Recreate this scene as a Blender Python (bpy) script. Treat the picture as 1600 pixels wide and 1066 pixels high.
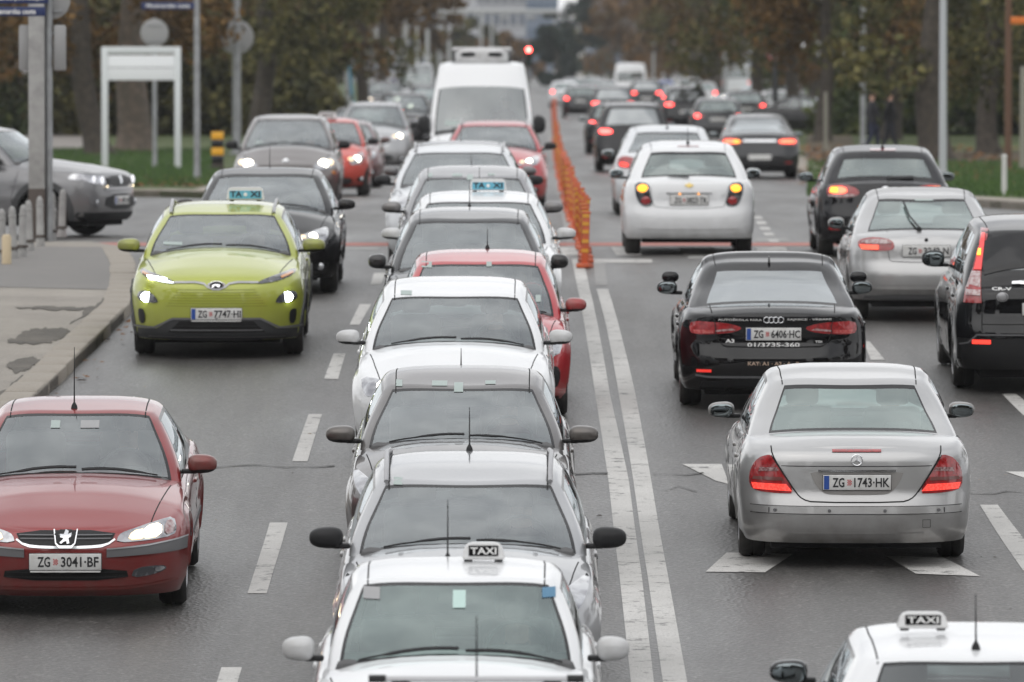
import bpy, bmesh, math, random
import numpy as np
from mathutils import Vector, Matrix
from mathutils.bvhtree import BVHTree
R_ = math.radians
random.seed(7)
for _o in list(bpy.data.objects): bpy.data.objects.remove(_o)
scene = bpy.context.scene
COL = scene.collection

# ------------------------------------------------------------------ camera, light, exposure
CZ = 2.6                      # camera height over the level street beyond the crossing
FPX, HX, HY = 12000.0, 810.0, 95.0   # long lens, in pixels of a 1600 px wide picture
cam_d = bpy.data.cameras.new('camera'); cam = bpy.data.objects.new('camera', cam_d); COL.objects.link(cam)
cam.location = (0, 0, CZ)
cam.rotation_euler = (R_(90) - math.atan((533 - HY) / FPX), 0, math.atan(10 / FPX))
cam_d.sensor_width = 36; cam_d.lens = FPX / 1600 * 36
cam_d.clip_start = 1; cam_d.clip_end = 6000
cam_d.dof.use_dof = True; cam_d.dof.focus_distance = 60; cam_d.dof.aperture_fstop = 4.5
scene.camera = cam

SUN_EL, SUN_AZ = R_(48), R_(200)
world = bpy.data.worlds.new('World'); scene.world = world; world.use_nodes = True
wn = world.node_tree; wn.nodes.clear()
_out = wn.nodes.new('ShaderNodeOutputWorld'); _bg = wn.nodes.new('ShaderNodeBackground')
_sky = wn.nodes.new('ShaderNodeTexSky'); _sky.sky_type = 'NISHITA'; _sky.sun_disc = False
_sky.sun_elevation = SUN_EL; _sky.sun_rotation = SUN_AZ; _sky.dust_density = 4; _sky.air_density = 1.5
_hs = wn.nodes.new('ShaderNodeHueSaturation'); _hs.inputs['Saturation'].default_value = .35
_tc = wn.nodes.new('ShaderNodeTexCoord'); _no = wn.nodes.new('ShaderNodeTexNoise')
_no.inputs['Scale'].default_value = 3.2; _no.inputs['Detail'].default_value = 5
_cr = wn.nodes.new('ShaderNodeValToRGB')
_cr.color_ramp.elements[0].position = .3; _cr.color_ramp.elements[0].color = (6.0, 6.15, 6.5, 1)
_cr.color_ramp.elements[1].position = .7; _cr.color_ramp.elements[1].color = (12.1, 12.1, 12.1, 1)
_mx = wn.nodes.new('ShaderNodeMix'); _mx.data_type = 'RGBA'; _mx.inputs['Factor'].default_value = .86
wn.links.new(_sky.outputs[0], _hs.inputs['Color']); wn.links.new(_tc.outputs['Generated'], _no.inputs['Vector'])
wn.links.new(_no.outputs['Fac'], _cr.inputs[0])
wn.links.new(_hs.outputs[0], _mx.inputs[6]); wn.links.new(_cr.outputs[0], _mx.inputs[7])
wn.links.new(_mx.outputs[2], _bg.inputs[0]); _bg.inputs[1].default_value = .1
wn.links.new(_bg.outputs[0], _out.inputs[0])
sun_d = bpy.data.lights.new('sun', 'SUN'); sun = bpy.data.objects.new('sun', sun_d); COL.objects.link(sun)
sun_d.energy = .6; sun_d.angle = R_(85); sun_d.color = (1, .97, .93)
_sd = Vector((math.sin(SUN_AZ) * math.cos(SUN_EL), math.cos(SUN_AZ) * math.cos(SUN_EL), math.sin(SUN_EL)))
sun.rotation_euler = _sd.to_track_quat('Z', 'Y').to_euler(); sun.location = (0, 0, 60)
scene.view_settings.view_transform = 'Standard'; scene.view_settings.look = 'None'
scene.view_settings.exposure = 0.38; scene.view_settings.gamma = 1; scene.view_settings.use_curve_mapping = False

# ------------------------------------------------------------------ helpers
class Curve:
    """monotone cubic through (x, y) points"""
    def __init__(s, pts):
        s.x = [float(p[0]) for p in pts]; s.y = [float(p[1]) for p in pts]; n = len(pts)
        d = [(s.y[i+1]-s.y[i])/(s.x[i+1]-s.x[i]) for i in range(n-1)]
        m = [d[0]] + [0 if d[i-1]*d[i] <= 0 else 2*d[i-1]*d[i]/(d[i-1]+d[i]) for i in range(1, n-1)] + [d[-1]]
        s.m = m; s.n = n
    def __call__(s, t):
        if t <= s.x[0]: return s.y[0]
        if t >= s.x[-1]: return s.y[-1]
        lo, hi = 0, s.n-1
        while hi-lo > 1:
            mid = (lo+hi)//2
            if s.x[mid] <= t: lo = mid
            else: hi = mid
        h = s.x[hi]-s.x[lo]; q = (t-s.x[lo])/h
        return ((2*q**3-3*q*q+1)*s.y[lo] + (q**3-2*q*q+q)*h*s.m[lo] + (-2*q**3+3*q*q)*s.y[hi] + (q**3-q*q)*h*s.m[hi])

# the street climbs out of the underpass below the camera, then levels off at the crossing
_cz = Curve([(0, 6.2), (30, 5.15), (45, 4.55), (51, 4.29), (56.3, 4.07), (59, 3.96), (61.7, 3.86), (67, 3.60), (71, 3.43), (75, 3.28), (78, 3.14),
             (82, 2.98), (86, 2.84), (91, 2.71), (100, 2.59), (110, 2.54), (138, 2.56), (176, 2.72), (230, 2.70), (400, 2.62), (2500, 2.6)])
def zg(y): return CZ - _cz(y)
def slope(y): return (zg(y+1.3)-zg(y-1.3))/2.6
def G(px, py):
    """ground point (x, y) of the street that a picture point shows"""
    lo, hi = 20.0, 2400.0
    for _ in range(60):
        m = (lo+hi)/2
        if HY + _cz(m)*FPX/m > py: lo = m
        else: hi = m
    return ((px-HX)*lo/FPX, lo)
def AT(px, s): 
    """x and y of something seen at column px with s pixels per metre"""
    return ((px-HX)/s, FPX/s)

def sock(n, *names):
    for a in names:
        if a in n.inputs: return n.inputs[a]
_mats = {}
def mat(name, color=(.5,.5,.5), rough=.5, metal=0, coat=0, spec=.5, emit=None, es=0, noise=None, bump=None, coat_rough=.03):
    if name in _mats: return _mats[name]
    m = bpy.data.materials.new(name); m.use_nodes = True; nt = m.node_tree
    b = nt.nodes['Principled BSDF']
    b.inputs['Base Color'].default_value = (*color, 1); b.inputs['Roughness'].default_value = rough
    b.inputs['Metallic'].default_value = metal; b.inputs['Coat Weight'].default_value = coat
    b.inputs['Coat Roughness'].default_value = coat_rough
    b.inputs['Specular IOR Level'].default_value = spec
    if emit: b.inputs['Emission Color'].default_value = (*emit, 1); b.inputs['Emission Strength'].default_value = es
    if noise or bump:
        tc = nt.nodes.new('ShaderNodeTexCoord')
    if noise:      # (scale, second colour, low, high)
        nz = nt.nodes.new('ShaderNodeTexNoise'); nz.inputs['Scale'].default_value = noise[0]; nz.inputs['Detail'].default_value = 6
        cr = nt.nodes.new('ShaderNodeValToRGB'); cr.color_ramp.elements[0].position = noise[2]; cr.color_ramp.elements[1].position = noise[3]
        cr.color_ramp.elements[0].color = (*color, 1); cr.color_ramp.elements[1].color = (*noise[1], 1)
        nt.links.new(tc.outputs['Object'], nz.inputs['Vector']); nt.links.new(nz.outputs['Fac'], cr.inputs[0]); nt.links.new(cr.outputs[0], b.inputs['Base Color'])
    if bump:       # (scale, strength)
        nb = nt.nodes.new('ShaderNodeTexNoise'); nb.inputs['Scale'].default_value = bump[0]; nb.inputs['Detail'].default_value = 4
        bu = nt.nodes.new('ShaderNodeBump'); bu.inputs['Strength'].default_value = bump[1]
        nt.links.new(tc.outputs['Object'], nb.inputs['Vector']); nt.links.new(nb.outputs['Fac'], bu.inputs['Height']); nt.links.new(bu.outputs[0], b.inputs['Normal'])
    _mats[name] = m
    return m

def paint(name, color, metal=0.0, rough=.35, dirt=.6, spec=.45):
    """car paint under clear coat, road grime thrown up on the lower body"""
    if name in _mats: return _mats[name]
    m = bpy.data.materials.new(name); m.use_nodes = True; nt = m.node_tree; N = nt.nodes.new; K = nt.links.new
    b = nt.nodes['Principled BSDF']; b.inputs['Metallic'].default_value = metal; b.inputs['Roughness'].default_value = rough
    b.inputs['Coat Weight'].default_value = 1; b.inputs['Coat Roughness'].default_value = .04; b.inputs['Specular IOR Level'].default_value = spec
    tc = N('ShaderNodeTexCoord'); sp = N('ShaderNodeSeparateXYZ'); K(tc.outputs['Object'], sp.inputs[0])
    mr = N('ShaderNodeMapRange'); mr.inputs['From Min'].default_value = .62; mr.inputs['From Max'].default_value = .12
    mr.inputs['To Min'].default_value = 0; mr.inputs['To Max'].default_value = 1; K(sp.outputs['Z'], mr.inputs['Value'])
    nz = N('ShaderNodeTexNoise'); nz.inputs['Scale'].default_value = 7; nz.inputs['Detail'].default_value = 7; K(tc.outputs['Object'], nz.inputs['Vector'])
    mu = N('ShaderNodeMath'); mu.operation = 'MULTIPLY'; K(mr.outputs[0], mu.inputs[0]); K(nz.outputs['Fac'], mu.inputs[1])
    mu2 = N('ShaderNodeMath'); mu2.operation = 'MULTIPLY'; mu2.inputs[1].default_value = dirt*1.5; mu2.use_clamp = True; K(mu.outputs[0], mu2.inputs[0])
    mx = N('ShaderNodeMix'); mx.data_type = 'RGBA'; mx.inputs[6].default_value = (*color, 1); mx.inputs[7].default_value = (.12, .105, .09, 1)
    K(mu2.outputs[0], mx.inputs[0]); K(mx.outputs[2], b.inputs['Base Color'])
    inv = N('ShaderNodeMath'); inv.operation = 'SUBTRACT'; inv.inputs[0].default_value = 1; K(mu2.outputs[0], inv.inputs[1]); K(inv.outputs[0], b.inputs['Coat Weight'])
    nf = N('ShaderNodeTexNoise'); nf.inputs['Scale'].default_value = 2.5; nf.inputs['Detail'].default_value = 5; K(tc.outputs['Object'], nf.inputs['Vector'])
    rr = N('ShaderNodeMapRange'); rr.inputs['From Min'].default_value = .35; rr.inputs['From Max'].default_value = .75; rr.inputs['To Min'].default_value = .015; rr.inputs['To Max'].default_value = .07
    K(nf.outputs['Fac'], rr.inputs['Value']); K(rr.outputs[0], b.inputs['Coat Roughness'])
    _mats[name] = m
    return m

def glass(name, tint=(.78, .86, .83), ior=1.75, boost=1.35, rough=.02, base=.11, gtint=(.93, .98, 1)):
    if name in _mats: return _mats[name]
    m = bpy.data.materials.new(name); m.use_nodes = True; nt = m.node_tree; nt.nodes.clear(); N = nt.nodes.new; K = nt.links.new
    o = N('ShaderNodeOutputMaterial'); t = N('ShaderNodeBsdfTransparent'); t.inputs[0].default_value = (*tint, 1)
    g = N('ShaderNodeBsdfGlossy'); g.inputs['Roughness'].default_value = rough; g.inputs['Color'].default_value = (*gtint, 1)
    f = N('ShaderNodeFresnel'); f.inputs['IOR'].default_value = ior
    mu = N('ShaderNodeMath'); mu.use_clamp = True; mu.operation = 'MULTIPLY_ADD'; mu.inputs[1].default_value = boost; mu.inputs[2].default_value = base; K(f.outputs[0], mu.inputs[0])
    mx = N('ShaderNodeMixShader'); K(mu.outputs[0], mx.inputs[0]); K(t.outputs[0], mx.inputs[1]); K(g.outputs[0], mx.inputs[2])
    # faint dusty film
    d = N('ShaderNodeBsdfDiffuse'); d.inputs[0].default_value = (.45, .45, .43, 1)
    tc = N('ShaderNodeTexCoord'); nz = N('ShaderNodeTexNoise'); nz.inputs['Scale'].default_value = 3; nz.inputs['Detail'].default_value = 6; K(tc.outputs['Object'], nz.inputs['Vector'])
    mr = N('ShaderNodeMapRange'); mr.inputs['From Min'].default_value = .4; mr.inputs['From Max'].default_value = .8; mr.inputs['To Min'].default_value = .02; mr.inputs['To Max'].default_value = .09
    K(nz.outputs['Fac'], mr.inputs['Value'])
    m2 = N('ShaderNodeMixShader'); K(mr.outputs[0], m2.inputs[0]); K(mx.outputs[0], m2.inputs[1]); K(d.outputs[0], m2.inputs[2]); K(m2.outputs[0], o.inputs[0])
    _mats[name] = m
    return m

def emis(name, color, strength, base=None):
    return mat(name, base or color, .3, coat=.5, emit=color, es=strength)

M_PAINT = mat('paint_placeholder', (.5, .5, .5))
M_BLACK = mat('black_plastic', (.014, .014, .015), .5, spec=.3)
M_GLOSSBLACK = mat('gloss_black', (.006, .006, .007), .12, spec=.5)
M_RUBBER = mat('tyre_rubber', (.022, .021, .020), .8, noise=(9, (.05, .046, .042), .45, .75))
M_DARK = mat('underbody', (.008, .008, .008), .9)
M_FRIT = mat('window_frit', (.010, .010, .011), .2, spec=.5)
M_CABIN = mat('cabin_fabric', (.10, .10, .102), .9)
M_CABIN2 = mat('cabin_grey', (.34, .34, .345), .9)
M_CHROME = mat('chrome', (.75, .76, .78), .12, metal=1)
M_ALLOY = mat('alloy_wheel', (.45, .45, .47), .3, metal=.9, noise=(6, (.2, .18, .16), .5, .8))
M_HUB = mat('wheel_cover', (.35, .35, .36), .4, metal=.4)
M_GREYPL = mat('grey_plastic', (.12, .12, .125), .5)
M_SILVERPL = mat('silver_plastic', (.4, .4, .41), .35, metal=.5)
M_LAMP = mat('headlamp_lens', (.5, .51, .53), .12, metal=.75, coat=1, noise=(9, (.26, .26, .28), .42, .62))
M_LAMPDK = mat('headlamp_dark', (.07, .072, .08), .12, metal=.3, coat=1, noise=(22, (.3, .3, .32), .55, .7))
M_BULB = emis('lit_headlamp', (1.0, .92, .78), 6)
M_BULBW = emis('lit_warm_headlamp', (1.0, .80, .50), 3.2)
M_BULBC = emis('lit_cool_headlamp', (.9, .96, 1.0), 16)
M_GLOWW = emis('warm_reflector', (1.0, .72, .4), 1.3, (.6, .5, .4))
M_GLOWC = emis('pale_reflector', (.95, .95, 1.0), .7, (.6, .6, .62))
M_SIDEGLINT = emis('side_lamp', (1.0, .8, .5), 1.5)
M_TAIL = mat('tail_red', (.30, .010, .014), .15, coat=1, emit=(.8, .02, .02), es=.03, noise=(30, (.16, .006, .008), .4, .65))
M_TAILON = emis('lit_tail', (1.0, .05, .03), 1.4, (.5, .02, .02))
M_TAILHOT = emis('lit_tail_bright', (1.0, .13, .06), 3.2, (.5, .02, .02))
M_BRAKE = emis('lit_brake', (1.0, .06, .05), 7, (.5, .02, .02))
M_TAILCLEAR = mat('tail_clear', (.45, .36, .36), .15, coat=1, noise=(30, (.25, .1, .1), .4, .65))
M_AMBER = mat('amber_lens', (.55, .2, .02), .2, coat=1)
M_AMBERON = emis('lit_amber', (1.0, .36, .03), 1.9)
M_SMOKE = mat('smoked_lens', (.03, .03, .035), .1, coat=1)
M_PLATE = mat('plate_white', (.62, .62, .61), .35, noise=(14, (.5, .49, .47), .45, .8))
M_INK = mat('plate_ink', (.012, .012, .014), .5)
M_EUBLUE = mat('plate_blue', (.02, .07, .30), .4)
M_PRED = mat('emblem_red', (.5, .06, .06), .5)
M_WHITE = mat('white_print', (.75, .75, .74), .5)
M_TAXIW = mat('taxi_sign_white', (.68, .68, .68), .3, coat=.4)
M_TAXIB = mat('taxi_sign_blue', (.13, .42, .56), .3, coat=.5)
M_MIRROR = mat('mirror_glass', (.22, .25, .26), .02, metal=1)
M_SKIN = mat('skin', (.55, .34, .26), .6)
M_CLOTH = mat('dark_cloth', (.03, .03, .035), .9)
M_HAIR = mat('dark_hair', (.02, .014, .01), .7)
M_STICK = mat('paper_sticker', (.36, .42, .40), .6)
G_FRONT = glass('windscreen_glass')
G_SIDE = glass('side_glass', (.45, .50, .48), 1.7, 1.3, .02, .04)
G_DARK = glass('tinted_glass', (.06, .065, .07))
G_LIGHT = glass('clear_glass', (.80, .88, .85), 1.75, 1.4)

def new_mesh(name, verts, faces, mats, mi=None, smooth=True, sharp=38):
    me = bpy.data.meshes.new(name); me.from_pydata([tuple(v) for v in verts], [], faces)
    for m in (mats if isinstance(mats, (list, tuple)) else [mats]): me.materials.append(m)
    if mi: me.polygons.foreach_set('material_index', mi)
    me.polygons.foreach_set('use_smooth', [smooth]*len(me.polygons))
    me.update()
    if smooth: me.set_sharp_from_angle(angle=R_(sharp))
    return me
def bm_mesh(name, bm, mats, smooth=True, sharp=38, recalc=True):
    if recalc: bmesh.ops.recalc_face_normals(bm, faces=bm.faces)
    me = bpy.data.meshes.new(name); bm.to_mesh(me); bm.free()
    for m in (mats if isinstance(mats, (list, tuple)) else [mats]): me.materials.append(m)
    me.polygons.foreach_set('use_smooth', [smooth]*len(me.polygons)); me.update()
    if smooth: me.set_sharp_from_angle(angle=R_(sharp))
    return me
def add_box(bm, c, s, bevel=0, rot=None, mi=0):
    r = bmesh.ops.create_cube(bm, size=1); vs = r['verts']
    M = Matrix.Translation(c) @ (rot.to_4x4() if rot else Matrix()) @ Matrix.Diagonal((*s, 1))
    bmesh.ops.transform(bm, matrix=M, verts=vs)
    fs = list({f for v in vs for f in v.link_faces})
    if bevel:
        es = list({e for v in vs for e in v.link_edges})
        rr = bmesh.ops.bevel(bm, geom=es, offset=bevel, segments=2, profile=.5, affect='EDGES')
        fs = [f for f in set(rr['faces']) | set(fs) if f.is_valid]
    for f in fs: f.material_index = mi
    return vs
def box_mesh(name, c, s, m, bevel=0, rot=None):
    bm = bmesh.new(); add_box(bm, c, s, bevel, rot); return bm_mesh(name, bm, m, True, 30)
def add_tube(bm, pts, rad, seg=8, cap=True, mi=0):
    """swept tube, rad number or per-point list"""
    pts = [Vector(p) for p in pts]; n = len(pts)
    rad = rad if isinstance(rad, (list, tuple)) else [rad]*n
    rings = []; up = Vector((0, 0, 1)); prev = None
    for i, p in enumerate(pts):
        t = (pts[min(i+1, n-1)]-pts[max(i-1, 0)]).normalized()
        if prev is None:
            a = t.cross(up)
            if a.length < .05: a = t.cross(Vector((1, 0, 0)))
        else: a = prev - t*prev.dot(t)
        a.normalize(); prev = a; b = t.cross(a)
        rings.append([bm.verts.new(p + (a*math.cos(k*2*math.pi/seg)+b*math.sin(k*2*math.pi/seg))*rad[i]) for k in range(seg)])
    for i in range(n-1):
        for k in range(seg):
            f = bm.faces.new((rings[i][k], rings[i][(k+1) % seg], rings[i+1][(k+1) % seg], rings[i+1][k])); f.material_index = mi
    if cap:
        f = bm.faces.new(rings[0][::-1]); f.material_index = mi; f = bm.faces.new(rings[-1]); f.material_index = mi
def tube_mesh(name, pts, rad, m, seg=8):
    bm = bmesh.new(); add_tube(bm, pts, rad, seg); return bm_mesh(name, bm, m)
def add_lathe(bm, prof, seg=16, M=None, mi=0):
    """prof: (r, z) from bottom to top around z"""
    rings = []
    for r, z in prof:
        ring = []
        for k in range(seg):
            a = 2*math.pi*k/seg; v = Vector((r*math.cos(a), r*math.sin(a), z))
            ring.append(bm.verts.new(M @ v if M else v))
        rings.append(ring)
    for i in range(len(rings)-1):
        for k in range(seg):
            f = bm.faces.new((rings[i][k], rings[i][(k+1) % seg], rings[i+1][(k+1) % seg], rings[i+1][k])); f.material_index = mi
    f = bm.faces.new(rings[0][::-1]); f.material_index = mi; f = bm.faces.new(rings[-1]); f.material_index = mi
def lathe_mesh(name, prof, m, seg=16, M=None):
    bm = bmesh.new(); add_lathe(bm, prof, seg, M); return bm_mesh(name, bm, m)
def disc_mesh(name, r, m, seg=20, th=.006, sy=1.0):
    """disc facing +x"""
    bm = bmesh.new(); add_lathe(bm, [(r, -th), (r, 0), (r*.85, th*.6)], seg, Matrix.Rotation(R_(90), 4, 'Y'))
    for v in bm.verts: v.co.z *= sy
    return bm_mesh(name, bm, m)
_tcache = {}
def text_mesh(txt, w, h, m, ext=.0015, spacing=1.0, align='CENTER'):
    """lettering in the yz plane facing +x, fitted to w by h, centred"""
    key = (txt, round(w, 4), round(h, 4), m.name)
    if key in _tcache: return _tcache[key]
    cu = bpy.data.curves.new('lettering', 'FONT'); cu.body = txt; cu.extrude = ext; cu.size = 1; cu.space_character = spacing; cu.resolution_u = 2; cu.offset = .02
    ob = bpy.data.objects.new('lettering', cu); me = bpy.data.meshes.new_from_object(ob)
    bpy.data.objects.remove(ob); bpy.data.curves.remove(cu)
    co = np.empty(len(me.vertices)*3); me.vertices.foreach_get('co', co); co = co.reshape(-1, 3)
    mn, mxx = co.min(0), co.max(0); sx = w/(mxx[0]-mn[0]); sy = h/(mxx[1]-mn[1])
    out = np.empty_like(co)
    out[:, 1] = (co[:, 0]-(mn[0]+mxx[0])/2)*sx; out[:, 2] = (co[:, 1]-(mn[1]+mxx[1])/2)*sy; out[:, 0] = co[:, 2]
    me.vertices.foreach_set('co', out.ravel()); me.name = 'lettering'
    me.materials.clear(); me.materials.append(m); me.update(); _tcache[key] = me
    return me
def chaikin(p, it=1):
    p = [tuple(q) for q in p]
    for _ in range(it):
        q = []
        for i in range(len(p)):
            a, b = p[i], p[(i+1) % len(p)]
            q.append((a[0]*.75+b[0]*.25, a[1]*.75+b[1]*.25)); q.append((a[0]*.25+b[0]*.75, a[1]*.25+b[1]*.75))
        p = q
    return p
def link(o, parent=None):
    COL.objects.link(o)
    if parent: o.parent = parent
    return o
def add_obj(name, me, parent=None, loc=(0, 0, 0), rot=(0, 0, 0), label=None, cat=None, group=None, kind=None):
    o = bpy.data.objects.new(name, me); link(o, parent); o.location = loc; o.rotation_euler = rot
    if label: o['label'] = label
    if cat: o['category'] = cat
    if group: o['group'] = group
    if kind: o['kind'] = kind
    return o
def thing(name, label, cat, loc=(0, 0, 0), rot=(0, 0, 0), group=None):
    return add_obj(name, None, None, loc, rot, label, cat, group)
# ------------------------------------------------------------------ the car builder
class Node:
    def __init__(s, name, me, loc=(0, 0, 0), rot=(0, 0, 0), parent=None, label=None):
        s.name, s.me, s.loc, s.rot, s.parent, s.label = name, me, loc, rot, parent, label

def base_spec(kind, **kw):
    """side profile by u = metres behind the nose; z heights over the road"""
    d = dict(kind=kind, L=4.3, W=1.78, H=1.47, wb=2.6, fo=.85, r=.315, zl=.68, zc=.97, zsn=.64, zb=.92, zt=.98, uc=1.12, urf=1.95, urr=3.3,
             wr=.615, cf=.75, cr=.5, nf=2.7, nr=4.0, bumper=.19, rb=.2, fset=None, rset=None, wrear=.80, quarter=False, rr_gl=(.10, .9),
             crown=.03, hoodc=.05, tw=.21, bow=.16, rbow=.07, rbase=None, mirror=(.10, .115, .075), side_trim=None, bpill=.46, glass=G_FRONT, sglass=G_SIDE, rglass=G_SIDE,
             rims='alloy', cpill=.86, lgt=1.0)
    d.update(kw)
    L = d['L']
    if d['rbase'] is None: d['rbase'] = {'sedan': L-.62, 'hatch': L-.17, 'wagon': L-.20, 'suv': L-.16, 'mpv': L-.2}[kind]
    if 'urr' not in kw: d['urr'] = {'sedan': L-1.35, 'hatch': L-.62, 'wagon': L-.55, 'suv': L-.5, 'mpv': L-.6}[kind]
    if d['fset'] is None: d['fset'] = [(.15, .10), (.26, .04), (.38, .0), (.5, .0), (.6, .02), (d['zl'], .07), (d['zl']+.3, .2)]
    if d['rset'] is None:
        d['rset'] = [(.15, .10), (.3, .03), (.42, .0), (.56, .0), (.66, .03), (.8, .05), (d['zt'], .10), (d['zt']+.2, .14)]
    return d

def build_shell(d):
    L, W, H = d['L'], d['W'], d['H']; hw = W/2; kind = d['kind']
    uc, zl, zc, zsn = d['uc'], d['zl'], d['zc'], d['zsn']
    # edge line of hood / beltline / deck, and its centre line
    zb, zt = d['zb'], d['zt']
    S = Curve([(0, zsn), (.12, zsn+.03), (.4, zsn+.3*(zb-zsn)), (uc-.1, zb-.07), (uc+.5, zb-.02), (L*.62, zb+.01), (L-.7, zt-.02), (L-.1, zt-.05)])
    T = Curve([(0, zl), (.1, zl+.03), (.35, zl+.42*(zc-zl)), (uc*.7, zc-.045), (uc, zc), (uc+.4, zc+.02), (L*.7, zt+.03), (L-.55, zt+.035), (L-.2, zt+.015), (L, zt-.02)])
    RF = Curve([(d['urf']-.2, H-.075-d.get('hd', .02)), (d['urf'], H-.05-d.get('hd', .02)), (d['urf']+.55, H-d.get('hd', .02)*.15), ((d['urf']+d['urr'])/2+.2, H-.004), (d['urr']-.3, H-d.get('rdrop', .03)*1.2), (d['urr'], H-d.get('rdrop', .03)-.05), (d['urr']+.3, H-d.get('rdrop', .03)-.12)])
    F, B = Curve(d['fset']), Curve(d['rset'])
    Gs = Curve([(0, .955), (.12, .972), (.35, .99), (.55, 1.0), (.72, .995), (.86, .972), (1.0, d.get('gtop', .935))])
    cf, cr, nf, nr = d['cf'], d['cr'], d['nf'], d['nr']
    Ra = d['r']+.055; wz = d['r']
    wus = (d['fo'], d['fo']+d['wb'])
    def Y0(u):
        if u < cf: return hw*max(0, 1-((cf-u)/cf)**nf)**(1/nf)
        if u > L-cr: return hw*max(0, 1-((u-(L-cr))/cr)**nr)**(1/nr)
        return hw
    def zbot(u):
        z = d['bumper'] if u < L/2 else d['rb']
        z = min(z, .2) if cf < u < L-cr else z
        for wu in wus:
            if abs(u-wu) <= Ra: z = max(z, wz+math.sqrt(max(0, Ra*Ra-(u-wu)**2)))
        return z
    us = []
    for i in range(17):
        th = i/16*R_(90); us.append((cf*(1-math.cos(th)**(2/nf)), None))
    ulist = [u for u, _ in us if u < wus[0]-Ra-.03]
    mid = []
    for wu in wus:
        mid += [wu+s*(Ra+.012) for s in (-1, 1)] + [wu-Ra*math.cos(R_(a)) for a in range(0, 181, 12)]
    a, b = wus[0]+Ra, wus[1]-Ra
    mid += [a+(b-a)*i/12 for i in range(1, 12)]
    rear = []
    for i in range(17):
        th = (16-i)/16*R_(90); rear.append(L-cr+cr*math.cos(th)**(2/nr))
    rear = [u for u in rear if u > wus[1]+Ra+.03]
    ulist = sorted(set([round(u, 4) for u in ulist+mid+rear]))
    ulist[0] = 0.0
    hl = [0, .03, .09, .18, .28, .38, .48, .58, .68, .77, .85, .905, .95, .98, 1.0]; rt = .035
    def ring(u, h):
        y0 = Y0(u); z_t = S(u); z_b = zbot(u); z = z_b+(z_t-z_b)*h
        zr = max(0, (z-.2)/(z_t-.2))
        ins = rt*(1-math.sqrt(max(0, 1-((h-.85)/.15)**2))) if h > .85 else 0
        if h < .09: ins += .02*(1-h/.09)
        y = y0*(Gs(zr)) - ins*(y0/hw)
        uu = u
        if u < cf: uu = u+(F(z)+ins)*max(0, 1-u/cf)**.8
        if u > L-cr: uu = u-(B(z)+ins)*max(0, (u-(L-cr))/cr)**.8
        for wu in wus:
            dd = math.hypot(u-wu, z-wz)
            if dd < Ra+.12 and z > wz-.1: y += .014*math.exp(-((dd-Ra)/.05)**2)*min(1, y0/hw*1.1)
        if .25 < h < .75 and cf < u < L-cr: y += .006*math.sin(6*math.pi*(zr))   # crease lines
        return (L/2-uu, y, z)
    regs = {}
    def face(reg, pts):
        regs.setdefault(reg, []).append(pts)
    n = len(ulist)
    for sgn in (1, -1):
        for i in range(n-1):
            for k in range(len(hl)-1):
                q = [ring(ulist[i], hl[k]), ring(ulist[i+1], hl[k]), ring(ulist[i+1], hl[k+1]), ring(ulist[i], hl[k+1])]
                face('body', [(p[0], sgn*p[1], p[2]) for p in q])
    ss = [0, .2, .4, .58, .72, .82, .9, .96, 1.0]
    def cap(u, s):
        x, y, z = ring(u, 1.0)
        c = (T(u)-S(u))*(1-abs(s)**2.4)*min(1, (y/hw*1.3))
        # long crease down each side of the hood
        return (x, y*s, z+c)
    rb = d['rbase']
    for sgn in (1, -1):
        for i in range(n-1):
            for k in range(len(ss)-1):
                um = (ulist[i]+ulist[i+1])/2
                if uc+.2 < um < rb-.05 and ss[k+1] <= .83: continue
                q = [cap(ulist[i], ss[k]), cap(ulist[i+1], ss[k]), cap(ulist[i+1], ss[k+1]), cap(ulist[i], ss[k+1])]
                face('body', [(p[0], sgn*p[1], p[2]) for p in q])
    # greenhouse
    wg0, wg1 = hw*d.get('gbase', .905), d['wr']
    urf, urr = d['urf'], d['urr']
    fs = [0, .05, .11, .2, .32, .44, .56, .68, .79, .87, .925, .96, .985, 1.0]
    K = len(fs)-1; drop = d.get('drop', .048)
    side_v = [0, .035, .07, .16, .26, .36, d['bpill']-.03, d['bpill']+.02, .56, .64, .72, d['cpill']-.12, d['cpill']-.08, d['cpill'], .93, 1.0]
    def ghp(seg, t, f):
        xF = uc+(urf-uc)*f - .035*math.sin(math.pi*f); xR = rb+(urr-rb)*f + d.get('rbulge', .03)*math.sin(math.pi*f)
        w = wg0+(wg1-wg0)*f**1.15 + .02*math.sin(math.pi*f)
        ins = .03*(1-math.sqrt(max(0, 1-((f-.9)/.1)**2))) if f > .9 else 0
        w -= ins; xF += ins; xR -= ins
        bow = d['bow']*(1-.45*f); rbw = d['rbow']
        if seg == 'F': y = w*.91*t; u = xF + bow*t*t
        elif seg == 'FC': y = w*(.91+.09*math.sin(t*R_(90))); u = xF+bow+.07*(1-math.cos(t*R_(90)))
        elif seg == 'RC': y = w*(.90+.10*math.sin((1-t)*R_(90))); u = xR-rbw-.12*(1-math.cos((1-t)*R_(90)))
        elif seg == 'R': y = w*.90*(1-t); u = xR - rbw*(1-t)**2
        else:
            a = xF+bow+.07; b = xR-rbw-.12; u = a+(b-a)*t; y = w + .012*math.sin(math.pi*t)
        s = y/hw
        z0 = S(u)+(T(u)-S(u))*(1-min(1, s/.95)**2.4)-.015
        z1 = RF(u)-drop*(min(1, y/wg1))**4
        return (L/2-u, y, z0+(z1-z0)*f)
    FT = [0, .14, .28, .42, .56, .70, .84, .968, 1.0]
    RT = [0, .10, .125, .26, .40, .54, .68, .80, .90, 1.0]
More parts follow.
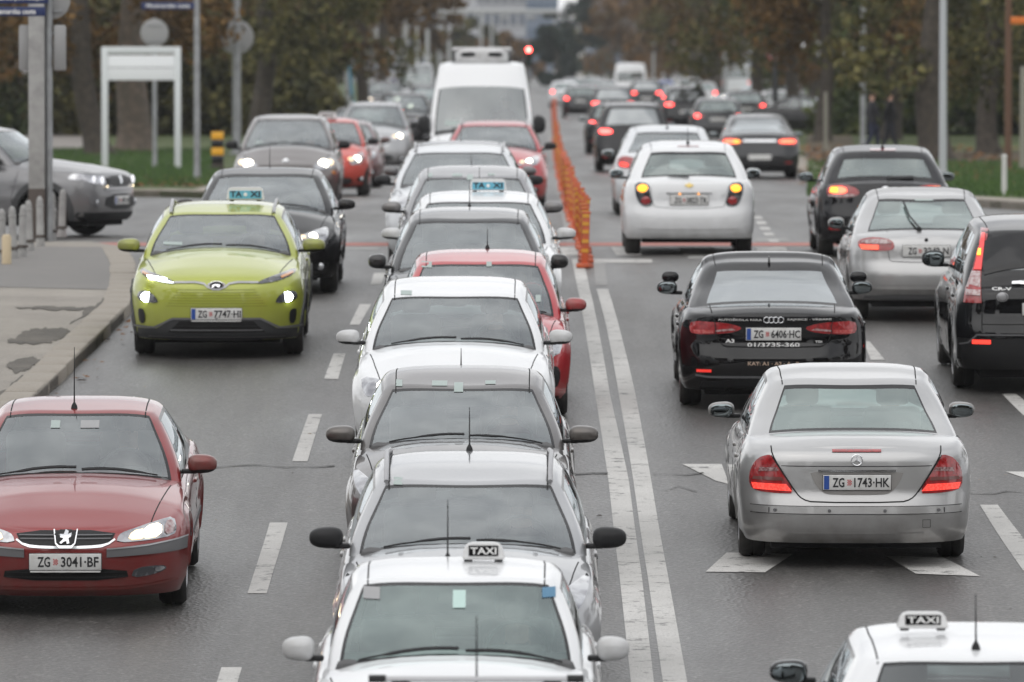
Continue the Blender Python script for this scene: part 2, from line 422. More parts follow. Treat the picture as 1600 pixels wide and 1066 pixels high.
    segs = [('F', FT[i], FT[i+1]) for i in range(8)] + [('FC', 0, .5), ('FC', .5, 1)] + [('S', side_v[i], side_v[i+1]) for i in range(len(side_v)-1)] + [('RC', 0, .5), ('RC', .5, 1)] + [('R', RT[i], RT[i+1]) for i in range(9)]
    RTX = 0
    r0, r1 = d['rr_gl']; bp, cp = d['bpill'], d['cpill']
    for sgn in (1, -1):
        for (sg, a, b) in segs:
            for k in range(K):
                f0, f1 = fs[k], fs[k+1]; fm = (f0+f1)/2; tm = (a+b)/2
                reg = 'body'
                if sg == 'F':
                    wt = d.get('wtop', .955); reg = 'windscreen' if .03 < fm < wt else 'body'
                    if fm < .05: reg = 'cowl'
                    elif reg == 'windscreen' and (fm > wt-.015 or fm < .08 or tm > .97): reg = 'frit_f'
                elif sg == 'FC': reg = 'body'
                elif sg == 'S':
                    if .06 < fm < .87:
                        if tm < .035: reg = 'body'
                        elif .035 < tm < .07: reg = 'pillar'
                        elif tm < bp-.03: reg = 'glass1'
                        elif tm < bp+.02: reg = 'pillar'
                        elif tm < cp-.12: reg = 'glass2'
                        elif tm < cp-.08: reg = 'pillar'
                        elif tm < cp: reg = 'glass3' if d['quarter'] else 'glass2' if cp > .84 else 'body'
                        elif d['quarter'] and tm < .93: reg = 'glass3'
                        if reg.startswith('glass') and (fm < .08 or fm > .84): reg = 'pillar'
                    elif .87 < fm < .92 and tm < cp: reg = 'pillar'
                elif sg in 'R' and sg == 'R':
                    if r0 < fm < r1: reg = 'body' if tm < d.get('rpil', .10) else 'rear_window' if (tm > .125 and r0+.05 < fm < r1-.04) else 'frit_r'
                if (sg == 'S' and (reg.startswith('glass') or reg == 'pillar')): reg += '_l' if sgn > 0 else '_r'
                q = [ghp(sg, a, f0), ghp(sg, b, f0), ghp(sg, b, f1), ghp(sg, a, f1)]
                face(reg, [(p[0], sgn*p[1], p[2]) for p in q])
    # roof cap
    tops = [(sg, t) for (sg, t, _) in segs] + [('R', 1.0)]
    rs = [0, .25, .5, .7, .85, .94, 1.0]
    def rcap(sg, t, s):
        x, y, z = ghp(sg, t, 1.0); u = L/2-x; yy = y*s
        return (x, yy, RF(u)-drop*(min(1, yy/wg1))**4)
    for sgn in (1, -1):
        for i in range(len(tops)-1):
            for k in range(len(rs)-1):
                q = [rcap(*tops[i], rs[k]), rcap(*tops[i+1], rs[k]), rcap(*tops[i+1], rs[k+1]), rcap(*tops[i], rs[k+1])]
                face('body', [(p[0], sgn*p[1], p[2]) for p in q])
    # assemble
    out = {}; allv = []; allf = []
    cc = Vector((0, 0, .75))
    for reg, quads in regs.items():
        vm = {}; V = []; Fc = []
        for q in quads:
            ids = []
            for p in q:
                key = (round(p[0]*5000), round(p[1]*5000), round(p[2]*5000))
                if key not in vm: vm[key] = len(V); V.append(p)
                if vm[key] not in ids: ids.append(vm[key])
            if len(ids) < 3: continue
            a, b, c = Vector(V[ids[0]]), Vector(V[ids[1]]), Vector(V[ids[2]]); nn = (b-a).cross(c-a)
            if len(ids) == 4:
                nn = (Vector(V[ids[2]])-a).cross(Vector(V[ids[3]])-b)
            cen = sum((Vector(V[i]) for i in ids), Vector())/len(ids)
            ref = cen-cc
            if reg == 'body' and cen.z < .95: ref = Vector((cen.x*.5, cen.y, (cen.z-.5)*.6)) if abs(cen.y) > .6*hw else Vector((cen.x, 0, max(0, cen.z-.6)*8))
            if abs(nn.normalized().z) > .9 and cen.z > .5: ref = Vector((0, 0, 1))
            if nn.dot(ref) < 0: ids.reverse()
            Fc.append(ids)
        out[reg] = (V, Fc)
        o = len(allv); allv += V; allf += [[i+o for i in f] for f in Fc]
    bvh = BVHTree.FromPolygons([Vector(v) for v in allv], allf)
    return out, bvh, dict(S=S, T=T, RF=RF)

VIEW = {  # plane coords (a, b) -> origin, direction
    'F': lambda a, b: (Vector((4, a, b)), Vector((-1, 0, 0))),
    'R': lambda a, b: (Vector((-4, a, b)), Vector((1, 0, 0))),
    'T': lambda a, b: (Vector((a, b, 4)), Vector((0, 0, -1))),
    'L': lambda a, b: (Vector((a, 4, b)), Vector((0, -1, 0))),
    'Q': lambda a, b: (Vector((a, -4, b)), Vector((0, 1, 0))),
}
def project(bvh, view, a, b, off):
    o, dr = VIEW[view](a, b); h, nn, _, _ = bvh.ray_cast(o, dr)
    if h is None:
        h, nn, _, _ = bvh.find_nearest(o+dr*(3.2 if view in 'LQ' else 2.0))
    if nn.dot(dr) > 0: nn = -nn
    return h - dr*off*.4 + nn*off, dr
def decal(bvh, name, view, poly, m, off=.004, depth=.02, grid=.06, smooth=1, x0=0):
    """a thin plate that follows the body, seen outline poly in the view's plane; coordinates for T, L, Q are (x, y or z)"""
    poly = chaikin(poly, smooth) if smooth else poly
    bm = bmesh.new(); vs = [bm.verts.new((p[0], p[1], 0)) for p in poly]
    try: bm.faces.new(vs)
    except ValueError: return None
    xs = [p[0] for p in poly]; ys = [p[1] for p in poly]
    for lo, hi, ax in ((min(xs), max(xs), (1, 0, 0)), (min(ys), max(ys), (0, 1, 0))):
        k = math.ceil((hi-lo)/grid)
        for i in range(1, k):
            c = lo+(hi-lo)*i/k
            bmesh.ops.bisect_plane(bm, geom=bm.verts[:]+bm.edges[:]+bm.faces[:], plane_co=[c*q for q in ax], plane_no=ax)
    bmesh.ops.triangulate(bm, faces=[f for f in bm.faces if len(f.verts) > 4])
    dr = None
    for v in bm.verts:
        v.co, dr = project(bvh, view, v.co.x, v.co.y, off)
    for f in bm.faces:
        f.normal_update()
    if sum(f.normal.dot(dr) for f in bm.faces) > 0:
        bmesh.ops.reverse_faces(bm, faces=bm.faces)
    be = [e for e in bm.edges if e.is_boundary]
    r = bmesh.ops.extrude_edge_only(bm, edges=be)
    bmesh.ops.translate(bm, verts=[g for g in r['geom'] if isinstance(g, bmesh.types.BMVert)], vec=dr*depth)
    return bm_mesh(name, bm, m, recalc=False, sharp=50)
def strip(bvh, name, view, path, w, m, off=.003, depth=.004, closed=False, it=0):
    """a narrow raised or inked line that follows the body"""
    pts = [Vector((p[0], p[1])) for p in path]
    if it: 
        q = pts
        for _ in range(it):
            q2 = [q[0]] if not closed else []
            for i in range(len(q)-(0 if closed else 1)):
                a, b = q[i], q[(i+1) % len(q)]; q2 += [a*.75+b*.25, a*.25+b*.75]
            if not closed: q2.append(q[-1])
            q = q2
        pts = q
    dense = []; N = len(pts)
    for i in range(N if closed else N-1):
        a, b = pts[i], pts[(i+1) % N]; k = max(1, int((b-a).length/.06))
        dense += [a.lerp(b, j/k) for j in range(k)]
    if not closed: dense.append(pts[-1])
    bm = bmesh.new(); rows = []; N = len(dense); dr = None
    for i, p in enumerate(dense):
        a = dense[(i-1) % N] if (closed or i > 0) else p; b = dense[(i+1) % N] if (closed or i < N-1) else p
        t = (b-a)
        if t.length < 1e-6: t = Vector((1, 0))
        t.normalize(); nn = Vector((-t.y, t.x))*w/2
        l, dr = project(bvh, view, p.x+nn.x, p.y+nn.y, off); r, dr = project(bvh, view, p.x-nn.x, p.y-nn.y, off)
        rows.append((bm.verts.new(l+dr*depth), bm.verts.new(l), bm.verts.new(r), bm.verts.new(r+dr*depth)))
    for i in range(N if closed else N-1):
        A, Bq = rows[i], rows[(i+1) % N]
        for k in range(3): bm.faces.new((A[k], A[k+1], Bq[k+1], Bq[k]))
    for f in bm.faces: f.normal_update()
    mids = [f for i, f in enumerate(bm.faces) if i % 3 == 1]
    if sum(f.normal.dot(dr) for f in mids) > 0: bmesh.ops.reverse_faces(bm, faces=bm.faces)
    return bm_mesh(name, bm, m, recalc=False, sharp=50)

_wheel = {}
def wheel_meshes(r, tw, style):
    k = (round(r, 3), round(tw, 3), style)
    if k in _wheel: return _wheel[k]
    M = Matrix.Rotation(R_(90), 4, 'X'); rr = r*.66
    bm = bmesh.new(); add_lathe(bm, [(rr, -tw/2+.01), (rr+.02, -tw/2), (r-.03, -tw/2+.004), (r-.006, -tw/2+.03), (r, -tw/2+.045), (r, -.012), (r-.008, -.01), (r-.008, .01), (r, .012), (r, tw/2-.045), (r-.006, tw/2-.03), (r-.03, tw/2-.004), (rr+.02, tw/2), (rr, tw/2-.01)], 28, M)
    tyre = bm_mesh('tyre', bm, M_RUBBER)
    bm = bmesh.new(); o = tw/2-.012
    mm = M_ALLOY if style == 'alloy' else (M_HUB if style == 'cover' else M_BLACK)
    for s in (1, -1):
        # outer lip, hub and spokes, mirrored so both faces look right
        add_lathe(bm, [(rr, s*o), (rr-.012, s*(o+.008)), (rr-.03, s*(o-.01)), (rr-.03, s*(o-.05))], 28, M, 0)
        add_lathe(bm, [(.045, s*(o-.03)), (.06, s*(o-.012)), (.03, s*(o-.004))], 12, M, 0)
        ns = {'alloy': 5, 'cover': 9}.get(style, 7)
        for i in range(ns):
            a = 2*math.pi*i/ns; wv = .028 if style == 'alloy' else .022
            c, sn = math.cos(a), math.sin(a); R = rr-.02
            pr = [(.04, wv*.9), (R*.55, wv), (R, wv*1.35)]
            top, bot = [], []
            for (rad, hwid) in pr:
                for q in (-1, 1):
                    p = Vector((c*rad-sn*hwid*q, 0, sn*rad+c*hwid*q)); p.y = s*(o-.008-.012*(rad/R))
                    top.append(bm.verts.new(p)); p2 = p.copy(); p2.y -= s*.03; bot.append(bm.verts.new(p2))
            for j in (0, 2):
                bm.faces.new((top[j], top[j+1], top[j+3], top[j+2])); bm.faces.new((top[j], bot[j], bot[j+2], top[j+2])); bm.faces.new((top[j+1], bot[j+1], bot[j+3], top[j+3]))
    rim = bm_mesh('rim', bm, mm)
    bm = bmesh.new(); add_lathe(bm, [(rr-.01, -tw/2+.05), (rr-.01, tw/2-.05)], 24, M); inner = bm_mesh('brake_disc', bm, M_DARK)
    _wheel[k] = (tyre, rim, inner); return _wheel[k]

_shared = {}
def shared(key, fn):
    if key not in _shared: _shared[key] = fn()
    return _shared[key]
def super_mesh(name, sx, sy, sz, m, n=3.0, seg=14, taper=0, split=None):
    """rounded lump centred on the origin; taper narrows it towards +y; split: second material below a height"""
    bm = bmesh.new(); bmesh.ops.create_uvsphere(bm, u_segments=seg*2, v_segments=seg, radius=1)
    for v in bm.verts:
        c = v.co; L = (abs(c.x)**n+abs(c.y)**n+abs(c.z)**n)**(1/n); c = c/L
        k = 1-taper*(c.y*.5+.5)
        v.co = Vector((c.x*sx*k, c.y*sy, c.z*sz*k))
    ms = [m]
    if split:
        ms.append(split[1])
        for f in bm.faces:
            if f.calc_center_median().z < split[0]: f.material_index = 1
    return bm_mesh(name, bm, ms)
def seat_mesh():
    bm = bmesh.new()
    add_box(bm, (0, 0, .12), (.50, .48, .16), .05)
    add_box(bm, (-.26, 0, .42), (.13, .46, .58), .06, Matrix.Rotation(R_(-14), 3, 'Y'))
    add_box(bm, (-.35, 0, .80), (.09, .26, .17), .04, Matrix.Rotation(R_(-10), 3, 'Y'))
    return bm_mesh('seat', bm, M_CABIN2)
def bench_mesh():
    bm = bmesh.new()
    add_box(bm, (0, 0, .12), (.45, 1.2, .16), .04)
    add_box(bm, (-.20, 0, .34), (.12, 1.22, .50), .05, Matrix.Rotation(R_(-18), 3, 'Y'))
    for y in (-.38, .38): add_box(bm, (-.29, y, .62), (.07, .24, .11), .04)
    return bm_mesh('rear_seat', bm, M_CABIN)
def wheel_ring():
    bm = bmesh.new(); n = 20; pts = [(0, .19*math.cos(2*math.pi*i/n), .19*math.sin(2*math.pi*i/n)) for i in range(n+1)]
    add_tube(bm, pts, .014, 6, False)
    add_box(bm, (-.01, 0, 0), (.03, .14, .09), .015); add_box(bm, (0, 0, 0), (.012, .36, .03), .004); add_box(bm, (0, 0, -.09), (.012, .03, .16), .004)
    return bm_mesh('steering_wheel', bm, M_CABIN)

def plate_nodes(txt, at, blue=True, size=(.52, .115), face=1, tilt=0, frame_text=False):
    """number plate whose lettering faces the nose (face 1) or the tail (-1)"""
    w, h = size; rot = (0, tilt, 0 if face > 0 else math.pi); out = []
    bm = bmesh.new(); add_box(bm, (0, 0, 0), (.012, w+.014, h+.014), .004, mi=1); add_box(bm, (.007, 0, 0), (.006, w, h), .002)
    if frame_text: add_box(bm, (.003, 0, -h/2-.014), (.008, w, .018), .003, mi=1)
    p = Node('licence_plate', bm_mesh('licence_plate', bm, [M_PLATE, M_GLOSSBLACK]), at, rot); out.append(p)
    if txt:
        a, b = (txt.split(' ', 1)+[''])[:2]
        sh = .02 if blue else 0
        out.append(Node('lettering', text_mesh(a, .092, h*.66, M_INK, .001), (.0115, -w*.30+sh*.6, 0), (0, 0, 0), p))
        out.append(Node('lettering', text_mesh(b, .275, h*.66, M_INK, .001), (.0115, w*.205+sh*.4, 0), (0, 0, 0), p))
        bm = bmesh.new()
        for i in range(4):
            for j in range(5):
                if (i+j) % 2 == 0: add_box(bm, (0, (i-1.5)*.0085, (2-j)*.009), (.002, .0085, .009))
        out.append(Node('emblem', bm_mesh('emblem', bm, M_PRED, False), (.0115, -w*.135+sh*.6, 0), (0, 0, 0), p))
        if blue: out.append(Node('euro_band', box_mesh('euro_band', (0, 0, 0), (.002, .04, h-.006), M_EUBLUE), (.0115, -w/2+.024, 0), (0, 0, 0), p))
    return out

def build_car(d, feats=(), extras=()):
    """list of nodes of one car, in car space: x forward, y to its left, z up"""
    L, W, H = d['L'], d['W'], d['H']; hw = W/2
    out, bvh, cv = build_shell(d)
    nodes = []
    def add(name, me, loc=(0, 0, 0), rot=(0, 0, 0), parent=None, label=None):
        if me is None: return None
        nd = Node(name, me, loc, rot, parent, label); nodes.append(nd); return nd
    V, Fc = out['body']; body = add('body', new_mesh('body', V, Fc, M_PAINT))
    for k in ('frit_f', 'frit_r'):
        if k in out: V, Fc = out[k]; add('window_seal', new_mesh('window_seal', V, Fc, M_FRIT))
    V, Fc = out['cowl']; add('cowl_panel', new_mesh('cowl_panel', V, Fc, M_BLACK))
    for k in ('pillar_l', 'pillar_r'):
        if k in out: V, Fc = out[k]; add('window_frame', new_mesh('window_frame', V, Fc, M_FRIT))
    V, Fc = out['windscreen']; add('windscreen', new_mesh('windscreen', V, Fc, d['glass']))
    if 'rear_window' in out: V, Fc = out['rear_window']; add('rear_window', new_mesh('rear_window', V, Fc, d['rglass']))
    for k in ('glass1', 'glass2', 'glass3'):
        for s in ('_l', '_r'):
            if k+s in out: V, Fc = out[k+s]; add('side_window', new_mesh('side_window', V, Fc, d['sglass']))
    # chassis tub, cabin
    bm = bmesh.new()
    add_box(bm, (0, 0, .35), (L-.5, W-.50, .38)); add_box(bm, (0, 0, .30), (d['wb']-.78, W-.10, .2))
    add_box(bm, (L/2-.47, 0, .40), (.3, W-.50, .30)); add_box(bm, (-L/2+.46, 0, .40), (.25, W-.50, .34))
    # wheel housings over the tyres
    for wu in (d['fo'], d['fo']+d['wb']):
        for s in (-1, 1): add_box(bm, (L/2-wu, s*(hw-.21), d['r']*2+.03), (d['r']*2.2, .28, .03))
    add('chassis', bm_mesh('chassis', bm, M_DARK, False))
    zc = d['zc']; xd = L/2-d['uc']-.35
    bm = bmesh.new(); add_box(bm, (xd, 0, zc-.14), (.5, W-.32, .2), .06); add_box(bm, (xd-.12, .36, zc-.05), (.26, .36, .10), .04)
    add('dashboard', bm_mesh('dashboard', bm, M_CABIN))
    for s in (-1, 1): add('seat', shared('seat', seat_mesh), (xd-.92, s*.36, d.get('seatz', .42)))
    add('rear_seat', shared('bench', bench_mesh), (xd-1.55, 0, d.get('seatz', .42)-.04))
    add('steering_wheel', shared('swheel', wheel_ring), (xd-.36, .36, zc-.06), (0, R_(-22), 0))
    add('rear_view_mirror', shared('rvm', lambda: super_mesh('rear_view_mirror', .02, .12, .035, M_CABIN)), (L/2-d['urf']+.02, 0, H-.17))
    if d['kind'] == 'sedan':
        xb = L/2-d['rbase']; add('parcel_shelf', shared(('shelf', round(W, 2)), lambda: box_mesh('parcel_shelf', (0, 0, 0), (.6, W-.35, .03), M_CABIN)), (xb+.25, 0, d['zt']-.05))
    # wheels
    ty, ri, inn = wheel_meshes(d['r'], d['tw'], d['rims'])
    for wu in (d['fo'], d['fo']+d['wb']):
        for s in (1, -1):
            w = add('wheel', ty, (L/2-wu, s*(hw-d['tw']/2-.022), d['r']))
            add('rim', ri, parent=w); add('brake_disc', inn, parent=w)
    # door mirrors
    ms = tuple(.92*q for q in d['mirror']); um = d['uc']+d.get('mu', .42); zm = d.get('zmir', d['zb']+.075)
    mm = d.get('mirror_mat', M_PAINT)
    mme = super_mesh('door_mirror', ms[0], ms[1], ms[2], mm, 2.8, 12, .18, (-ms[2]*.45, M_BLACK) if mm is M_PAINT and d.get('msplit', True) else None)
    mml = mme.copy(); 
    for v in mml.vertices: v.co.y *= -1
    mml.flip_normals()
    gl = shared(('mg', ms), lambda: super_mesh('mirror_glass', .006, ms[1]*.84, ms[2]*.80, M_MIRROR, 2.8, 10, .12))
    gl2 = shared(('mg2', ms), lambda: _flip(gl))
    for s in (1, -1):
        m = add('door_mirror', mme if s > 0 else mml, (L/2-um, s*(hw+ms[1]*.62), zm))
        add('mirror_glass', gl if s > 0 else gl2, (-ms[0]*.96, 0, 0), (0, 0, s*R_(-6)), m)
        arm = shared(('arm', 1), lambda: box_mesh('mirror_arm', (0, 0, 0), (.07, .12, .035), M_BLACK, .012))
        add('mirror_arm', arm, (-.0, -s*(ms[1]*.62+.03), -ms[2]*.72), (R_(0), 0, 0), m)
    # door handles
    hd = shared('handle', lambda: box_mesh('door_handle', (0, 0, 0), (.19, .022, .028), M_PAINT, .009))
    for u in (d['uc']+1.32, d['uc']+2.28):
        if u < d['fo']+d['wb']+.25:
            for s in (1, -1):
                p, _ = project(bvh, 'L' if s > 0 else 'Q', L/2-u, d['zb']-.13, .004); add('door_handle', hd, tuple(p))
    # door, hood and tail seams
    def seam(view, path, w=.007, **k): return strip(bvh, 'panel_gap', view, path, w, M_DARK, .0012, .002, **k)
    zb = d['zb']; ua, ub, uc2 = d['uc']+.15, d['uc']+1.28, min(d['uc']+2.2, d['fo']+d['wb']-.05)
    for v in 'LQ':
        add('panel_gap', seam(v, [(L/2-ua+.10, zb-.05), (L/2-ua, .6), (L/2-ua-.02, .26), (L/2-ub, .24), (L/2-ub, zb)]))
        add('panel_gap', seam(v, [(L/2-ub, .24), (L/2-uc2+.18, .26), (L/2-uc2, .62), (L/2-uc2-.12, zb)]))
    hx0, hx1 = L/2-.16, L/2-d['uc']-.02; hy0, hy1 = d.get('hoody', (hw*.70, hw*.84))
    for s in (1, -1): add('panel_gap', seam('T', [(hx0, s*hy0), ((hx0+hx1)/2, s*(hy0+hy1)/2*1.02), (hx1+.05, s*hy1)], .008))
    if not d.get('nodrip'):
        for s in (1, -1): add('roof_joint', seam('T', [(L/2-d['urf']-.03, s*(d['wr']-.075)), (L/2-(d['urf']+d['urr'])/2, s*(d['wr']-.07)), (L/2-d['urr']+.04, s*(d['wr']-.085))], .009))
    # wipers
    def wiper():
        return strip(bvh, 'wiper', 'T', [(L/2-d['uc']-.02, -.02), (L/2-d['uc']-.10, -.6)], .016, M_BLACK, .02, .012)
    for y0, y1 in ((.62, .06), (.02, -.56)):
        add('wiper', strip(bvh, 'wiper', 'T', [(L/2-d['uc']-.035-.12*(y1/hw)**2, y1), (L/2-d['uc']-.055-.12*(y0/hw)**2, y0)], .016, M_BLACK, .022, .010))
    if d.get('antenna'):
        au, ah, ay = d['antenna']
        bm = bmesh.new(); zz = cv['RF'](au)
        tilt = d.get('antilt', -.35)
        add_lathe(bm, [(.028, zz-.01), (.022, zz+.02), (.008, zz+.045)], 10, Matrix.Translation((L/2-au, ay, 0)))
        add_tube(bm, [(L/2-au, ay, zz+.03), (L/2-au+tilt*ah, ay, zz+ah)], [.006, .0025], 6)
        add('antenna', bm_mesh('antenna', bm, M_BLACK))
    if d.get('fin'):
        zz = cv['RF'](d['fin'])
        bm = bmesh.new(); q = [(.08, 0), (-.08, 0), (-.06, .055), (-.02, .06)]
        a = [bm.verts.new((p[0], -.012 if p[1] < .05 else -.004, p[1])) for p in q]; b = [bm.verts.new((p[0], .012 if p[1] < .05 else .004, p[1])) for p in q]
        bm.faces.new(a); bm.faces.new(b[::-1])
        for i in range(4): bm.faces.new((a[i], b[i], b[(i+1) % 4], a[(i+1) % 4]))
        add('antenna', bm_mesh('antenna', bm, M_GLOSSBLACK), (L/2-d['fin'], 0, zz-.004))
    if d.get('rails'):
        for s in (1, -1):
            u0, u1 = d['urf']+.12, d['urr']-.05; y = s*(d['wr']-.055); bm = bmesh.new()
            z0 = lambda u: cv['RF'](u)-.028
            add_tube(bm, [(L/2-u0, y, z0(u0)), (L/2-u0-.1, y, z0(u0+.1)+.040), (L/2-(u0+u1)/2, y*1.02, z0((u0+u1)/2)+.048), (L/2-u1+.1, y, z0(u1-.1)+.040), (L/2-u1, y, z0(u1))], .017, 8)
            add('roof_rail', bm_mesh('roof_rail', bm, d.get('rail_mat', M_SILVERPL)))
    # drawn features
    last = None
    for ft in feats:
        op, name = ft[0], ft[1]
        if op == 'decal':          # ('decal', name, view, poly, mat, {opts})
            o = dict(ft[5]) if len(ft) > 5 else {}
            mir = o.pop('mirror', True); lab = o.pop('label', None); sub = o.pop('sub', False); pend = o.pop('keep', False)
            res = []
            for s in ((1, -1) if mir else (1,)):
                v = ft[2]; poly = ft[3]
                if s < 0:
                    if v in 'FRT': poly = [(p[0], -p[1]) if v == 'T' else (-p[0], p[1]) for p in poly]
                    else: v = {'L': 'Q', 'Q': 'L'}[v]
                    poly = poly[::-1]
                me = decal(bvh, name, v, poly, ft[4], **o)
                par = (last[0 if s > 0 else -1] if (sub and last) else None)
                res.append(add(name, me, parent=par, label=lab))
            if not sub: last = res
        elif op == 'strip':
            o = dict(ft[6]) if len(ft) > 6 else {}
            mir = o.pop('mirror', False); sub = o.pop('sub', False)
            for s in ((1, -1) if mir else (1,)):
                v = ft[2]; path = ft[3]
                if s < 0:
                    if v in 'FRT': path = [(p[0], -p[1]) if v == 'T' else (-p[0], p[1]) for p in path]
                    else: v = {'L': 'Q', 'Q': 'L'}[v]
                par = (last[0 if s > 0 else -1] if (sub and last) else None)
                add(name, strip(bvh, name, v, path, ft[4], ft[5], **o), parent=par)
        elif op == 'spot':         # ('spot', name, view, (a, b), mesh, {opts}) a small mesh set on the surface
            o = dict(ft[5]) if len(ft) > 5 else {}
            for s in ((1, -1) if o.get('mirror', False) else (1,)):
                p, dr = project(bvh, ft[2], s*ft[3][0], ft[3][1], o.get('off', .004))
                par = (last[0 if s > 0 else -1] if (o.get('sub') and last) else None)
                add(name, ft[4], tuple(p), (0, o.get('tilt', 0), 0 if ft[2] == 'F' else math.pi), parent=par)
        elif op == 'plate':        # ('plate', text, view, z, opts)
            v, z = ft[2], ft[3]; o = dict(ft[4]) if len(ft) > 4 else {}
            rec = o.pop('rec', .0); y = o.pop('y', 0)
            q = [project(bvh, v, y+a, z+b, .0)[0].x for a in (-.26, 0, .26) for b in (-.055, .055)]
            x = (max(q) if v == 'F' else min(q))
            if rec: x = project(bvh, v, y, z, 0)[0].x
            nodes += plate_nodes(name, (x+(.012 if v == 'F' else -.012), y, z), face=1 if v == 'F' else -1, **o)
        elif op == 'text':         # ('text', string, view, (a, z), (w, h), mat)
            p, dr = project(bvh, ft[2], ft[3][0], ft[3][1], .006)
            w, h = ft[4]; q = [project(bvh, ft[2], ft[3][0]+k*w/2, ft[3][1], 0)[0].x for k in (-1, -.5, 0, .5, 1)]
            me = text_mesh(ft[1], w, h, ft[5]).copy(); sg = 1 if ft[2] == 'F' else -1
            for vv in me.vertices:     # wrap the print onto the panel
                pp, _ = project(bvh, ft[2], ft[3][0]+vv.co.y*sg, ft[3][1]+vv.co.z, .004)
                vv.co = pp + Vector((sg*vv.co.x, 0, 0))
            if sg < 0: pass
            add('lettering', me)
    for e in extras:
        e(add, bvh, d, cv)
    return nodes, bvh, d
def _flip(me):
    m = me.copy()
    for v in m.vertices: v.co.y *= -1
    m.flip_normals(); return m

def instance(nodes, name, label, cat, X, Y, heading, pm, group=None, swap=None, roll=0, z=None, pitch=None):
    """heading 90: drives away from the camera, -90: towards it; pm: paint"""
    zz = zg(Y) if z is None else z
    h = R_(heading); f = Vector((math.cos(h), math.sin(h), 0))
    sl = slope(Y) if pitch is None else pitch
    fx = Vector((f.x, f.y, sl*f.y)).normalized(); up = Vector((0, -sl, 1)).normalized(); left = up.cross(fx).normalized(); up = fx.cross(left)
    root = bpy.data.objects.new(name, None); link(root); root.empty_display_size = .3
    root.matrix_world = Matrix.Translation((X, Y, zz)) @ Matrix((fx, left, up)).transposed().to_4x4()
    root['label'] = label; root['category'] = cat
    if group: root['group'] = group
    mp = {}
    sw = swap or {}
    for nd in nodes:
        o = bpy.data.objects.new(nd.name, nd.me); COL.objects.link(o)
        o.parent = mp[id(nd.parent)] if nd.parent is not None else root
        o.location = nd.loc; o.rotation_euler = nd.rot; mp[id(nd)] = o
        if nd.label: o['label'] = nd.label
        for i, m in enumerate(nd.me.materials):
            if m is M_PAINT or (m and m.name in sw):
                o.material_slots[i].link = 'OBJECT'; o.material_slots[i].material = pm if m is M_PAINT else sw[m.name]
    return root
# ------------------------------------------------------------------ car faces and tails
def D(name, view, poly, m, **o): return ('decal', name, view, poly, m, o)
def ST(name, view, path, w, m, **o): return ('strip', name, view, path, w, m, o)
def SP(name, view, at, me, **o): return ('spot', name, view, at, me, o)
def disc(r, m, sy=1.0, th=.006): return shared(('disc', r, m.name, sy), lambda: disc_mesh('lamp', r, m, 16, th, sy))

def front_face(zh=.66, hy=(.42, .78), hh=.13, slant=.05, lamp=M_LAMP, lit=None, gy=.40, gz=(.56, .68), grille=M_BLACK, lower=(.24, .38, .55), fog=True, fogl=None, badge=None, lip=True, slats=3, chrome=True, lamp_poly=None, bulb=(.60, .05)):
    """headlamps, grille, lower intake and fog lamps of an oncoming car"""
    f = []
    a, b = hy
    poly = lamp_poly or [(a, zh-hh*.35), (a+.03, zh-hh*.5), (b-.06, zh-hh*.45), (b, zh+slant*.6), (b-.02, zh+hh*.55+slant), ((a+b)/2+.04, zh+hh*.45+slant*.6), (a, zh+hh*.1)]
    f.append(D('headlamp', 'F', poly, lamp, off=.006))
    by, br = bulb
    f.append(SP('bulb', 'F', (by, zh+slant*.25), disc(br, lit or M_MIRROR, .85), mirror=True, off=.010, sub=True))
    if lit: f.append(SP('reflector', 'F', (by-.12, zh+slant*.05), disc(br*.75, M_GLOWW, .8), mirror=True, off=.009, sub=True))
    if gy:
        f.append(D('grille', 'F', [(-gy, gz[1]), (-gy*.86, gz[0]), (gy*.86, gz[0]), (gy, gz[1])], grille, mirror=False, off=.004))
        for i in range(slats):
            z = gz[0]+(gz[1]-gz[0])*(i+.7)/(slats+.4)
            f.append(ST('grille_slat', 'F', [(-gy*.88, z), (gy*.88, z)], .008, M_GREYPL if not chrome else M_SILVERPL, off=.010, sub=True))
        if chrome: f.append(ST('grille_surround', 'F', [(-gy, gz[1]), (-gy*.86, gz[0]), (gy*.86, gz[0]), (gy, gz[1])], .016, M_CHROME, off=.009, sub=True, closed=True))
    l0, l1, lw = lower
    f.append(D('lower_grille', 'F', [(-lw, l0), (lw, l0), (lw*.86, l1), (-lw*.86, l1)], M_BLACK, mirror=False, off=.004))
    for i in range(2): f.append(ST('grille_slat', 'F', [(-lw*.85, l0+(l1-l0)*(i+1)/3), (lw*.85, l0+(l1-l0)*(i+1)/3)], .01, M_GREYPL, off=.009, sub=True))
    if lip: f.append(ST('bumper_lip', 'F', [(-.8, .215), (-.5, .20), (.5, .20), (.8, .215)], .03, M_BLACK, off=.006))
    if fog:
        f.append(D('fog_lamp', 'F', [(.60, .27), (.76, .29), (.77, .37), (.62, .38)], M_BLACK, off=.004))
        f.append(SP('bulb', 'F', (.68, .33), disc(.042, fogl or M_LAMP), mirror=True, off=.010, sub=True))
    if badge == 'round': f.append(SP('badge', 'F', (0, (gz[0]+gz[1])/2+.01), disc(.055, M_CHROME), off=.014))
    if badge == 'oval': f.append(SP('badge', 'F', (0, (gz[0]+gz[1])/2+.01), disc(.07, M_CHROME, .55), off=.014))
    return f

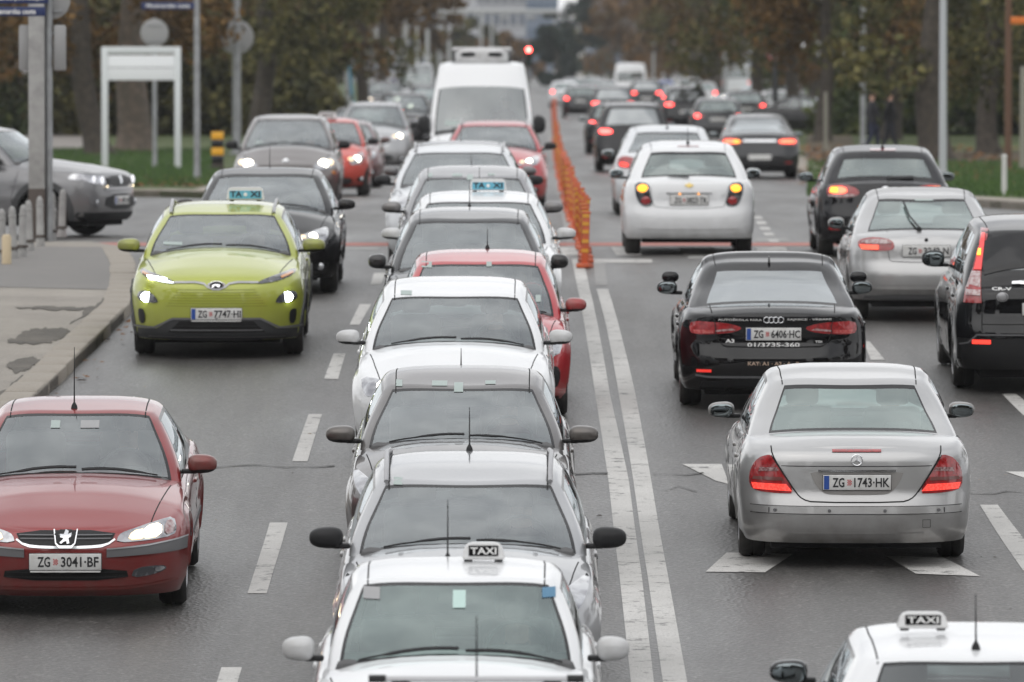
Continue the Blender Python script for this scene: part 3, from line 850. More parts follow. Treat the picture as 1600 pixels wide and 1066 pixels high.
def tail_face(poly, lit=M_TAIL, inner=None, plate=None, hot=None, lip=.30, refl=True, handle=True, z3=None, lid=None, wiper=None, hotm=M_TAILHOT):
    f = [D('tail_lamp', 'R', poly, lit, off=.006)]
    if inner: f.append(D('lamp_segment', 'R', inner[0], inner[1], off=.010, sub=True, smooth=1))
    if hot: f.append(D('lamp_segment', 'R', hot, hotm, off=.012, sub=True, smooth=1))
    if lip: f.append(D('bumper_skirt', 'R', [(-.78, .2), (.78, .2), (.74, lip), (-.74, lip)], M_BLACK, mirror=False, off=.004, smooth=0))
    if refl: f.append(D('reflector', 'R', [(.58, .36), (.74, .36), (.74, .40), (.58, .40)], M_TAIL, off=.007))
    if z3: f.append(D('high_brake_lamp', 'R', [(-.17, z3-.014), (.17, z3-.014), (.17, z3+.014), (-.17, z3+.014)], M_TAIL, mirror=False, off=.006, smooth=0))
    if lid: f.append(ST('panel_gap', 'R', lid, .009, M_DARK, off=.0015, depth=.002, it=2))
    return f

def taxi_sign(kind, x, z, y=0, face=1, size=(.30, .13), tilt=0):
    """roof sign part; face 1 reads from the front"""
    def fn(add, bvh, d, cv):
        w, h = size; L = d['L']
        xx = L/2-x; zz = cv['RF'](x)+h/2+.012+z
        bm = bmesh.new(); th = .11 if kind == 'white' else .07
        prof = [(-w/2, -h/2), (w/2, -h/2), (w/2-.02, h/2-.02), (w/2-.05, h/2), (-w/2+.05, h/2), (-w/2+.02, h/2-.02)]
        a = [bm.verts.new((th/2*(1-.35*(p[1]+h/2)/h), p[0], p[1])) for p in prof]; b = [bm.verts.new((-th/2*(1-.35*(p[1]+h/2)/h), p[0], p[1])) for p in prof]
        bm.faces.new(a); bm.faces.new(b[::-1])
        for i in range(6): bm.faces.new((a[i], b[i], b[(i+1) % 6], a[(i+1) % 6]))
        bmesh.ops.bevel(bm, geom=bm.edges[:], offset=.008, segments=2, affect='EDGES')
        nd = add('roof_sign', bm_mesh('roof_sign', bm, M_TAXIW), (xx, y, zz), (0, 0, 0 if face > 0 else math.pi))
        tl = R_(-9 if kind == 'white' else -6)
        xo = th/2*.825+.003
        if kind == 'white':
            add('sign_panel', box_mesh('sign_panel', (0, 0, 0), (.004, w*.68, h*.62), M_GLOSSBLACK), (xo, 0, .004), (0, tl, 0), nd)
            add('lettering', text_mesh('TAXI', w*.60, h*.42, M_WHITE, .002), (xo+.004, 0, .004), (0, tl, 0), nd)
        else:
            add('sign_panel', box_mesh('sign_panel', (0, 0, 0), (.004, w*.84, h*.62), M_TAXIB), (xo, 0, -.012), (0, tl, 0), nd)
            add('lettering', text_mesh('TA', w*.30, h*.46, M_INK, .002), (xo+.004, -w*.24, -.006), (0, tl, 0), nd)
            add('lettering', text_mesh('XI', w*.26, h*.46, M_INK, .002), (xo+.004, w*.25, -.006), (0, tl, 0), nd)
            add('emblem', disc(.02, M_WHITE), (xo+.002, 0, -.01), (0, tl, 0), nd)
        bm = bmesh.new()
        for s in (-1, 1): add_box(bm, (0, s*w*.35, -h/2-.006), (.05, .05, .02), .006)
        add('sign_foot', bm_mesh('sign_foot', bm, M_BLACK), (0, 0, 0), (0, 0, 0), nd)
    return fn
def sticker(x, y, z, w, h, m=M_STICK, view='F'):
    def fn(add, bvh, d, cv):
        add('sticker', decal(bvh, 'sticker', view, [(y-w/2, z-h/2), (y+w/2, z-h/2), (y+w/2, z+h/2), (y-w/2, z+h/2)], m, off=.004, depth=.002, smooth=0))
    return fn
def passenger(x, y, z=.50, hat=False, name='driver'): pass

NOSE = dict()
CARS = {}
def model(key, d, feats, extras=()):
    CARS[key] = build_car(d, feats, extras)
    return CARS[key][0]

# --- oncoming side, in the order of the street ---------------------------------------------
def m_low_sedan():     # the dark red saloon in the left lane
    d = base_spec('sedan', L=4.6, W=1.765, H=1.40, hd=0, wb=2.7, fo=.95, r=.315, zl=.665, zsn=.635, zc=.94, zb=.90, zt=.97, uc=1.30, urf=2.02, urr=3.3, wr=.585, cf=.70, cr=.5, nf=2.5,
                  rbase=4.0, fset=[(.15, .09), (.22, .035), (.32, .02), (.42, .0), (.52, .0), (.56, .03), (.665, .10), (.9, .2)], rset=None, glass=glass('blue_windscreen', (.40, .45, .52), 1.85, 1.45, .02, .20, (.80, .89, 1)),
                  antenna=(2.12, .46, -.03), antilt=-.1, hoody=(.60, .73), bumper=.15, mirror=(.09, .12, .085), rdrop=.02)
    hl = [(.37, .545), (.60, .555), (.78, .575), (.80, .62), (.775, .70), (.68, .685), (.44, .625), (.385, .60)]
    f = [D('headlamp', 'F', hl, M_LAMP, off=.007),
         D('reflector', 'F', [(.45, .56), (.58, .565), (.58, .635), (.48, .62)], M_GLOWW, off=.011, sub=True),
         D('bulb', 'F', [(.55, .568), (.69, .578), (.69, .668), (.57, .645)], M_BULBW, off=.013, sub=True),
         D('indicator_lens', 'F', [(.715, .58), (.785, .60), (.77, .68), (.715, .675)], M_TAILCLEAR, off=.012, sub=True),
         D('grille', 'F', [(-.37, .63), (-.33, .55), (-.26, .53), (.26, .53), (.33, .55), (.37, .63)], M_BLACK, mirror=False, off=.006),
         ST('grille_slat', 'F', [(-.33, .575), (.33, .575)], .008, M_GREYPL, off=.010, sub=True), ST('grille_slat', 'F', [(-.34, .60), (.34, .60)], .008, M_GREYPL, off=.010, sub=True),
         ST('grille_trim', 'F', [(-.36, .57), (-.30, .53), (-.15, .518), (.15, .518), (.30, .53), (.36, .57)], .013, M_CHROME, off=.010, it=1),
         D('badge_shield', 'F', [(-.085, .63), (.085, .63), (.07, .535), (.05, .522), (-.05, .522), (-.07, .535)], M_BLACK, mirror=False, off=.012),
         ST('shield_rim', 'F', [(-.085, .63), (-.07, .54), (-.045, .52), (.045, .52), (.07, .54), (.085, .63)], .009, M_CHROME, off=.018, sub=True),
         D('badge', 'F', [(-.012, .60), (0, .628), (.022, .62), (.018, .60), (.045, .61), (.04, .585), (.022, .575), (.03, .54), (.012, .535), (.008, .556), (-.012, .55), (-.03, .535), (-.042, .545), (-.022, .562), (-.012, .575), (-.038, .58), (-.04, .60)], M_CHROME, mirror=False, off=.019, smooth=0, grid=.2),
         # bumper rubbing strip with a bright top edge, interrupted by the plate
         D('bumper_strip', 'F', [(.30, .445), (.865, .47), (.872, .555), (.30, .505)], M_GREYPL, off=.012, smooth=0),
         ST('strip_edge', 'F', [(.30, .505), (.60, .522), (.87, .558)], .010, M_SILVERPL, off=.017, sub=False, mirror=True),
         D('lower_grille', 'F', [(-.46, .275), (.46, .275), (.44, .365), (-.44, .365)], M_DARK, mirror=False, off=.006),
         ST('grille_slat', 'F', [(-.43, .30), (.43, .30)], .010, M_BLACK, off=.014, sub=True), ST('grille_slat', 'F', [(-.43, .335), (.43, .335)], .010, M_BLACK, off=.014, sub=True),
         D('fog_lamp', 'F', [(.47, .285), (.66, .31), (.735, .345), (.70, .375), (.50, .365)], M_LAMPDK, off=.008),
         D('fog_lens', 'F', [(.65, .32), (.72, .345), (.70, .368), (.64, .36)], M_LAMP, off=.012, sub=True),
         ST('bumper_crease', 'F', [(-.8, .255), (-.45, .215), (.45, .215), (.8, .255)], .012, M_PAINT, off=.012),
         ('plate', 'ZG 3041·BF', 'F', .415, dict(blue=False, frame_text=True)),
         ('text', 'www.imvozila.hr', 'F', (0, .332), (.22, .012), M_WHITE),
         D('side_strip', 'L', [(-1.2, .46), (1.1, .46), (1.1, .52), (-1.2, .52)], M_GREYPL, off=.006)]
    return model('low_sedan', d, f, [sticker(0, -.16, 1.26, .07, .05), sticker(0, .10, 1.26, .14, .05, M_CABIN2)])

def m_kona():          # lime green crossover
    d = base_spec('suv', L=4.18, W=1.80, H=1.48, wb=2.6, fo=.86, r=.33, zl=.865, zsn=.82, zc=1.08, zb=1.01, zt=1.03, uc=1.22, urf=1.95, wr=.60, cf=.72, nf=2.7, cr=.5,
                  fset=[(.17, .09), (.26, .02), (.42, .0), (.6, .0), (.74, .015), (.83, .05), (.9, .12), (1.1, .25)], rails=True, hoody=(.62, .76), hoodc=.06, mirror=(.10, .13, .085), bumper=.2)
    cl = mat('arch_cladding', (.035, .036, .038), .55)
    x1, x2, r = 4.18/2-.86, 4.18/2-.86-2.6, .33
    def arch(cx):
        o = [(cx+(r+.12)*math.cos(R_(a)), r+(r+.12)*math.sin(R_(a))) for a in range(-12, 193, 12)]
        i = [(cx+(r+.062)*math.cos(R_(a)), r+(r+.062)*math.sin(R_(a))) for a in range(-12, 193, 12)]
        return o, i
    f = [D('headlamp', 'F', [(.60, .575), (.80, .60), (.83, .64), (.80, .70), (.70, .70), (.62, .64)], M_LAMPDK, off=.008),
         SP('bulb', 'F', (.715, .64), disc(.062, M_BULBC, .85), mirror=True, off=.014, sub=True),
         D('running_lamp', 'F', [(.42, .775), (.62, .80), (.80, .86), (.81, .91), (.62, .865), (.43, .805)], M_LAMPDK, off=.008),
         ST('indicator', 'F', [(.66, .835), (.78, .875)], .02, M_AMBER, off=.014, mirror=True, sub=True),
         D('lit_strip', 'F', [(-.50, .80), (-.44, .79), (-.70, .82), (-.72, .85), (-.52, .83)], M_BULBC, off=.014, mirror=False, smooth=0),
         ST('grille_trim', 'F', [(-.43, .795), (-.15, .80), (-.07, .735), (.07, .735), (.15, .80), (.43, .795)], .018, M_SILVERPL, off=.009, it=1),
         D('badge_back', 'F', [(-.10, .80), (.10, .80), (.07, .72), (-.07, .72)], M_SILVERPL, mirror=False, off=.008),
         SP('badge_ring', 'F', (0, .765), disc(.078, M_CHROME, .58), off=.014), SP('badge_field', 'F', (0, .765), disc(.066, M_BLACK, .55), off=.02),
         D('badge', 'F', [(-.05, .742), (-.03, .742), (-.012, .762), (.014, .766), (.014, .745), (.032, .745), (.05, .788), (.03, .788), (.014, .772), (-.012, .768), (-.012, .788), (-.03, .788)], M_CHROME, mirror=False, off=.026, smooth=0, grid=.2),
         D('lower_bumper', 'F', [(-.88, .16), (.88, .16), (.88, .31), (.62, .32), (.45, .42), (-.45, .42), (-.62, .32), (-.88, .31)], cl, mirror=False, off=.008, smooth=0),
         ST('bumper_trim', 'F', [(-.87, .335), (-.64, .33), (-.45, .425), (.45, .425), (.64, .33), (.87, .335)], .022, M_GREYPL, off=.016),
         D('lower_grille', 'F', [(-.5, .285), (.5, .285), (.38, .40), (-.38, .40)], M_DARK, mirror=False, off=.014, smooth=0),
         ST('grille_slat', 'F', [(-.47, .31), (.47, .31)], .012, M_GREYPL, off=.02, sub=True), ST('grille_slat', 'F', [(-.43, .35), (.43, .35)], .012, M_BLACK, off=.02, sub=True),
         ST('lip', 'F', [(-.7, .245), (.7, .245)], .014, M_GREYPL, off=.016),
         D('air_curtain', 'F', [(.74, .37), (.80, .36), (.82, .50), (.79, .52), (.745, .50)], M_BLACK, off=.008),
         ('plate', 'ZG 7747·HI', 'F', .475, dict(frame_text=True))]
    for cx in (x1, x2):
        o, i = arch(cx); f.append(D('arch_cladding', 'L', o+i[::-1], cl, off=.012, smooth=0, grid=.12))
    f.append(D('sill_cladding', 'L', [(x2+.4, .2), (x1-.4, .2), (x1-.4, .34), (x2+.4, .34)], cl, off=.010, smooth=0))
    # close-set dimples pressed into the closed nose panel
    for i in range(-9, 10):
        for j in range(6):
            if abs(i*.055+(j % 2)*.027) < .55 and not (abs(i) < 6 and j < 1): f.append(None)
            pass
    f = [x for x in f if x]
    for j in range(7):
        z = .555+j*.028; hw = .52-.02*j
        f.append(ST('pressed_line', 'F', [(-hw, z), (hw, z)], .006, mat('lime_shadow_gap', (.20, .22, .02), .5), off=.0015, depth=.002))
    return model('kona', d, f, [sticker(0, -.50, 1.115, .2, .03)])

def generic_front(key, kind, lit=M_BULB, **kw):
    ff = kw.pop('ff', {}); feats = kw.pop('feats', []); extras = kw.pop('extras', []); pl = kw.pop('plate', None)
    d = base_spec(kind, **kw)
    f = front_face(lit=lit, **ff)
    if pl is not None: f.append(('plate', pl, 'F', ff.get('pz', .46)))
    return model(key, d, f+feats, extras)
# ------------------------------------------------------------------ the setting
def ground_mat(name, c1, c2, c3, scale=1.0, rough=.8, bump=.15, streak=0, spec=.4, fine=60):
    m = bpy.data.materials.new(name); m.use_nodes = True; nt = m.node_tree; N = nt.nodes.new; K_ = nt.links.new; b = nt.nodes['Principled BSDF']
    tc = N('ShaderNodeTexCoord'); mp = N('ShaderNodeMapping'); mp.inputs['Scale'].default_value = (1, 1 if not streak else streak, 1); K_(tc.outputs['Object'], mp.inputs[0])
    n1 = N('ShaderNodeTexNoise'); n1.inputs['Scale'].default_value = .55*scale; n1.inputs['Detail'].default_value = 8; n1.inputs['Roughness'].default_value = .62; K_(mp.outputs[0], n1.inputs['Vector'])
    n2 = N('ShaderNodeTexNoise'); n2.inputs['Scale'].default_value = fine; n2.inputs['Detail'].default_value = 3; K_(tc.outputs['Object'], n2.inputs['Vector'])
    n3 = N('ShaderNodeTexVoronoi'); n3.inputs['Scale'].default_value = fine*.9; K_(tc.outputs['Object'], n3.inputs['Vector'])
    r1 = N('ShaderNodeValToRGB'); r1.color_ramp.elements[0].position = .36; r1.color_ramp.elements[1].position = .66; r1.color_ramp.elements[0].color = (*c1, 1); r1.color_ramp.elements[1].color = (*c2, 1); K_(n1.outputs['Fac'], r1.inputs[0])
    r2 = N('ShaderNodeValToRGB'); r2.color_ramp.elements[0].position = .52; r2.color_ramp.elements[1].position = .72; r2.color_ramp.elements[0].color = (0, 0, 0, 1); r2.color_ramp.elements[1].color = (1, 1, 1, 1); K_(n2.outputs['Fac'], r2.inputs[0])
    mx = N('ShaderNodeMix'); mx.data_type = 'RGBA'; K_(r2.outputs[0], mx.inputs[0]); K_(r1.outputs[0], mx.inputs[6]); mx.inputs[7].default_value = (*c3, 1); K_(mx.outputs[2], b.inputs['Base Color'])
    rr = N('ShaderNodeMapRange'); rr.inputs['From Min'].default_value = .3; rr.inputs['From Max'].default_value = .7; rr.inputs['To Min'].default_value = rough-.14; rr.inputs['To Max'].default_value = rough+.1; K_(n1.outputs['Fac'], rr.inputs['Value']); K_(rr.outputs[0], b.inputs['Roughness'])
    bu = N('ShaderNodeBump'); bu.inputs['Strength'].default_value = bump; bu.inputs['Distance'].default_value = .02; K_(n3.outputs['Distance'], bu.inputs['Height']); K_(bu.outputs[0], b.inputs['Normal'])
    b.inputs['Specular IOR Level'].default_value = spec
    _mats[name] = m; return m
M_ASPH = ground_mat('asphalt', (.050, .048, .046), (.078, .075, .071), (.16, .153, .145), 1.0, .44, .4, .12, .5, 30)
M_SIDE = ground_mat('pavement_asphalt', (.20, .18, .155), (.31, .285, .25), (.38, .355, .32), 1.6, .8, .3)
M_KERB = ground_mat('kerb_concrete', (.27, .242, .205), (.35, .318, .275), (.20, .175, .14), 3, .8, .3)
M_GRASS = ground_mat('grass_soil', (.038, .062, .016), (.07, .105, .024), (.10, .07, .03), 1.2, .9, .8, fine=14)
M_EARTH = ground_mat('leafy_soil', (.055, .045, .028), (.085, .07, .04), (.13, .075, .03), 1.2, .9, .8, fine=14)
M_PATH = ground_mat('path_paving', (.20, .18, .165), (.27, .25, .23), (.15, .13, .12), 1, .8, .2)
M_REDP = ground_mat('red_cycle_paint', (.36, .12, .095), (.42, .17, .14), (.25, .14, .12), 1.5, .7, .2)
def worn_white():
    m = ground_mat('road_paint', (.40, .39, .37), (.55, .54, .52), (.33, .32, .31), 1.3, .6, .2)
    nt = m.node_tree; b = nt.nodes['Principled BSDF']; N = nt.nodes.new; K_ = nt.links.new
    old = b.inputs['Base Color'].links[0].from_socket
    tc = N('ShaderNodeTexCoord'); nz = N('ShaderNodeTexNoise'); nz.inputs['Scale'].default_value = 5; nz.inputs['Detail'].default_value = 9; nz.inputs['Roughness'].default_value = .75; K_(tc.outputs['Object'], nz.inputs['Vector'])
    cr = N('ShaderNodeValToRGB'); cr.color_ramp.elements[0].position = .55; cr.color_ramp.elements[1].position = .63; cr.color_ramp.elements[0].color = (0, 0, 0, 1); cr.color_ramp.elements[1].color = (1, 1, 1, 1); K_(nz.outputs['Fac'], cr.inputs[0])
    mx = N('ShaderNodeMix'); mx.data_type = 'RGBA'; K_(cr.outputs[0], mx.inputs[0]); K_(old, mx.inputs[6]); mx.inputs[7].default_value = (.12, .118, .115, 1); K_(mx.outputs[2], b.inputs['Base Color'])
    return m
M_ROADW = worn_white()
M_FAINT = ground_mat('faded_road_paint', (.20, .197, .19), (.30, .295, .285), (.14, .138, .135), 2.5, .6, .2)

ys = [-120, -60, -20, 0] + [20+2*i for i in range(75)] + [170+10*i for i in range(34)] + [510+60*i for i in range(17)]
def sheet(name, x0, x1, m, dz=0, ys=ys, nx=1):
    """x0, x1: numbers or functions of y"""
    f0 = x0 if callable(x0) else (lambda y: x0); f1 = x1 if callable(x1) else (lambda y: x1)
    V = [(f0(y)+(f1(y)-f0(y))*i/nx, y, zg(y)+dz) for y in ys for i in range(nx+1)]
    F = [(j*(nx+1)+i, j*(nx+1)+i+1, (j+1)*(nx+1)+i+1, (j+1)*(nx+1)+i) for j in range(len(ys)-1) for i in range(nx)]
    return add_obj(name, new_mesh(name, V, F, m), kind='structure')
def asphalt_wear():
    """polished wheel tracks, oil darkened lane middles and coarse grit"""
    nt = M_ASPH.node_tree; b = nt.nodes['Principled BSDF']; N = nt.nodes.new; K_ = nt.links.new; old = b.inputs['Base Color'].links[0].from_socket
    tc = N('ShaderNodeTexCoord'); sp = N('ShaderNodeSeparateXYZ'); K_(tc.outputs['Object'], sp.inputs[0])
    nz = N('ShaderNodeTexNoise'); nz.inputs['Scale'].default_value = .12; K_(tc.outputs['Object'], nz.inputs['Vector'])
    ad = N('ShaderNodeMath'); ad.operation = 'MULTIPLY_ADD'; ad.inputs[1].default_value = 1.1; K_(nz.outputs['Fac'], ad.inputs[0]); K_(sp.outputs['X'], ad.inputs[2])
    sn = N('ShaderNodeMath'); sn.operation = 'MULTIPLY'; sn.inputs[1].default_value = 2*math.pi/1.36; K_(ad.outputs[0], sn.inputs[0]); s2 = N('ShaderNodeMath'); s2.operation = 'SINE'; K_(sn.outputs[0], s2.inputs[0])
    mp = N('ShaderNodeMapping'); mp.inputs['Scale'].default_value = (2.2, .10, 1); K_(tc.outputs['Object'], mp.inputs[0]); n2 = N('ShaderNodeTexNoise'); n2.inputs['Scale'].default_value = 1.6; n2.inputs['Detail'].default_value = 6; K_(mp.outputs[0], n2.inputs['Vector'])
    m1 = N('ShaderNodeMath'); m1.operation = 'MULTIPLY_ADD'; m1.inputs[1].default_value = .09; K_(s2.outputs[0], m1.inputs[0]); K_(n2.outputs['Fac'], m1.inputs[2])
    mr = N('ShaderNodeMapRange'); mr.inputs['From Min'].default_value = .3; mr.inputs['From Max'].default_value = .7; mr.inputs['To Min'].default_value = .80; mr.inputs['To Max'].default_value = 1.22; K_(m1.outputs[0], mr.inputs['Value'])
    vo = N('ShaderNodeTexNoise'); vo.inputs['Scale'].default_value = 16; vo.inputs['Detail'].default_value = 2; K_(tc.outputs['Object'], vo.inputs['Vector'])
    m3 = N('ShaderNodeMapRange'); m3.inputs['From Min'].default_value = .35; m3.inputs['From Max'].default_value = .65; m3.inputs['To Min'].default_value = .88; m3.inputs['To Max'].default_value = 1.13; K_(vo.outputs['Fac'], m3.inputs['Value'])
    mm = N('ShaderNodeMath'); mm.operation = 'MULTIPLY'; K_(mr.outputs[0], mm.inputs[0]); K_(m3.outputs[0], mm.inputs[1])
    mx = N('ShaderNodeVectorMath'); mx.operation = 'SCALE'; K_(old, mx.inputs[0]); K_(mm.outputs[0], mx.inputs['Scale']); K_(mx.outputs[0], b.inputs['Base Color'])
asphalt_wear()
sheet('ground', -900, 900, M_EARTH, -.05)
sheet('road', -60, 60, M_ASPH, 0, [y for y in ys if y < 1300])
def slab(name, pts, m, h=.12, kind='structure', kerb=None, label=None, step=4.0, kw=.16):
    """raised area with an outline in metres, upright edges all round"""
    bm = bmesh.new(); vs = [bm.verts.new((p[0], p[1], 0)) for p in pts]; bm.faces.new(vs)
    y0, y1 = min(p[1] for p in pts), max(p[1] for p in pts); y = y0+step
    while y < y1:
        bmesh.ops.bisect_plane(bm, geom=bm.verts[:]+bm.edges[:]+bm.faces[:], plane_co=(0, y, 0), plane_no=(0, 1, 0)); y += step if y < 180 else 15
    if bm.faces[:][0].normal.z < 0: bmesh.ops.reverse_faces(bm, faces=bm.faces)
    be = [e for e in bm.edges if e.is_boundary]
    for v in bm.verts: v.co.z = zg(v.co.y)+h
    r = bmesh.ops.extrude_edge_only(bm, edges=be)
    for v in [g for g in r['geom'] if isinstance(g, bmesh.types.BMVert)]: v.co.z -= h+.03
    o = add_obj(name, bm_mesh(name, bm, m, False), kind=kind)
    return o
def kerb_line(pts, w=.22, h=.14, name='kerb', side=1):
    """kerb stones along a polyline in metres; side: which hand the stones lie on"""
    pts = [Vector((p[0], p[1])) for p in pts]; dense = []
    for i in range(len(pts)-1):
        k = max(1, int((pts[i+1]-pts[i]).length/1.5)); dense += [pts[i].lerp(pts[i+1], j/k) for j in range(k)]
    dense.append(pts[-1]); V = []; F = []
    for i, p in enumerate(dense):
        t = (dense[min(i+1, len(dense)-1)]-dense[max(i-1, 0)]).normalized(); n = Vector((-t.y, t.x))*side
        z = zg(p.y)
        for (q, zz) in ((0, -.02), (0, h-.02), (.02, h), (w, h), (w, h-.03)): V.append((p.x+n.x*q, p.y+n.y*q, z+zz))
    for i in range(len(dense)-1):
        for k in range(4): F.append((i*5+k, i*5+k+1, i*5+6+k, i*5+5+k))
    return add_obj(name, new_mesh(name, V, F, M_KERB, smooth=False), kind='structure')
def mark(name, pts, m=None, dz=.004, px=True):
    """painted area on the road"""
    q = [G(*p) for p in pts] if px else pts
    bm = bmesh.new(); vs = [bm.verts.new((p[0], p[1], 0)) for p in q]; bm.faces.new(vs)
    y0, y1 = min(p[1] for p in q), max(p[1] for p in q); k = int((y1-y0)/1.5)
    for i in range(1, k+1): bmesh.ops.bisect_plane(bm, geom=bm.verts[:]+bm.edges[:]+bm.faces[:], plane_co=(0, y0+(y1-y0)*i/(k+1), 0), plane_no=(0, 1, 0))
    for v in bm.verts: v.co.z = zg(v.co.y)+dz
    if bm.faces[:][0].normal.z < 0: bmesh.ops.reverse_faces(bm, faces=bm.faces)
    return add_obj(name, bm_mesh(name, bm, m or M_ROADW, False, recalc=False), kind='structure')
# double centre line
LL = [(405, 893, 911), (450, 902, 921), (513, 914, 935), (616, 930, 953), (753, 951, 983), (900, 968, 1003), (1066, 986, 1022), (1300, 1010, 1052)]
RL = [(452, 932, 950), (513, 948, 968), (616, 967, 993), (753, 990, 1018), (900, 1012, 1044), (1066, 1036, 1074), (1300, 1070, 1114)]
for T_ in (LL, RL): mark('centre_line', [(a, y) for y, a, b in T_]+[(b, y) for y, a, b in T_[::-1]])
mark('centre_line', [(927, 408), (944, 408), (949, 446), (931, 446)], M_FAINT)
for q in [[(421, 818), (449, 818), (416, 929), (386, 929)], [(482, 648), (503, 648), (480, 722), (456, 722)], [(521, 553), (540, 553), (528, 593), (506, 593)], [(562, 476), (580, 476), (562, 508), (546, 508)],
          [(584, 427), (602, 427), (596, 445), (579, 445)], [(345, 1045), (377, 1045), (350, 1140), (315, 1140)]]: mark('lane_dash', q)
for q in [[(1532, 790), (1560, 790), (1644, 893), (1600, 893)], [(1349, 534), (1359, 534), (1383, 563), (1361, 563)], [(1566, 616), (1588, 616), (1632, 650), (1600, 650)], [(1760, 1000), (1800, 1000), (1960, 1160), (1900, 1160)]]: mark('lane_dash', q)
for i, (x, y) in enumerate([(1174, 338), (1180, 346), (1186, 355), (1192, 364), (1199, 374), (1206, 386)]): mark('lane_dash', [(x, y), (x+15, y), (x+19, y+4.6), (x+4, y+4.6)])
mark('road_arrow', [(1066, 726), (1128, 726), (1140, 758), (1118, 752)]); mark('road_arrow', [(1136, 865), (1240, 867), (1196, 896), (1103, 895)])
mark('road_arrow', [(1385, 870), (1476, 873), (1533, 902), (1432, 898)]); mark('road_arrow', [(1572, 738), (1660, 738), (1650, 764)])
mark('road_arrow', [(1395, 461), (1450, 461), (1462, 472), (1402, 471)]); mark('road_arrow', [(1482, 462), (1560, 464), (1540, 473)])
# crossing: cycle track with white blocks, stop lines
mark('cycle_crossing', [(-260, 379.5), (1900, 379.5), (1900, 384.5), (-260, 384.5)], M_REDP, .004)
for a, b in ((955, 1003), (872, 903), (1180, 1232), (1060, 1120), (1400, 1440), (1500, 1545), (1580, 1620)): mark('crossing_block', [(a, 386.5), (b-4, 386.5), (b, 399), (a+8, 399)])
for a, b in ((520, 590), (420, 470), (640, 700)): mark('crossing_block', [(a, 386.5), (b, 386.5), (b+1, 391), (a, 391)], M_FAINT)
for a, b in ((1180, 1232), (1000, 1040)): mark('crossing_block', [(a, 372), (b, 372), (b, 377.5), (a, 377.5)], M_FAINT)
mark('stop_line', [(927, 405.5), (1019, 405.5), (1019, 411), (927, 411)]); mark('stop_line', [(1075, 400.5), (1110, 400.5), (1110, 405), (1075, 405)], M_FAINT)
mark('edge_line', [(862, 262), (873, 262), (893, 330), (908, 398), (888, 398), (876, 330)], M_FAINT)
mark('edge_line', [(852, 190), (858, 190), (870, 255), (861, 255)], M_FAINT)
# tar filled joints across the street
def joint(pts, w=.10, name='road_joint'):
    q = [G(*p) for p in pts]; random.seed(len(pts)*7+int(pts[0][0])); out = []; bm = bmesh.new(); rows = []
    for i in range(len(q)-1):
        n = max(1, int(abs(q[i+1][0]-q[i][0])/.12))
        for j in range(n):
            t = j/n; out.append((q[i][0]*(1-t)+q[i+1][0]*t, q[i][1]*(1-t)+q[i+1][1]*t+random.uniform(-.11, .11)))
    V = []; F = []
    for i, (x, y) in enumerate(out):
        ww = w*.65*random.choice((.25, .5, .8, 1.0, 1.5)); V += [(x, y-ww/2, zg(y)+.008), (x, y+ww/2, zg(y)+.008)]
        if i: F.append((2*i-2, 2*i, 2*i+1, 2*i-1))
    return add_obj(name, new_mesh(name, V, F, mat('tar_joint', (.030, .029, .028), .8), smooth=False), kind='structure')
joint([(325, 731), (400, 728), (470, 731), (548, 729)]); joint([(560, 729), (700, 733), (860, 737)]); joint([(880, 742), (950, 740), (985, 745)], .16); joint([(1020, 742), (1100, 741), (1125, 744)], .08); joint([(1505, 772), (1600, 770), (1700, 772)], .08)
joint([(1040, 768), (1060, 760), (1090, 770), (1120, 764)], .05); joint([(1350, 640), (1600, 648)], .04)
# pavement on the near left with its kerb
KP = [(-190, 900), (0, 684), (40, 648), (90, 603), (150, 545), (203, 492), (213, 462), (212, 428), (196, 400)]
kp = [G(*p) for p in KP]
pav = slab('pavement', kp+[G(140, 391), G(-700, 391), G(-900, 900)], M_SIDE, .12, step=2.5)
M_MORTAR = mat('kerb_mortar', (.10, .09, .075), .9)
kb = kerb_line(kp, .30, .118, side=1); kb.data.materials.clear(); kb.data.materials.append(M_MORTAR)
_k = [Vector((p[0], p[1])) for p in kp]; _st = []; carry = .0; sm = box_mesh('kerb_stone', (0, 0, 0), (.985, .32, .24), M_KERB, .02)
for i in range(len(_k)-1):
    a, b = _k[i], _k[i+1]; L_ = (b-a).length; t_ = (b-a).normalized(); d_ = .5
    n_ = max(1, round(L_)); st = L_/n_
    for j in range(n_):
        c = a+t_*(st*(j+.5)); nn = Vector((-t_.y, t_.x)); c = c+nn*.16
        if c.y > 130 or c.y < 30: continue
        sl = (zg(c.y+.5)-zg(c.y-.5))*t_.y; z = zg(c.y)+.135-.12+random.uniform(-.006, .006)
        X_ = Vector((t_.x, t_.y, sl)).normalized(); Z_ = Vector((0, 0, 1)); Y_ = Z_.cross(X_).normalized(); Z_ = X_.cross(Y_)
        o = bpy.data.objects.new('kerb_stone', sm); COL.objects.link(o); o.parent = kb
        o.matrix_world = Matrix.Translation((c.x+random.uniform(-.008, .008), c.y, z)) @ Matrix((X_, Y_, Z_)).transposed().to_4x4() @ Matrix.Rotation(R_(random.uniform(-.6, .6)), 4, 'Z') @ Matrix.Diagonal((st*.985, 1, 1, 1))
M_PATCH = ground_mat('broken_asphalt', (.10, .092, .08), (.18, .165, .145), (.06, .055, .048), 4, .9, .8)
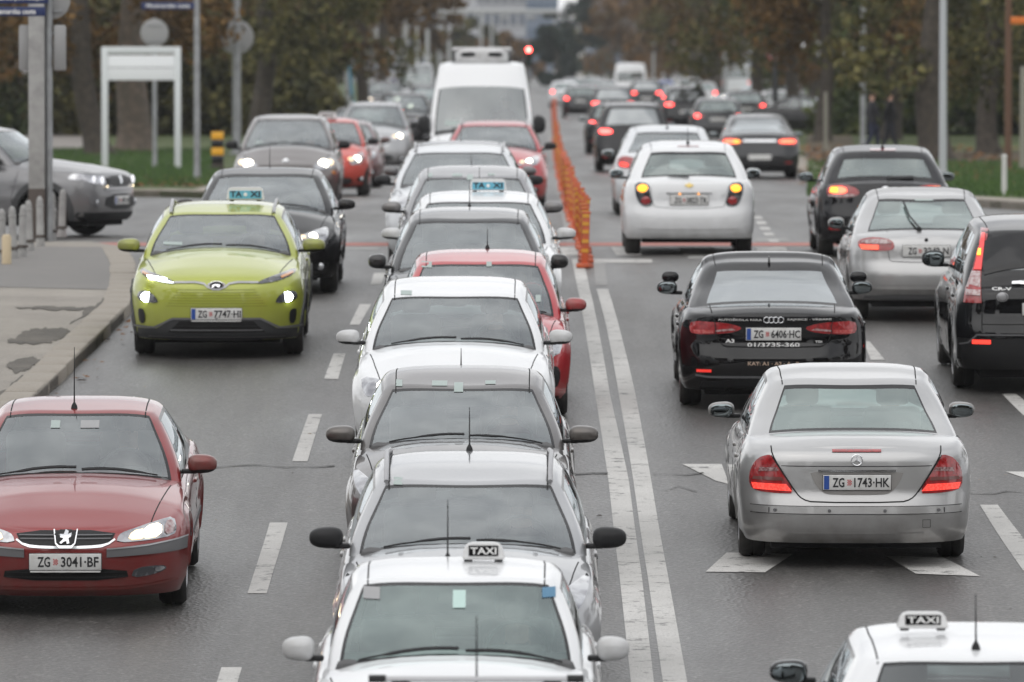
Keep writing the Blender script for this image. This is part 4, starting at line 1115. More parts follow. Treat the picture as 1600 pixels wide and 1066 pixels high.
def patch(pts, m=M_PATCH, dz=.126, name='worn_patch'):
    random.seed(int(abs(pts[0][0])+pts[0][1]))
    if m is M_PATCH or name == 'worn_patch' and False:
        q = []
        for i, a in enumerate(pts):
            b = pts[(i+1) % len(pts)]; n = 5
            for j in range(n): q.append((a[0]+(b[0]-a[0])*j/n+random.uniform(-5, 5), a[1]+(b[1]-a[1])*j/n+random.uniform(-2.2, 2.2)))
        pts = q
    o = mark(name, pts, m, dz); return o
patch([(8, 552), (36, 538), (60, 531), (96, 531), (106, 534), (96, 546), (72, 556), (30, 556)]); patch([(12, 585), (48, 576), (62, 582), (46, 598), (22, 602), (12, 592)])
patch([(25, 499), (80, 497), (130, 499), (147, 503), (120, 502), (60, 501)]); patch([(22, 618), (38, 606), (30, 632), (0, 655), (-8, 640)]); patch([(150, 492), (172, 478), (186, 470), (174, 486), (140, 506), (112, 524), (128, 506)])
M_DARKPAV = ground_mat('darker_pavement', (.155, .148, .14), (.20, .19, .18), (.23, .22, .21), 2, .8, .3)
patch([(-700, 396), (196, 401), (216, 426), (216, 452), (204, 470), (120, 468), (-120, 462), (-900, 470)], M_DARKPAV, .124)
# grass island beyond the side street, left; and the green on the right
gl = [G(-900, 307), G(-200, 307), G(250, 308), G(322, 310), G(345, 303), G(352, 288)]
ex = lambda y: -6.2+.002*(y-170)
slab('grass', gl+[(ex(200), 200), (ex(300), 300), (ex(500), 500), (ex(900), 900), (-300, 900)], M_GRASS, .12)
kerb_line(gl, .3, .15, side=1); kerb_line([gl[-1], (ex(200), 200), (ex(300), 300), (ex(500), 500)], .3, .15, side=1)
rx = lambda y: 6.75+.0075*(y-170)
gr = [G(1262, 283), G(1275, 296), G(1330, 308), G(1470, 320), G(1620, 330), G(1900, 336), G(3000, 340)]
slab('green', [(rx(900), 900), (rx(500), 500), (rx(300), 300), (rx(200), 200)]+gr+[(300, 138), (300, 900)], M_GRASS, .12)
kerb_line([(rx(500), 500), (rx(300), 300), (rx(200), 200)]+gr, .55, .16, side=1)
def strip_path(name, pts, m, dz): return mark(name, pts, m, dz)
strip_path('footpath', [(-700, 196), (150, 194), (160, 202), (150, 236), (60, 240), (-700, 244)], M_PATH, .128)
strip_path('red_path', [(-500, 187), (150, 185), (148, 194), (-500, 196)], M_REDP, .128)
strip_path('footpath', [(1270, 247), (1900, 240), (1900, 264), (1300, 262)], M_EARTH, .128)
strip_path('leaf_verge', [(1262, 282), (1256, 250), (1262, 215), (1330, 215), (1340, 262), (1300, 292)], M_EARTH, .126)
strip_path('leaf_verge', [(-300, 296), (250, 297), (325, 300), (340, 294), (345, 270), (330, 262), (325, 286), (240, 291), (-300, 290)], M_EARTH, .126)

# ------------------------------------------------------------------ posts, signs and barriers
M_GALV = mat('galvanised_steel', (.34, .35, .36), .45, metal=.5, noise=(5, (.24, .245, .25), .4, .7))
M_CONC = mat('post_concrete', (.36, .355, .345), .85, noise=(6, (.26, .255, .25), .4, .7), bump=(40, .3))
M_POSTDK = mat('post_dark_foot', (.075, .06, .052), .8)
M_BLUES = mat('blue_sign', (.012, .025, .10), .5)
M_SIGNBK = mat('sign_back', (.30, .30, .30), .5, metal=.3)
M_ORANGE = mat('orange_plastic', (.52, .10, .03), .5, noise=(8, (.38, .07, .03), .4, .8))
M_YEL = mat('yellow_reflector', (.62, .30, .03), .4)
M_YPOST = mat('yellow_post', (.72, .36, .02), .5)
M_RUST = mat('rusty_pole', (.12, .065, .04), .8)
def base(px, by, lift=.12):
    x, y = G(px, by); return (x, y, zg(y)+lift), FPX/y
def pole(px, by, top_y, wpx, m, label, name='pole', cat='pole', group=None, lift=.12, lean=0, collar=True, extra=1.0):
    """round pole, foot at picture height by; goes up past the frame when top_y < 0"""
    p, s = base(px, by, lift); h = (by-top_y)/s*extra; r = wpx/s/2
    t = thing(name, label, cat, p, group=group)
    add_obj('shaft', tube_mesh('shaft', [(0, 0, 0), (lean*h*.5, 0, h*.5), (lean*h, 0, h)], [r*1.05, r, r*.9], m, 12), t)
    if collar: add_obj('foot_plate', lathe_mesh('foot_plate', [(r*1.9, -.02), (r*1.9, .03), (r*1.2, .05), (r*1.15, .22)], m, 12), t)
    return t, s, h
def round_back(t, s, z, r, m=M_SIGNBK, name='sign_back', dy=-.06, x=0):
    bm = bmesh.new(); add_lathe(bm, [(r, 0), (r, .012), (r-.02, .016)], 24, Matrix.Rotation(R_(90), 4, 'X'))
    o = add_obj(name, bm_mesh(name, bm, m), t, (x, dy, z))
    add_obj('bracket', box_mesh('bracket', (0, 0, 0), (r*1.2, .03, .03), M_GALV), o, (0, -.03, r*.55)); add_obj('bracket', box_mesh('bracket', (0, 0, 0), (r*1.2, .03, .03), M_GALV), o, (0, -.03, -r*.55))
    return o
def board(t, x, z, w, h, m, txt=None, y=-.1, tw=None, th=None, tx=0, name='name_board'):
    o = add_obj(name, box_mesh(name, (0, 0, 0), (w, .03, h), m, .006), t, (x, y, z))
    if txt: add_obj('lettering', text_mesh(txt, tw or w*.9, th or h*.55, M_WHITE, .002), o, (tx, -.018, 0), (0, 0, R_(-90)))
    return o
GP = 'street poles'
# concrete post with street name boards
p, s = base(62, 391); t = thing('concrete_post', 'square grey concrete post with dark foot and blue street name boards', 'post', p)
wq = 25/s
add_obj('shaft', box_mesh('shaft', (0, 0, 2.2), (wq, wq, 3.0), M_CONC, .012), t, (-.035, 0, 0)); add_obj('dark_foot', box_mesh('dark_foot', (0, 0, .36), (wq*1.02, wq*1.02, .72), M_POSTDK, .01), t, (-.035, 0, 0))
add_obj('steel_tube', tube_mesh('steel_tube', [(0, 0, 0), (0, 0, 4.2)], .05, M_GALV, 12), t, (.125, .03, 0))
def zz(py, s=s, by=391): return (by-py)/s
b1 = board(t, -.33, zz(12), .92, .135, M_BLUES, 'Miramarski podvožnjak', tw=.80, th=.075); b2 = board(t, -.35, zz(32), .88, .125, M_BLUES, 'Miramarska cesta', tw=.62, th=.07, tx=-.0)
round_back(t, s, zz(16), .24, dy=.15, x=.17)
for x in (-.20, .27):
    o = add_obj('signal_box', box_mesh('signal_box', (0, 0, 0), (.16, .2, .62), M_SIGNBK, .03), t, (x, .12, zz(89)))
    add_obj('bracket', box_mesh('bracket', (0, 0, 0), (.1, .05, .04), M_GALV), o, (-.1*(1 if x > 0 else -1), 0, .2))
# blank white framed board
p, s = base(221, 273); t = thing('framed_board', 'blank white board in a white steel goal shaped frame on the grass', 'sign', p)
w = 114/s; h = 192/s
for sx, dyy in ((-1, 0), (1, -.2)): add_obj('post', box_mesh('post', (0, 0, h/2), (.15, .15, h), M_SILVERW if 'M_SILVERW' in globals() else mat('white_steel', (.62, .65, .66), .45), .012), t, (sx*w/2, 0, 0))
add_obj('top_beam', box_mesh('top_beam', (0, 0, 0), (w-.15, .15, .17), mat('white_steel'), .012), t, (0, 0, h-.085))
add_obj('blank_panel', box_mesh('blank_panel', (0, 0, 0), (w-.12, .05, .60), mat('panel_white', (.80, .82, .84), .5), .006), t, (0, -.02, h-.17-.33)); add_obj('blank_panel', box_mesh('blank_panel', (0, 0, 0), (w-.14, .006, .012), M_GREYPL), t, (0, -.05, h-.17-.33))
# sign backs and poles, left
t, s, h = pole(242, 270, 36, 7, M_GALV, 'thin pole behind the blank board with a round sign seen from behind', 'sign_post', 'road sign'); round_back(t, s, h-.36, .34)
t, s, h = pole(308, 290, -40, 9.5, M_GALV, 'slim grey pole with a dark blue street name blade', 'sign_post', 'road sign'); board(t, -.62, (290-18)/s, 1.15, .16, M_BLUES, 'Miramarska cesta', tw=.95, th=.08, y=-.02)
t, s, h = pole(370, 248, -40, 13, M_GALV, 'thick grey pole with a large round sign turned away, behind the taupe car', 'sign_post', 'road sign'); round_back(t, s, (248-65)/s, 27/s)
p, s = base(340, 275); t = thing('marker_post', 'yellow and black banded marker post at the kerb corner', 'marker post', p)
for i in range(5): add_obj('band', box_mesh('band', (0, 0, 0), (.29, .16, .185), [M_GLOSSBLACK, M_YPOST][(i % 2 == 0)] if i else mat('marker_foot', (.05, .04, .035), .8), .02), t, (0, 0, .09+.185*i+ (0)))
# bollards on the pavement, left
BG = 'grey bollards along the pavement edge'
bm = bmesh.new(); add_lathe(bm, [(.062, 0), (.062, .10), (.052, .11), (.047, .52), (.052, .525), (.052, .545), (.045, .55), (.043, .61), (.028, .65), (.008, .665)], 14); mb = bm_mesh('bollard', bm, M_CONC)
bm = bmesh.new(); add_lathe(bm, [(.078, .12), (.078, .15)], 14); mb2 = bm_mesh('foot_ring', bm, M_POSTDK)
for i, (x, y, lab) in enumerate([(96, 384, 'grey domed bollard right of the concrete post, farthest of the row'), (81, 390, 'grey domed bollard in front of the steel tube of the concrete post'), (63, 399, 'grey domed bollard standing before the dark foot of the concrete post'), (46, 407, 'grey domed bollard just left of the concrete post'),
                      (34, 416, 'grey domed bollard second left of the concrete post'), (21, 419, 'grey domed bollard third left of the concrete post'), (3, 424, 'grey domed bollard cut by the left edge of the picture')]):
    p, s = base(x, y); sc = 1.06
    t = thing('bollard', lab, 'bollard', p, (R_(random.uniform(-1.5, 1.5)), R_(random.uniform(-2, 2)), 0), group=BG); a = add_obj('shaft', mb, t); b = add_obj('foot_ring', mb2, t)
p, s = base(10, 428); t = thing('bollard', 'short yellowish stub between the two leftmost bollards', 'bollard', p); add_obj('shaft', lathe_mesh('shaft', [(.06, 0), (.06, .33), (.04, .37)], mat('cream_stub', (.55, .45, .30), .7), 12), t)
# right hand poles
pole(1473, 288, -40, 11.5, mat('bright_steel', (.46, .48, .50), .4, metal=.4), 'tall bright steel pole on the right beside the big dark trunk', 'street_pole', 'pole')
pole(1348, 236, -40, 8, M_GALV, 'slim grey pole in front of the dark trees on the right', 'street_pole', 'pole')
pole(1133, 168, 25, 6.5, M_GALV, 'far grey pole beside the cream box van', 'street_pole', 'pole')
pole(1021, 150, -40, 4, M_GALV, 'thin far pole before the brown trees in the middle distance', 'street_pole', 'pole')
pole(1290, 240, 150, 6, mat('pale_pole', (.24, .23, .19), .7), 'short pale pole stump left of the slim grey pole', 'street_pole', 'pole')
pole(1598, 275, 112, 10, mat('pale_pole'), 'grey brown post at the right edge above the grass', 'street_pole', 'pole')
t, s, h = pole(1575, 274, -40, 11, M_RUST, 'rusty brown pole near the right edge with an orange blade sign', 'sign_post', 'road sign'); board(t, .42, (274-40)/s, .75, .17, mat('orange_sign', (.62, .16, .02), .5), y=-.08, name='orange_blade')
t, s, h = pole(1569, 316, 256, 8.5, mat('white_bollard', (.55, .55, .53), .6), 'white round bollard on the kerb at the right', 'bollard', 'bollard', collar=False)
add_obj('cap', lathe_mesh('cap', [(.055, 0), (.05, .03), (.02, .055)], mat('white_bollard'), 12), t, (0, 0, h))
t, s, h = pole(1211, 200, 66, 9, mat('dark_pole', (.03, .032, .035), .6), 'dark pole with a red ringed prohibition sign before the trees', 'sign_post', 'road sign', collar=False)
z = (200-88)/s; o = add_obj('sign_face', lathe_mesh('sign_face', [(.33, 0), (.33, .012)], mat('sign_red', (.40, .03, .04), .5), 24, Matrix.Rotation(R_(90), 4, 'X')), t, (0, -.1, z)); add_obj('white_field', lathe_mesh('white_field', [(.25, 0), (.25, .012)], mat('sign_white', (.5, .5, .5), .5), 24, Matrix.Rotation(R_(90), 4, 'X')), o, (0, -.012, 0))
add_obj('sign_bar', box_mesh('sign_bar', (0, 0, 0), (.48, .01, .07), mat('sign_red'), 0, Matrix.Rotation(R_(40), 3, 'Y')), o, (0, -.032, 0)); add_obj('sign_arrow', box_mesh('sign_arrow', (0, 0, 0), (.06, .01, .30), M_GLOSSBLACK), o, (.06, -.026, 0))
# poles along the far left kerb
FP = 'row of pale lamp posts far up the left kerb'
for i, (x, by, ty, w) in enumerate([(633, 168, 32, 7), (652, 160, 44, 6), (668, 156, 48, 6), (686, 152, 40, 5), (702, 148, 50, 5), (752, 140, 20, 4), (768, 139, 30, 4)]):
    pole(x, by, ty, w, mat('pale_steel', (.42, .43, .43), .5, metal=.3), ['leftmost pale far lamp post above the delivery van','second pale far lamp post from the left above the delivery van','third pale far lamp post above the delivery van','fourth pale far lamp post above the delivery van','fifth pale lamp post just left of the tall van','pale lamp post behind the left half of the roof pod','pale lamp post behind the right half of the roof pod'][i], 'lamp_post', 'lamp post', group=FP, collar=False)
t, s, h = pole(543, 178, 66, 8, M_GALV, 'pole with overlapping pale sign backs above the maroon saloon', 'sign_post', 'road sign', collar=False)
for x, y, w, hh in ((.0, 88, .55, .7), (.42, 92, .4, .65)): board(t, x, (178-y)/s, w, hh, M_SIGNBK, y=-.05, name='sign_back')
round_back(t, s, (178-101)/s, .33, dy=-.02, x=-.35)
board(t, .35, (178-68)/s, .8, .22, mat('teal_sign', (.03, .16, .26), .5), y=-.1, name='teal_board')
t, s, h = pole(521, 190, 38, 14, mat('flat_grey', (.22, .22, .22), .7), 'wide grey pole left of the overlapping sign backs', 'street_pole', 'pole', collar=False)
t, s, h = pole(553, 180, 100, 5, mat('teal_pole', (.04, .22, .34), .5), 'leaning teal blue stake beside the sign backs', 'stake', 'stake', lean=-.10, collar=False)
# advertising column and red clad kiosk pieces far left
# gantry over the street and the red light under it
p, s = base(628, 170, 0); s = 27.0; Y = FPX/s
t = thing('gantry', 'pale steel gantry beam crossing high over the far street', 'gantry', ((636-810)/s, Y, zg(Y)))
zb_ = 2.6+(95-18)/s-zg(Y); wd = (872-636)/s
add_obj('beam', box_mesh('beam', (wd/2, 0, zb_), (wd, .3, .26), mat('pale_steel'), .03), t); 
for x in (0,): add_obj('post', tube_mesh('post', [(x, 0, 0), (x, 0, zb_)], .11, mat('pale_steel'), 10), t)
for x, c in ((2.0, 1), (5.6, 0), (7.2, 0)):
    o = add_obj('hanging_lamp', box_mesh('hanging_lamp', (0, 0, 0), (.5, .15, .3), M_GALV, .03), t, (x, -.1, zb_-.35))
def signal(px, py, s, label, on_top=True):
    Y = FPX/s; X = (px-HX)/s; zc = 2.6+(95-py)/s-zg(Y)
    t = thing('traffic_light', label, 'traffic light', (X, Y, zg(Y)))
    add_obj('pole', tube_mesh('pole', [(0, .1, 0), (0, .1, zc+.3)], .06, M_GALV, 10), t)
    hd = add_obj('lamp_housing', box_mesh('lamp_housing', (0, 0, 0), (.30, .2, .92), M_BLACK, .04), t, (0, 0, zc-.30))
    for k, m in enumerate((emis('red_signal', (1, .06, .05), 30, (.5, .02, .02)), mat('amber_off', (.06, .03, .01), .2), mat('green_off', (.01, .04, .02), .2))):
        add_obj('signal_lens', lathe_mesh('signal_lens', [(.10, 0), (.09, .02)], m, 16, Matrix.Rotation(R_(90), 4, 'X')), hd, (0, -.105, .30-.29*k))
        add_obj('visor', tube_mesh('visor', [(0, 0, 0), (0, -.12, 0)], .115, M_BLACK, 12) if False else box_mesh('visor', (0, -.06, .115), (.22, .14, .012), M_BLACK), hd, (0, -.10, .30-.29*k))
    return t
signal(826, 78, 34, 'traffic light showing red beside the van roof')
# flexible orange posts between the carriageways
bx = Curve([(90, .86), (130, .88), (180, .98), (270, 1.27), (400, 1.9), (600, 3.3)])
bm = bmesh.new(); add_box(bm, (0, 0, .36), (.095, .045, .70), .02); add_box(bm, (0, 0, .70), (.11, .055, .035), .012); pm = bm_mesh('blade', bm, M_ORANGE)
pf = box_mesh('foot', (0, 0, .03), (.17, .34, .06), M_ORANGE, .02); pr = box_mesh('reflective_band', (0, 0, 0), (.085, .052, .045), M_YEL)
OG = 'row of orange plastic posts dividing the carriageways'
y = 97.0; i = 0
while y < 400:
    lab = 'nearest orange divider post at the head of its row' if i == 0 else 'orange plastic divider post in the long row between the carriageways'
    t = thing('divider_post', lab, 'divider post', (bx(y)+random.uniform(-.03, .03), y, zg(y)), (R_(random.uniform(-3, 3)), R_(random.uniform(-4, 4)), R_(random.uniform(-12, 12))), group=OG)
    add_obj('blade', pm, t)
    if y < 260:
        add_obj('foot', pf, t)
        for z in (.66, .56, .46, .34, .22): add_obj('reflective_band', pr, t, (0, -.004, z))
    y += 1.7 if y < 170 else 2.2; i += 1
# ------------------------------------------------------------------ trees
def leaf_material(name, c1, c2, c3):
    m = bpy.data.materials.new(name); m.use_nodes = True; nt = m.node_tree; N = nt.nodes.new; K_ = nt.links.new; b = nt.nodes['Principled BSDF']; b.inputs['Roughness'].default_value = .75; b.inputs['Specular IOR Level'].default_value = .2
    g = N('ShaderNodeTexCoord'); nz = N('ShaderNodeTexNoise'); nz.inputs['Scale'].default_value = .9; nz.inputs['Detail'].default_value = 5; K_(g.outputs['Object'], nz.inputs['Vector'])
    wn_ = N('ShaderNodeTexWhiteNoise'); wn_.noise_dimensions = '3D'
    sn = N('ShaderNodeVectorMath'); sn.operation = 'SNAP'; sn.inputs[1].default_value = (.3, .3, .3); K_(g.outputs['Object'], sn.inputs[0]); K_(sn.outputs[0], wn_.inputs['Vector'])
    ad = N('ShaderNodeMath'); ad.operation = 'MULTIPLY_ADD'; ad.inputs[1].default_value = .2; K_(wn_.outputs['Value'], ad.inputs[0]); K_(nz.outputs['Fac'], ad.inputs[2])
    cr = N('ShaderNodeValToRGB'); e = cr.color_ramp.elements; e[0].position = .38; e[0].color = (*c1, 1); e[1].position = .78; e[1].color = (*c3, 1); x = e.new(.56); x.color = (*c2, 1); K_(ad.outputs[0], cr.inputs[0]); K_(cr.outputs[0], b.inputs['Base Color'])
    _mats[name] = m; return m
LF = {'brown': leaf_material('brown_leaves', (.026, .017, .010), (.09, .056, .024), (.20, .115, .04)), 'olive': leaf_material('olive_leaves', (.018, .020, .010), (.066, .066, .026), (.17, .15, .055)),
      'rust': leaf_material('rust_leaves', (.05, .032, .014), (.12, .068, .024), (.21, .11, .035)), 'green': leaf_material('dull_green_leaves', (.02, .032, .014), (.045, .065, .022), (.09, .10, .03)), 'fir': leaf_material('fir_needles', (.012, .02, .018), (.022, .034, .028), (.04, .05, .035))}
M_BARK = mat('dark_bark', (.045, .037, .030), .9, noise=(7, (.085, .07, .055), .4, .7), bump=(25, .7))
M_BARK2 = mat('pale_bark', (.12, .10, .08), .9, noise=(5, (.20, .15, .12), .45, .7), bump=(25, .7))
def leaves(rng, centres, radii, n, size):
    """n leaf faces scattered through the given clumps"""
    c = np.array(centres); r = np.array(radii); w = (r[:, 0]*r[:, 1]*r[:, 2]); idx = rng.choice(len(c), n, p=w/w.sum())
    d = rng.normal(size=(n, 3)); d /= np.linalg.norm(d, axis=1)[:, None]; rad = rng.uniform(.25, 1, n)[:, None]**.6
    p = c[idx]+d*rad*r[idx]
    u = rng.normal(size=(n, 3)); u /= np.linalg.norm(u, axis=1)[:, None]; v = np.cross(u, rng.normal(size=(n, 3))); v /= np.linalg.norm(v, axis=1)[:, None]
    s = size*rng.uniform(.6, 1.4, n)[:, None]
    q = np.stack([p-u*s, p+v*s*.55, p+u*s, p-v*s*.55], 1).reshape(-1, 3)
    return q
def leaf_mesh(name, q, m):
    me = bpy.data.meshes.new(name); n = len(q)//4
    me.vertices.add(len(q)); me.vertices.foreach_set('co', q.ravel()); me.loops.add(len(q)); me.loops.foreach_set('vertex_index', np.arange(len(q), dtype=np.int32))
    me.polygons.add(n); me.polygons.foreach_set('loop_start', np.arange(0, len(q), 4, dtype=np.int32)); me.polygons.foreach_set('loop_total', np.full(n, 4, dtype=np.int32))
    me.materials.append(m); me.update(calc_edges=True); return me
def tree(X, Y, label, kind, h=11, r=4.2, tr=.3, low=2.6, n=3000, size=.2, lean=0, bark=None, group=None, seed=0, name='broadleaf_tree', trunkless=False):
    rng = np.random.default_rng(seed*131+7); random.seed(seed)
    t = thing(name, label, 'tree', (X, Y, zg(Y)+.05), group=group); bark = bark or M_BARK
    bm = bmesh.new(); hh = low+1.8
    pts = [(lean*z+.10*math.sin(z*1.3+seed), .08*math.cos(z+seed), z) for z in (0, .25, .7, 1.5, 2.4, hh, hh+2, h*.8)]
    add_tube(bm, pts, [tr*1.7, tr*1.25, tr*1.05, tr, tr*.92, tr*.8, tr*.5, tr*.12], 12)
    add_obj('trunk', bm_mesh('trunk', bm, bark), t)
    cen, rad = [], []
    for i in range(7):
        a = random.uniform(0, 6.28); z0 = random.uniform(hh, hh+2.2); L = r*random.uniform(.55, .95); bm = bmesh.new()
        px_, py_ = lean*z0, 0; e = (px_+math.cos(a)*L, py_+math.sin(a)*L, z0+L*random.uniform(.15, .7))
        m1 = (px_+math.cos(a)*L*.5, py_+math.sin(a)*L*.5, z0+L*.3)
        add_tube(bm, [(px_, py_, z0), m1, e], [tr*.26, tr*.15, tr*.04], 6); add_obj('limb', bm_mesh('limb', bm, bark), t)
        cen.append(e); rad.append((r*.32, r*.32, r*.25))
    for i in range(26):
        a = random.uniform(0, 6.28); rr = r*random.uniform(.25, 1)**.7; z = low+(h-low)*random.uniform(0, 1)**1.25; k = 1-.5*abs((z-low)/(h-low)-.35)
        cen.append((lean*h*.5+math.cos(a)*rr*k, math.sin(a)*rr*k, z)); q = random.uniform(.13, .30)*r; rad.append((q, q, q*random.uniform(.6, 1.1)))
    q = leaves(rng, cen, rad, n, size); q = q[np.repeat(q.reshape(-1, 4, 3)[:, :, 2].min(1) > .4, 4)]
    add_obj('crown', leaf_mesh('crown', q, LF[kind]), t)
    return t
TL, TR_, TF = 'trees beside the left kerb', 'trees on the right green', 'trees closing the far street'
# left: (px, s, kind, trunk px, low, lean, label)
for i, (px, s, kind, tr, low, lean, bark, lab) in enumerate([
    (205, 55, 'brown', .46, 3.4, .02, 'b', 'thick trunked tree behind the blank white board, brown leaves'), (150, 57, 'brown', .32, 2.9, -.12, 'd', 'dark leaning tree left of the blank white board'),
    (325, 42, 'brown', .30, 3.2, 0, 'd', 'brown leaved tree between the blue name blade and the thick pole'), (410, 48, 'olive', .32, 3.0, .03, 'd', 'olive brown tree above the taupe people carrier'),
    (455, 42, 'brown', .28, 2.6, -.03, 'd', 'brown tree right of the large round sign back'), (500, 40, 'olive', .28, 2.4, 0, 'd', 'olive tree behind the wide grey pole'),
    (565, 36, 'brown', .26, 4.0, 0, 'd', 'brown tree overhanging the overlapping sign backs'), (600, 31, 'brown', .24, 4.2, 0, 'd', 'brown tree overhanging the left lane beside the far lamp posts'),
    (60, 46, 'rust', .25, 2.2, 0, 'd', 'rust coloured tree behind the concrete post'), (-20, 38, 'olive', .25, 1.6, 0, 'd', 'olive tree at the top left corner'),
    (270, 38, 'brown', .25, 2.2, 0, 'd', 'brown tree far behind the blank white board'), (120, 34, 'brown', .25, 2.0, 0, 'd', 'brown tree behind the leaning dark trunk'), (380, 33, 'green', .25, 1.5, 0, 'd', 'dark green tree deep behind the thick pole'),
    (480, 28, 'olive', .25, 1.5, 0, 'd', 'olive tree deep in shade behind the left kerb trees'), (215, 28, 'olive', .25, 1.2, 0, 'd', 'olive tree deep behind the thick trunked tree')]):
    X, Y = AT(px, s); tree(X, Y, lab, kind, 10+random.random()*2, 4.3, tr, low, 7500, .125, lean, M_BARK2 if bark == 'b' else M_BARK, TL, i+1)
for i, (px, s, kind, tr, low, lean, lab) in enumerate([
    (1458, 61, 'olive', .38, 2.4, .0, 'big olive tree whose dark trunk stands beside the bright steel pole'), (1545, 56, 'olive', .28, 1.8, .02, 'olive brown tree with low branches near the rusty pole'), (1290, 49, 'brown', .24, 2.4, 0, 'brown tree above the charcoal saloon'),
    (1395, 48, 'brown', .3, 2.4, 0, 'dark brown tree between slim grey pole and bright pole'), (1235, 41, 'olive', .26, 2.6, 0, 'olive tree behind the red ringed sign'), (1330, 38, 'rust', .22, 1.9, 0, 'yellow brown tree behind the slim grey pole'),
    (1185, 36, 'brown', .26, 3.6, 0, 'brown tree right of the far grey pole'), (1620, 48, 'olive', .3, 2.0, 0, 'olive tree at the top right corner'), (1500, 40, 'green', .3, 1.2, 0, 'dark green tree filling the gap right of the bright pole'), (1420, 36, 'green', .3, 1.0, 0, 'dark green tree deep behind the big trunk'),
    (1270, 33, 'green', .3, 1.6, 0, 'dark green tree deep behind the parked cars'), (1580, 34, 'olive', .3, 1.0, 0, 'olive tree deep behind the rusty pole'), (1120, 27, 'olive', .3, 4.4, 0, 'olive tree leaning over the far right lanes'), (1350, 27, 'green', .3, .8, 0, 'green tree deepest in the right hand shade')]):
    X, Y = AT(px, s); tree(X, Y, lab, kind, 10+random.random()*2, 4.5, tr, low, 8000, .125, lean, None, TR_, i+40)
for i, (px, s, kind, h, r, low, lab) in enumerate([
    (890, 17, 'fir', 9, 3.0, 1.0, 'dark conifer far away left of the white high roofed van'), (870, 19, 'fir', 5, 2.0, .6, 'short dark conifer at the far end of the left carriageway'), (935, 14, 'olive', 8, 4, 1.0, 'grey green far tree behind the dark conifer'), (1000, 18, 'rust', 12, 5, 2.0, 'orange brown tree above the white high roofed van'),
    (1045, 20, 'rust', 9, 4.4, 2.0, 'rust brown tree left of the far grey pole'), (1085, 22, 'brown', 10, 4, 2.0, 'brown tree just left of the far grey pole'), (975, 14, 'brown', 10, 5, 1.0, 'brown far tree between conifer and orange tree'), (760, 15, 'olive', 5, 2.6, .8, 'low olive tree behind the van roof pod'), (700, 17, 'olive', 5, 2.5, .8, 'low olive tree behind the pale lamp posts'),
    (725, 16, 'rust', 4, 2.2, .6, 'low rusty bush tree left of the van roof'), (812, 16, 'rust', 4.2, 2.2, .8, 'low rusty tree left of the red traffic light'), (640, 22, 'brown', 9, 4.0, 3.5, 'brown tree at the far end of the left row'), (1130, 17, 'olive', 9, 5, .8, 'olive far tree behind the cream box van')]):
    X, Y = AT(px, s); tree(X, Y, lab, kind, h, r, .22, low, 2600, .26, 0, None, TF, i+80)
# dense greenery behind the first rows
def thicket(name, x0, x1, Y, h, n, kind, label, size=.3, depth=14):
    rng = np.random.default_rng(int(abs(x0)*10+Y)); cen = [(rng.uniform(x0, x1), Y+rng.uniform(0, depth), rng.uniform(0, h)) for _ in range(int((x1-x0)*.9)+20)]; rad = [(rng.uniform(1.2, 3), rng.uniform(1, 2), rng.uniform(.8, 2.2)) for _ in cen]
    q = leaves(rng, cen, rad, n, size); q[:, 2] = np.abs(q[:, 2])+zg(Y)
    add_obj(name, leaf_mesh(name, q, LF[kind]), label=label, cat='bushes', kind='stuff')
thicket('undergrowth', -50, -8.5, 330, 8, 30000, 'olive', 'dark undergrowth filling the view behind the left kerb trees')
thicket('undergrowth', 13.5, 60, 330, 8, 30000, 'green', 'dark undergrowth filling the view behind the right green')
thicket('undergrowth', -17.5, -7.5, 262, 3.2, 15000, 'olive', 'dark shrubs between the trunks behind the blank white board', .2, 6)
thicket('undergrowth', -32, -18.5, 262, 2.6, 12000, 'green', 'dark shrubs behind the footpath at the far left', .2, 6)
thicket('undergrowth', 11.5, 34, 262, 2.9, 26000, 'green', 'dark shrubs between the trunks behind the right hand green', .2, 6)
thicket('far_wood', 22, 120, 640, 13, 26000, 'brown', 'brown wood far beyond the right carriageway', .45, 30)
thicket('far_wood', -120, -16, 640, 13, 26000, 'brown', 'brown wood far beyond the left carriageway', .45, 30)
hg = thing('hedge', 'clipped dark hedge behind the footpath at the far left', 'hedge', (AT(10, 40)[0], 300, zg(300)))
rng = np.random.default_rng(5); cen = [(rng.uniform(-7, 4), rng.uniform(-.5, .5), rng.uniform(.1, 1.1)) for _ in range(120)]
add_obj('foliage', leaf_mesh('foliage', leaves(rng, cen, [(.5, .4, .35)]*120, 7000, .1), LF['green']), hg)
# grass blades and fallen leaves
def scatter(name, pts_fn, n, m, size, label, up=True, z=.12):
    rng = np.random.default_rng(11+n); P = np.array([pts_fn(rng) for _ in range(n)]); Z = np.array([zg(y) for y in P[:, 1]])+z
    p = np.column_stack([P, Z]); a = rng.uniform(0, 6.28, n); s = size*rng.uniform(.5, 1.3, n)
    dx = np.column_stack([np.cos(a)*s*(.18 if up else 1), np.sin(a)*s*(.18 if up else 1), np.zeros(n)]); 
    tip = np.column_stack([rng.normal(0, .25, n)*s, rng.normal(0, .25, n)*s, s]) if up else np.column_stack([-np.sin(a)*s*.6, np.cos(a)*s*.6, rng.uniform(.0, .5, n)*s])
    q = np.stack([p-dx, p+dx, p+tip+dx*.3, p+tip-dx*.3], 1).reshape(-1, 3)
    add_obj(name, leaf_mesh(name, q, m), label=label, cat='ground cover', kind='stuff')
def gpt(x0, x1, y0, y1):
    def f(rng): return G(rng.uniform(x0, x1), rng.uniform(y0, y1))
    return f
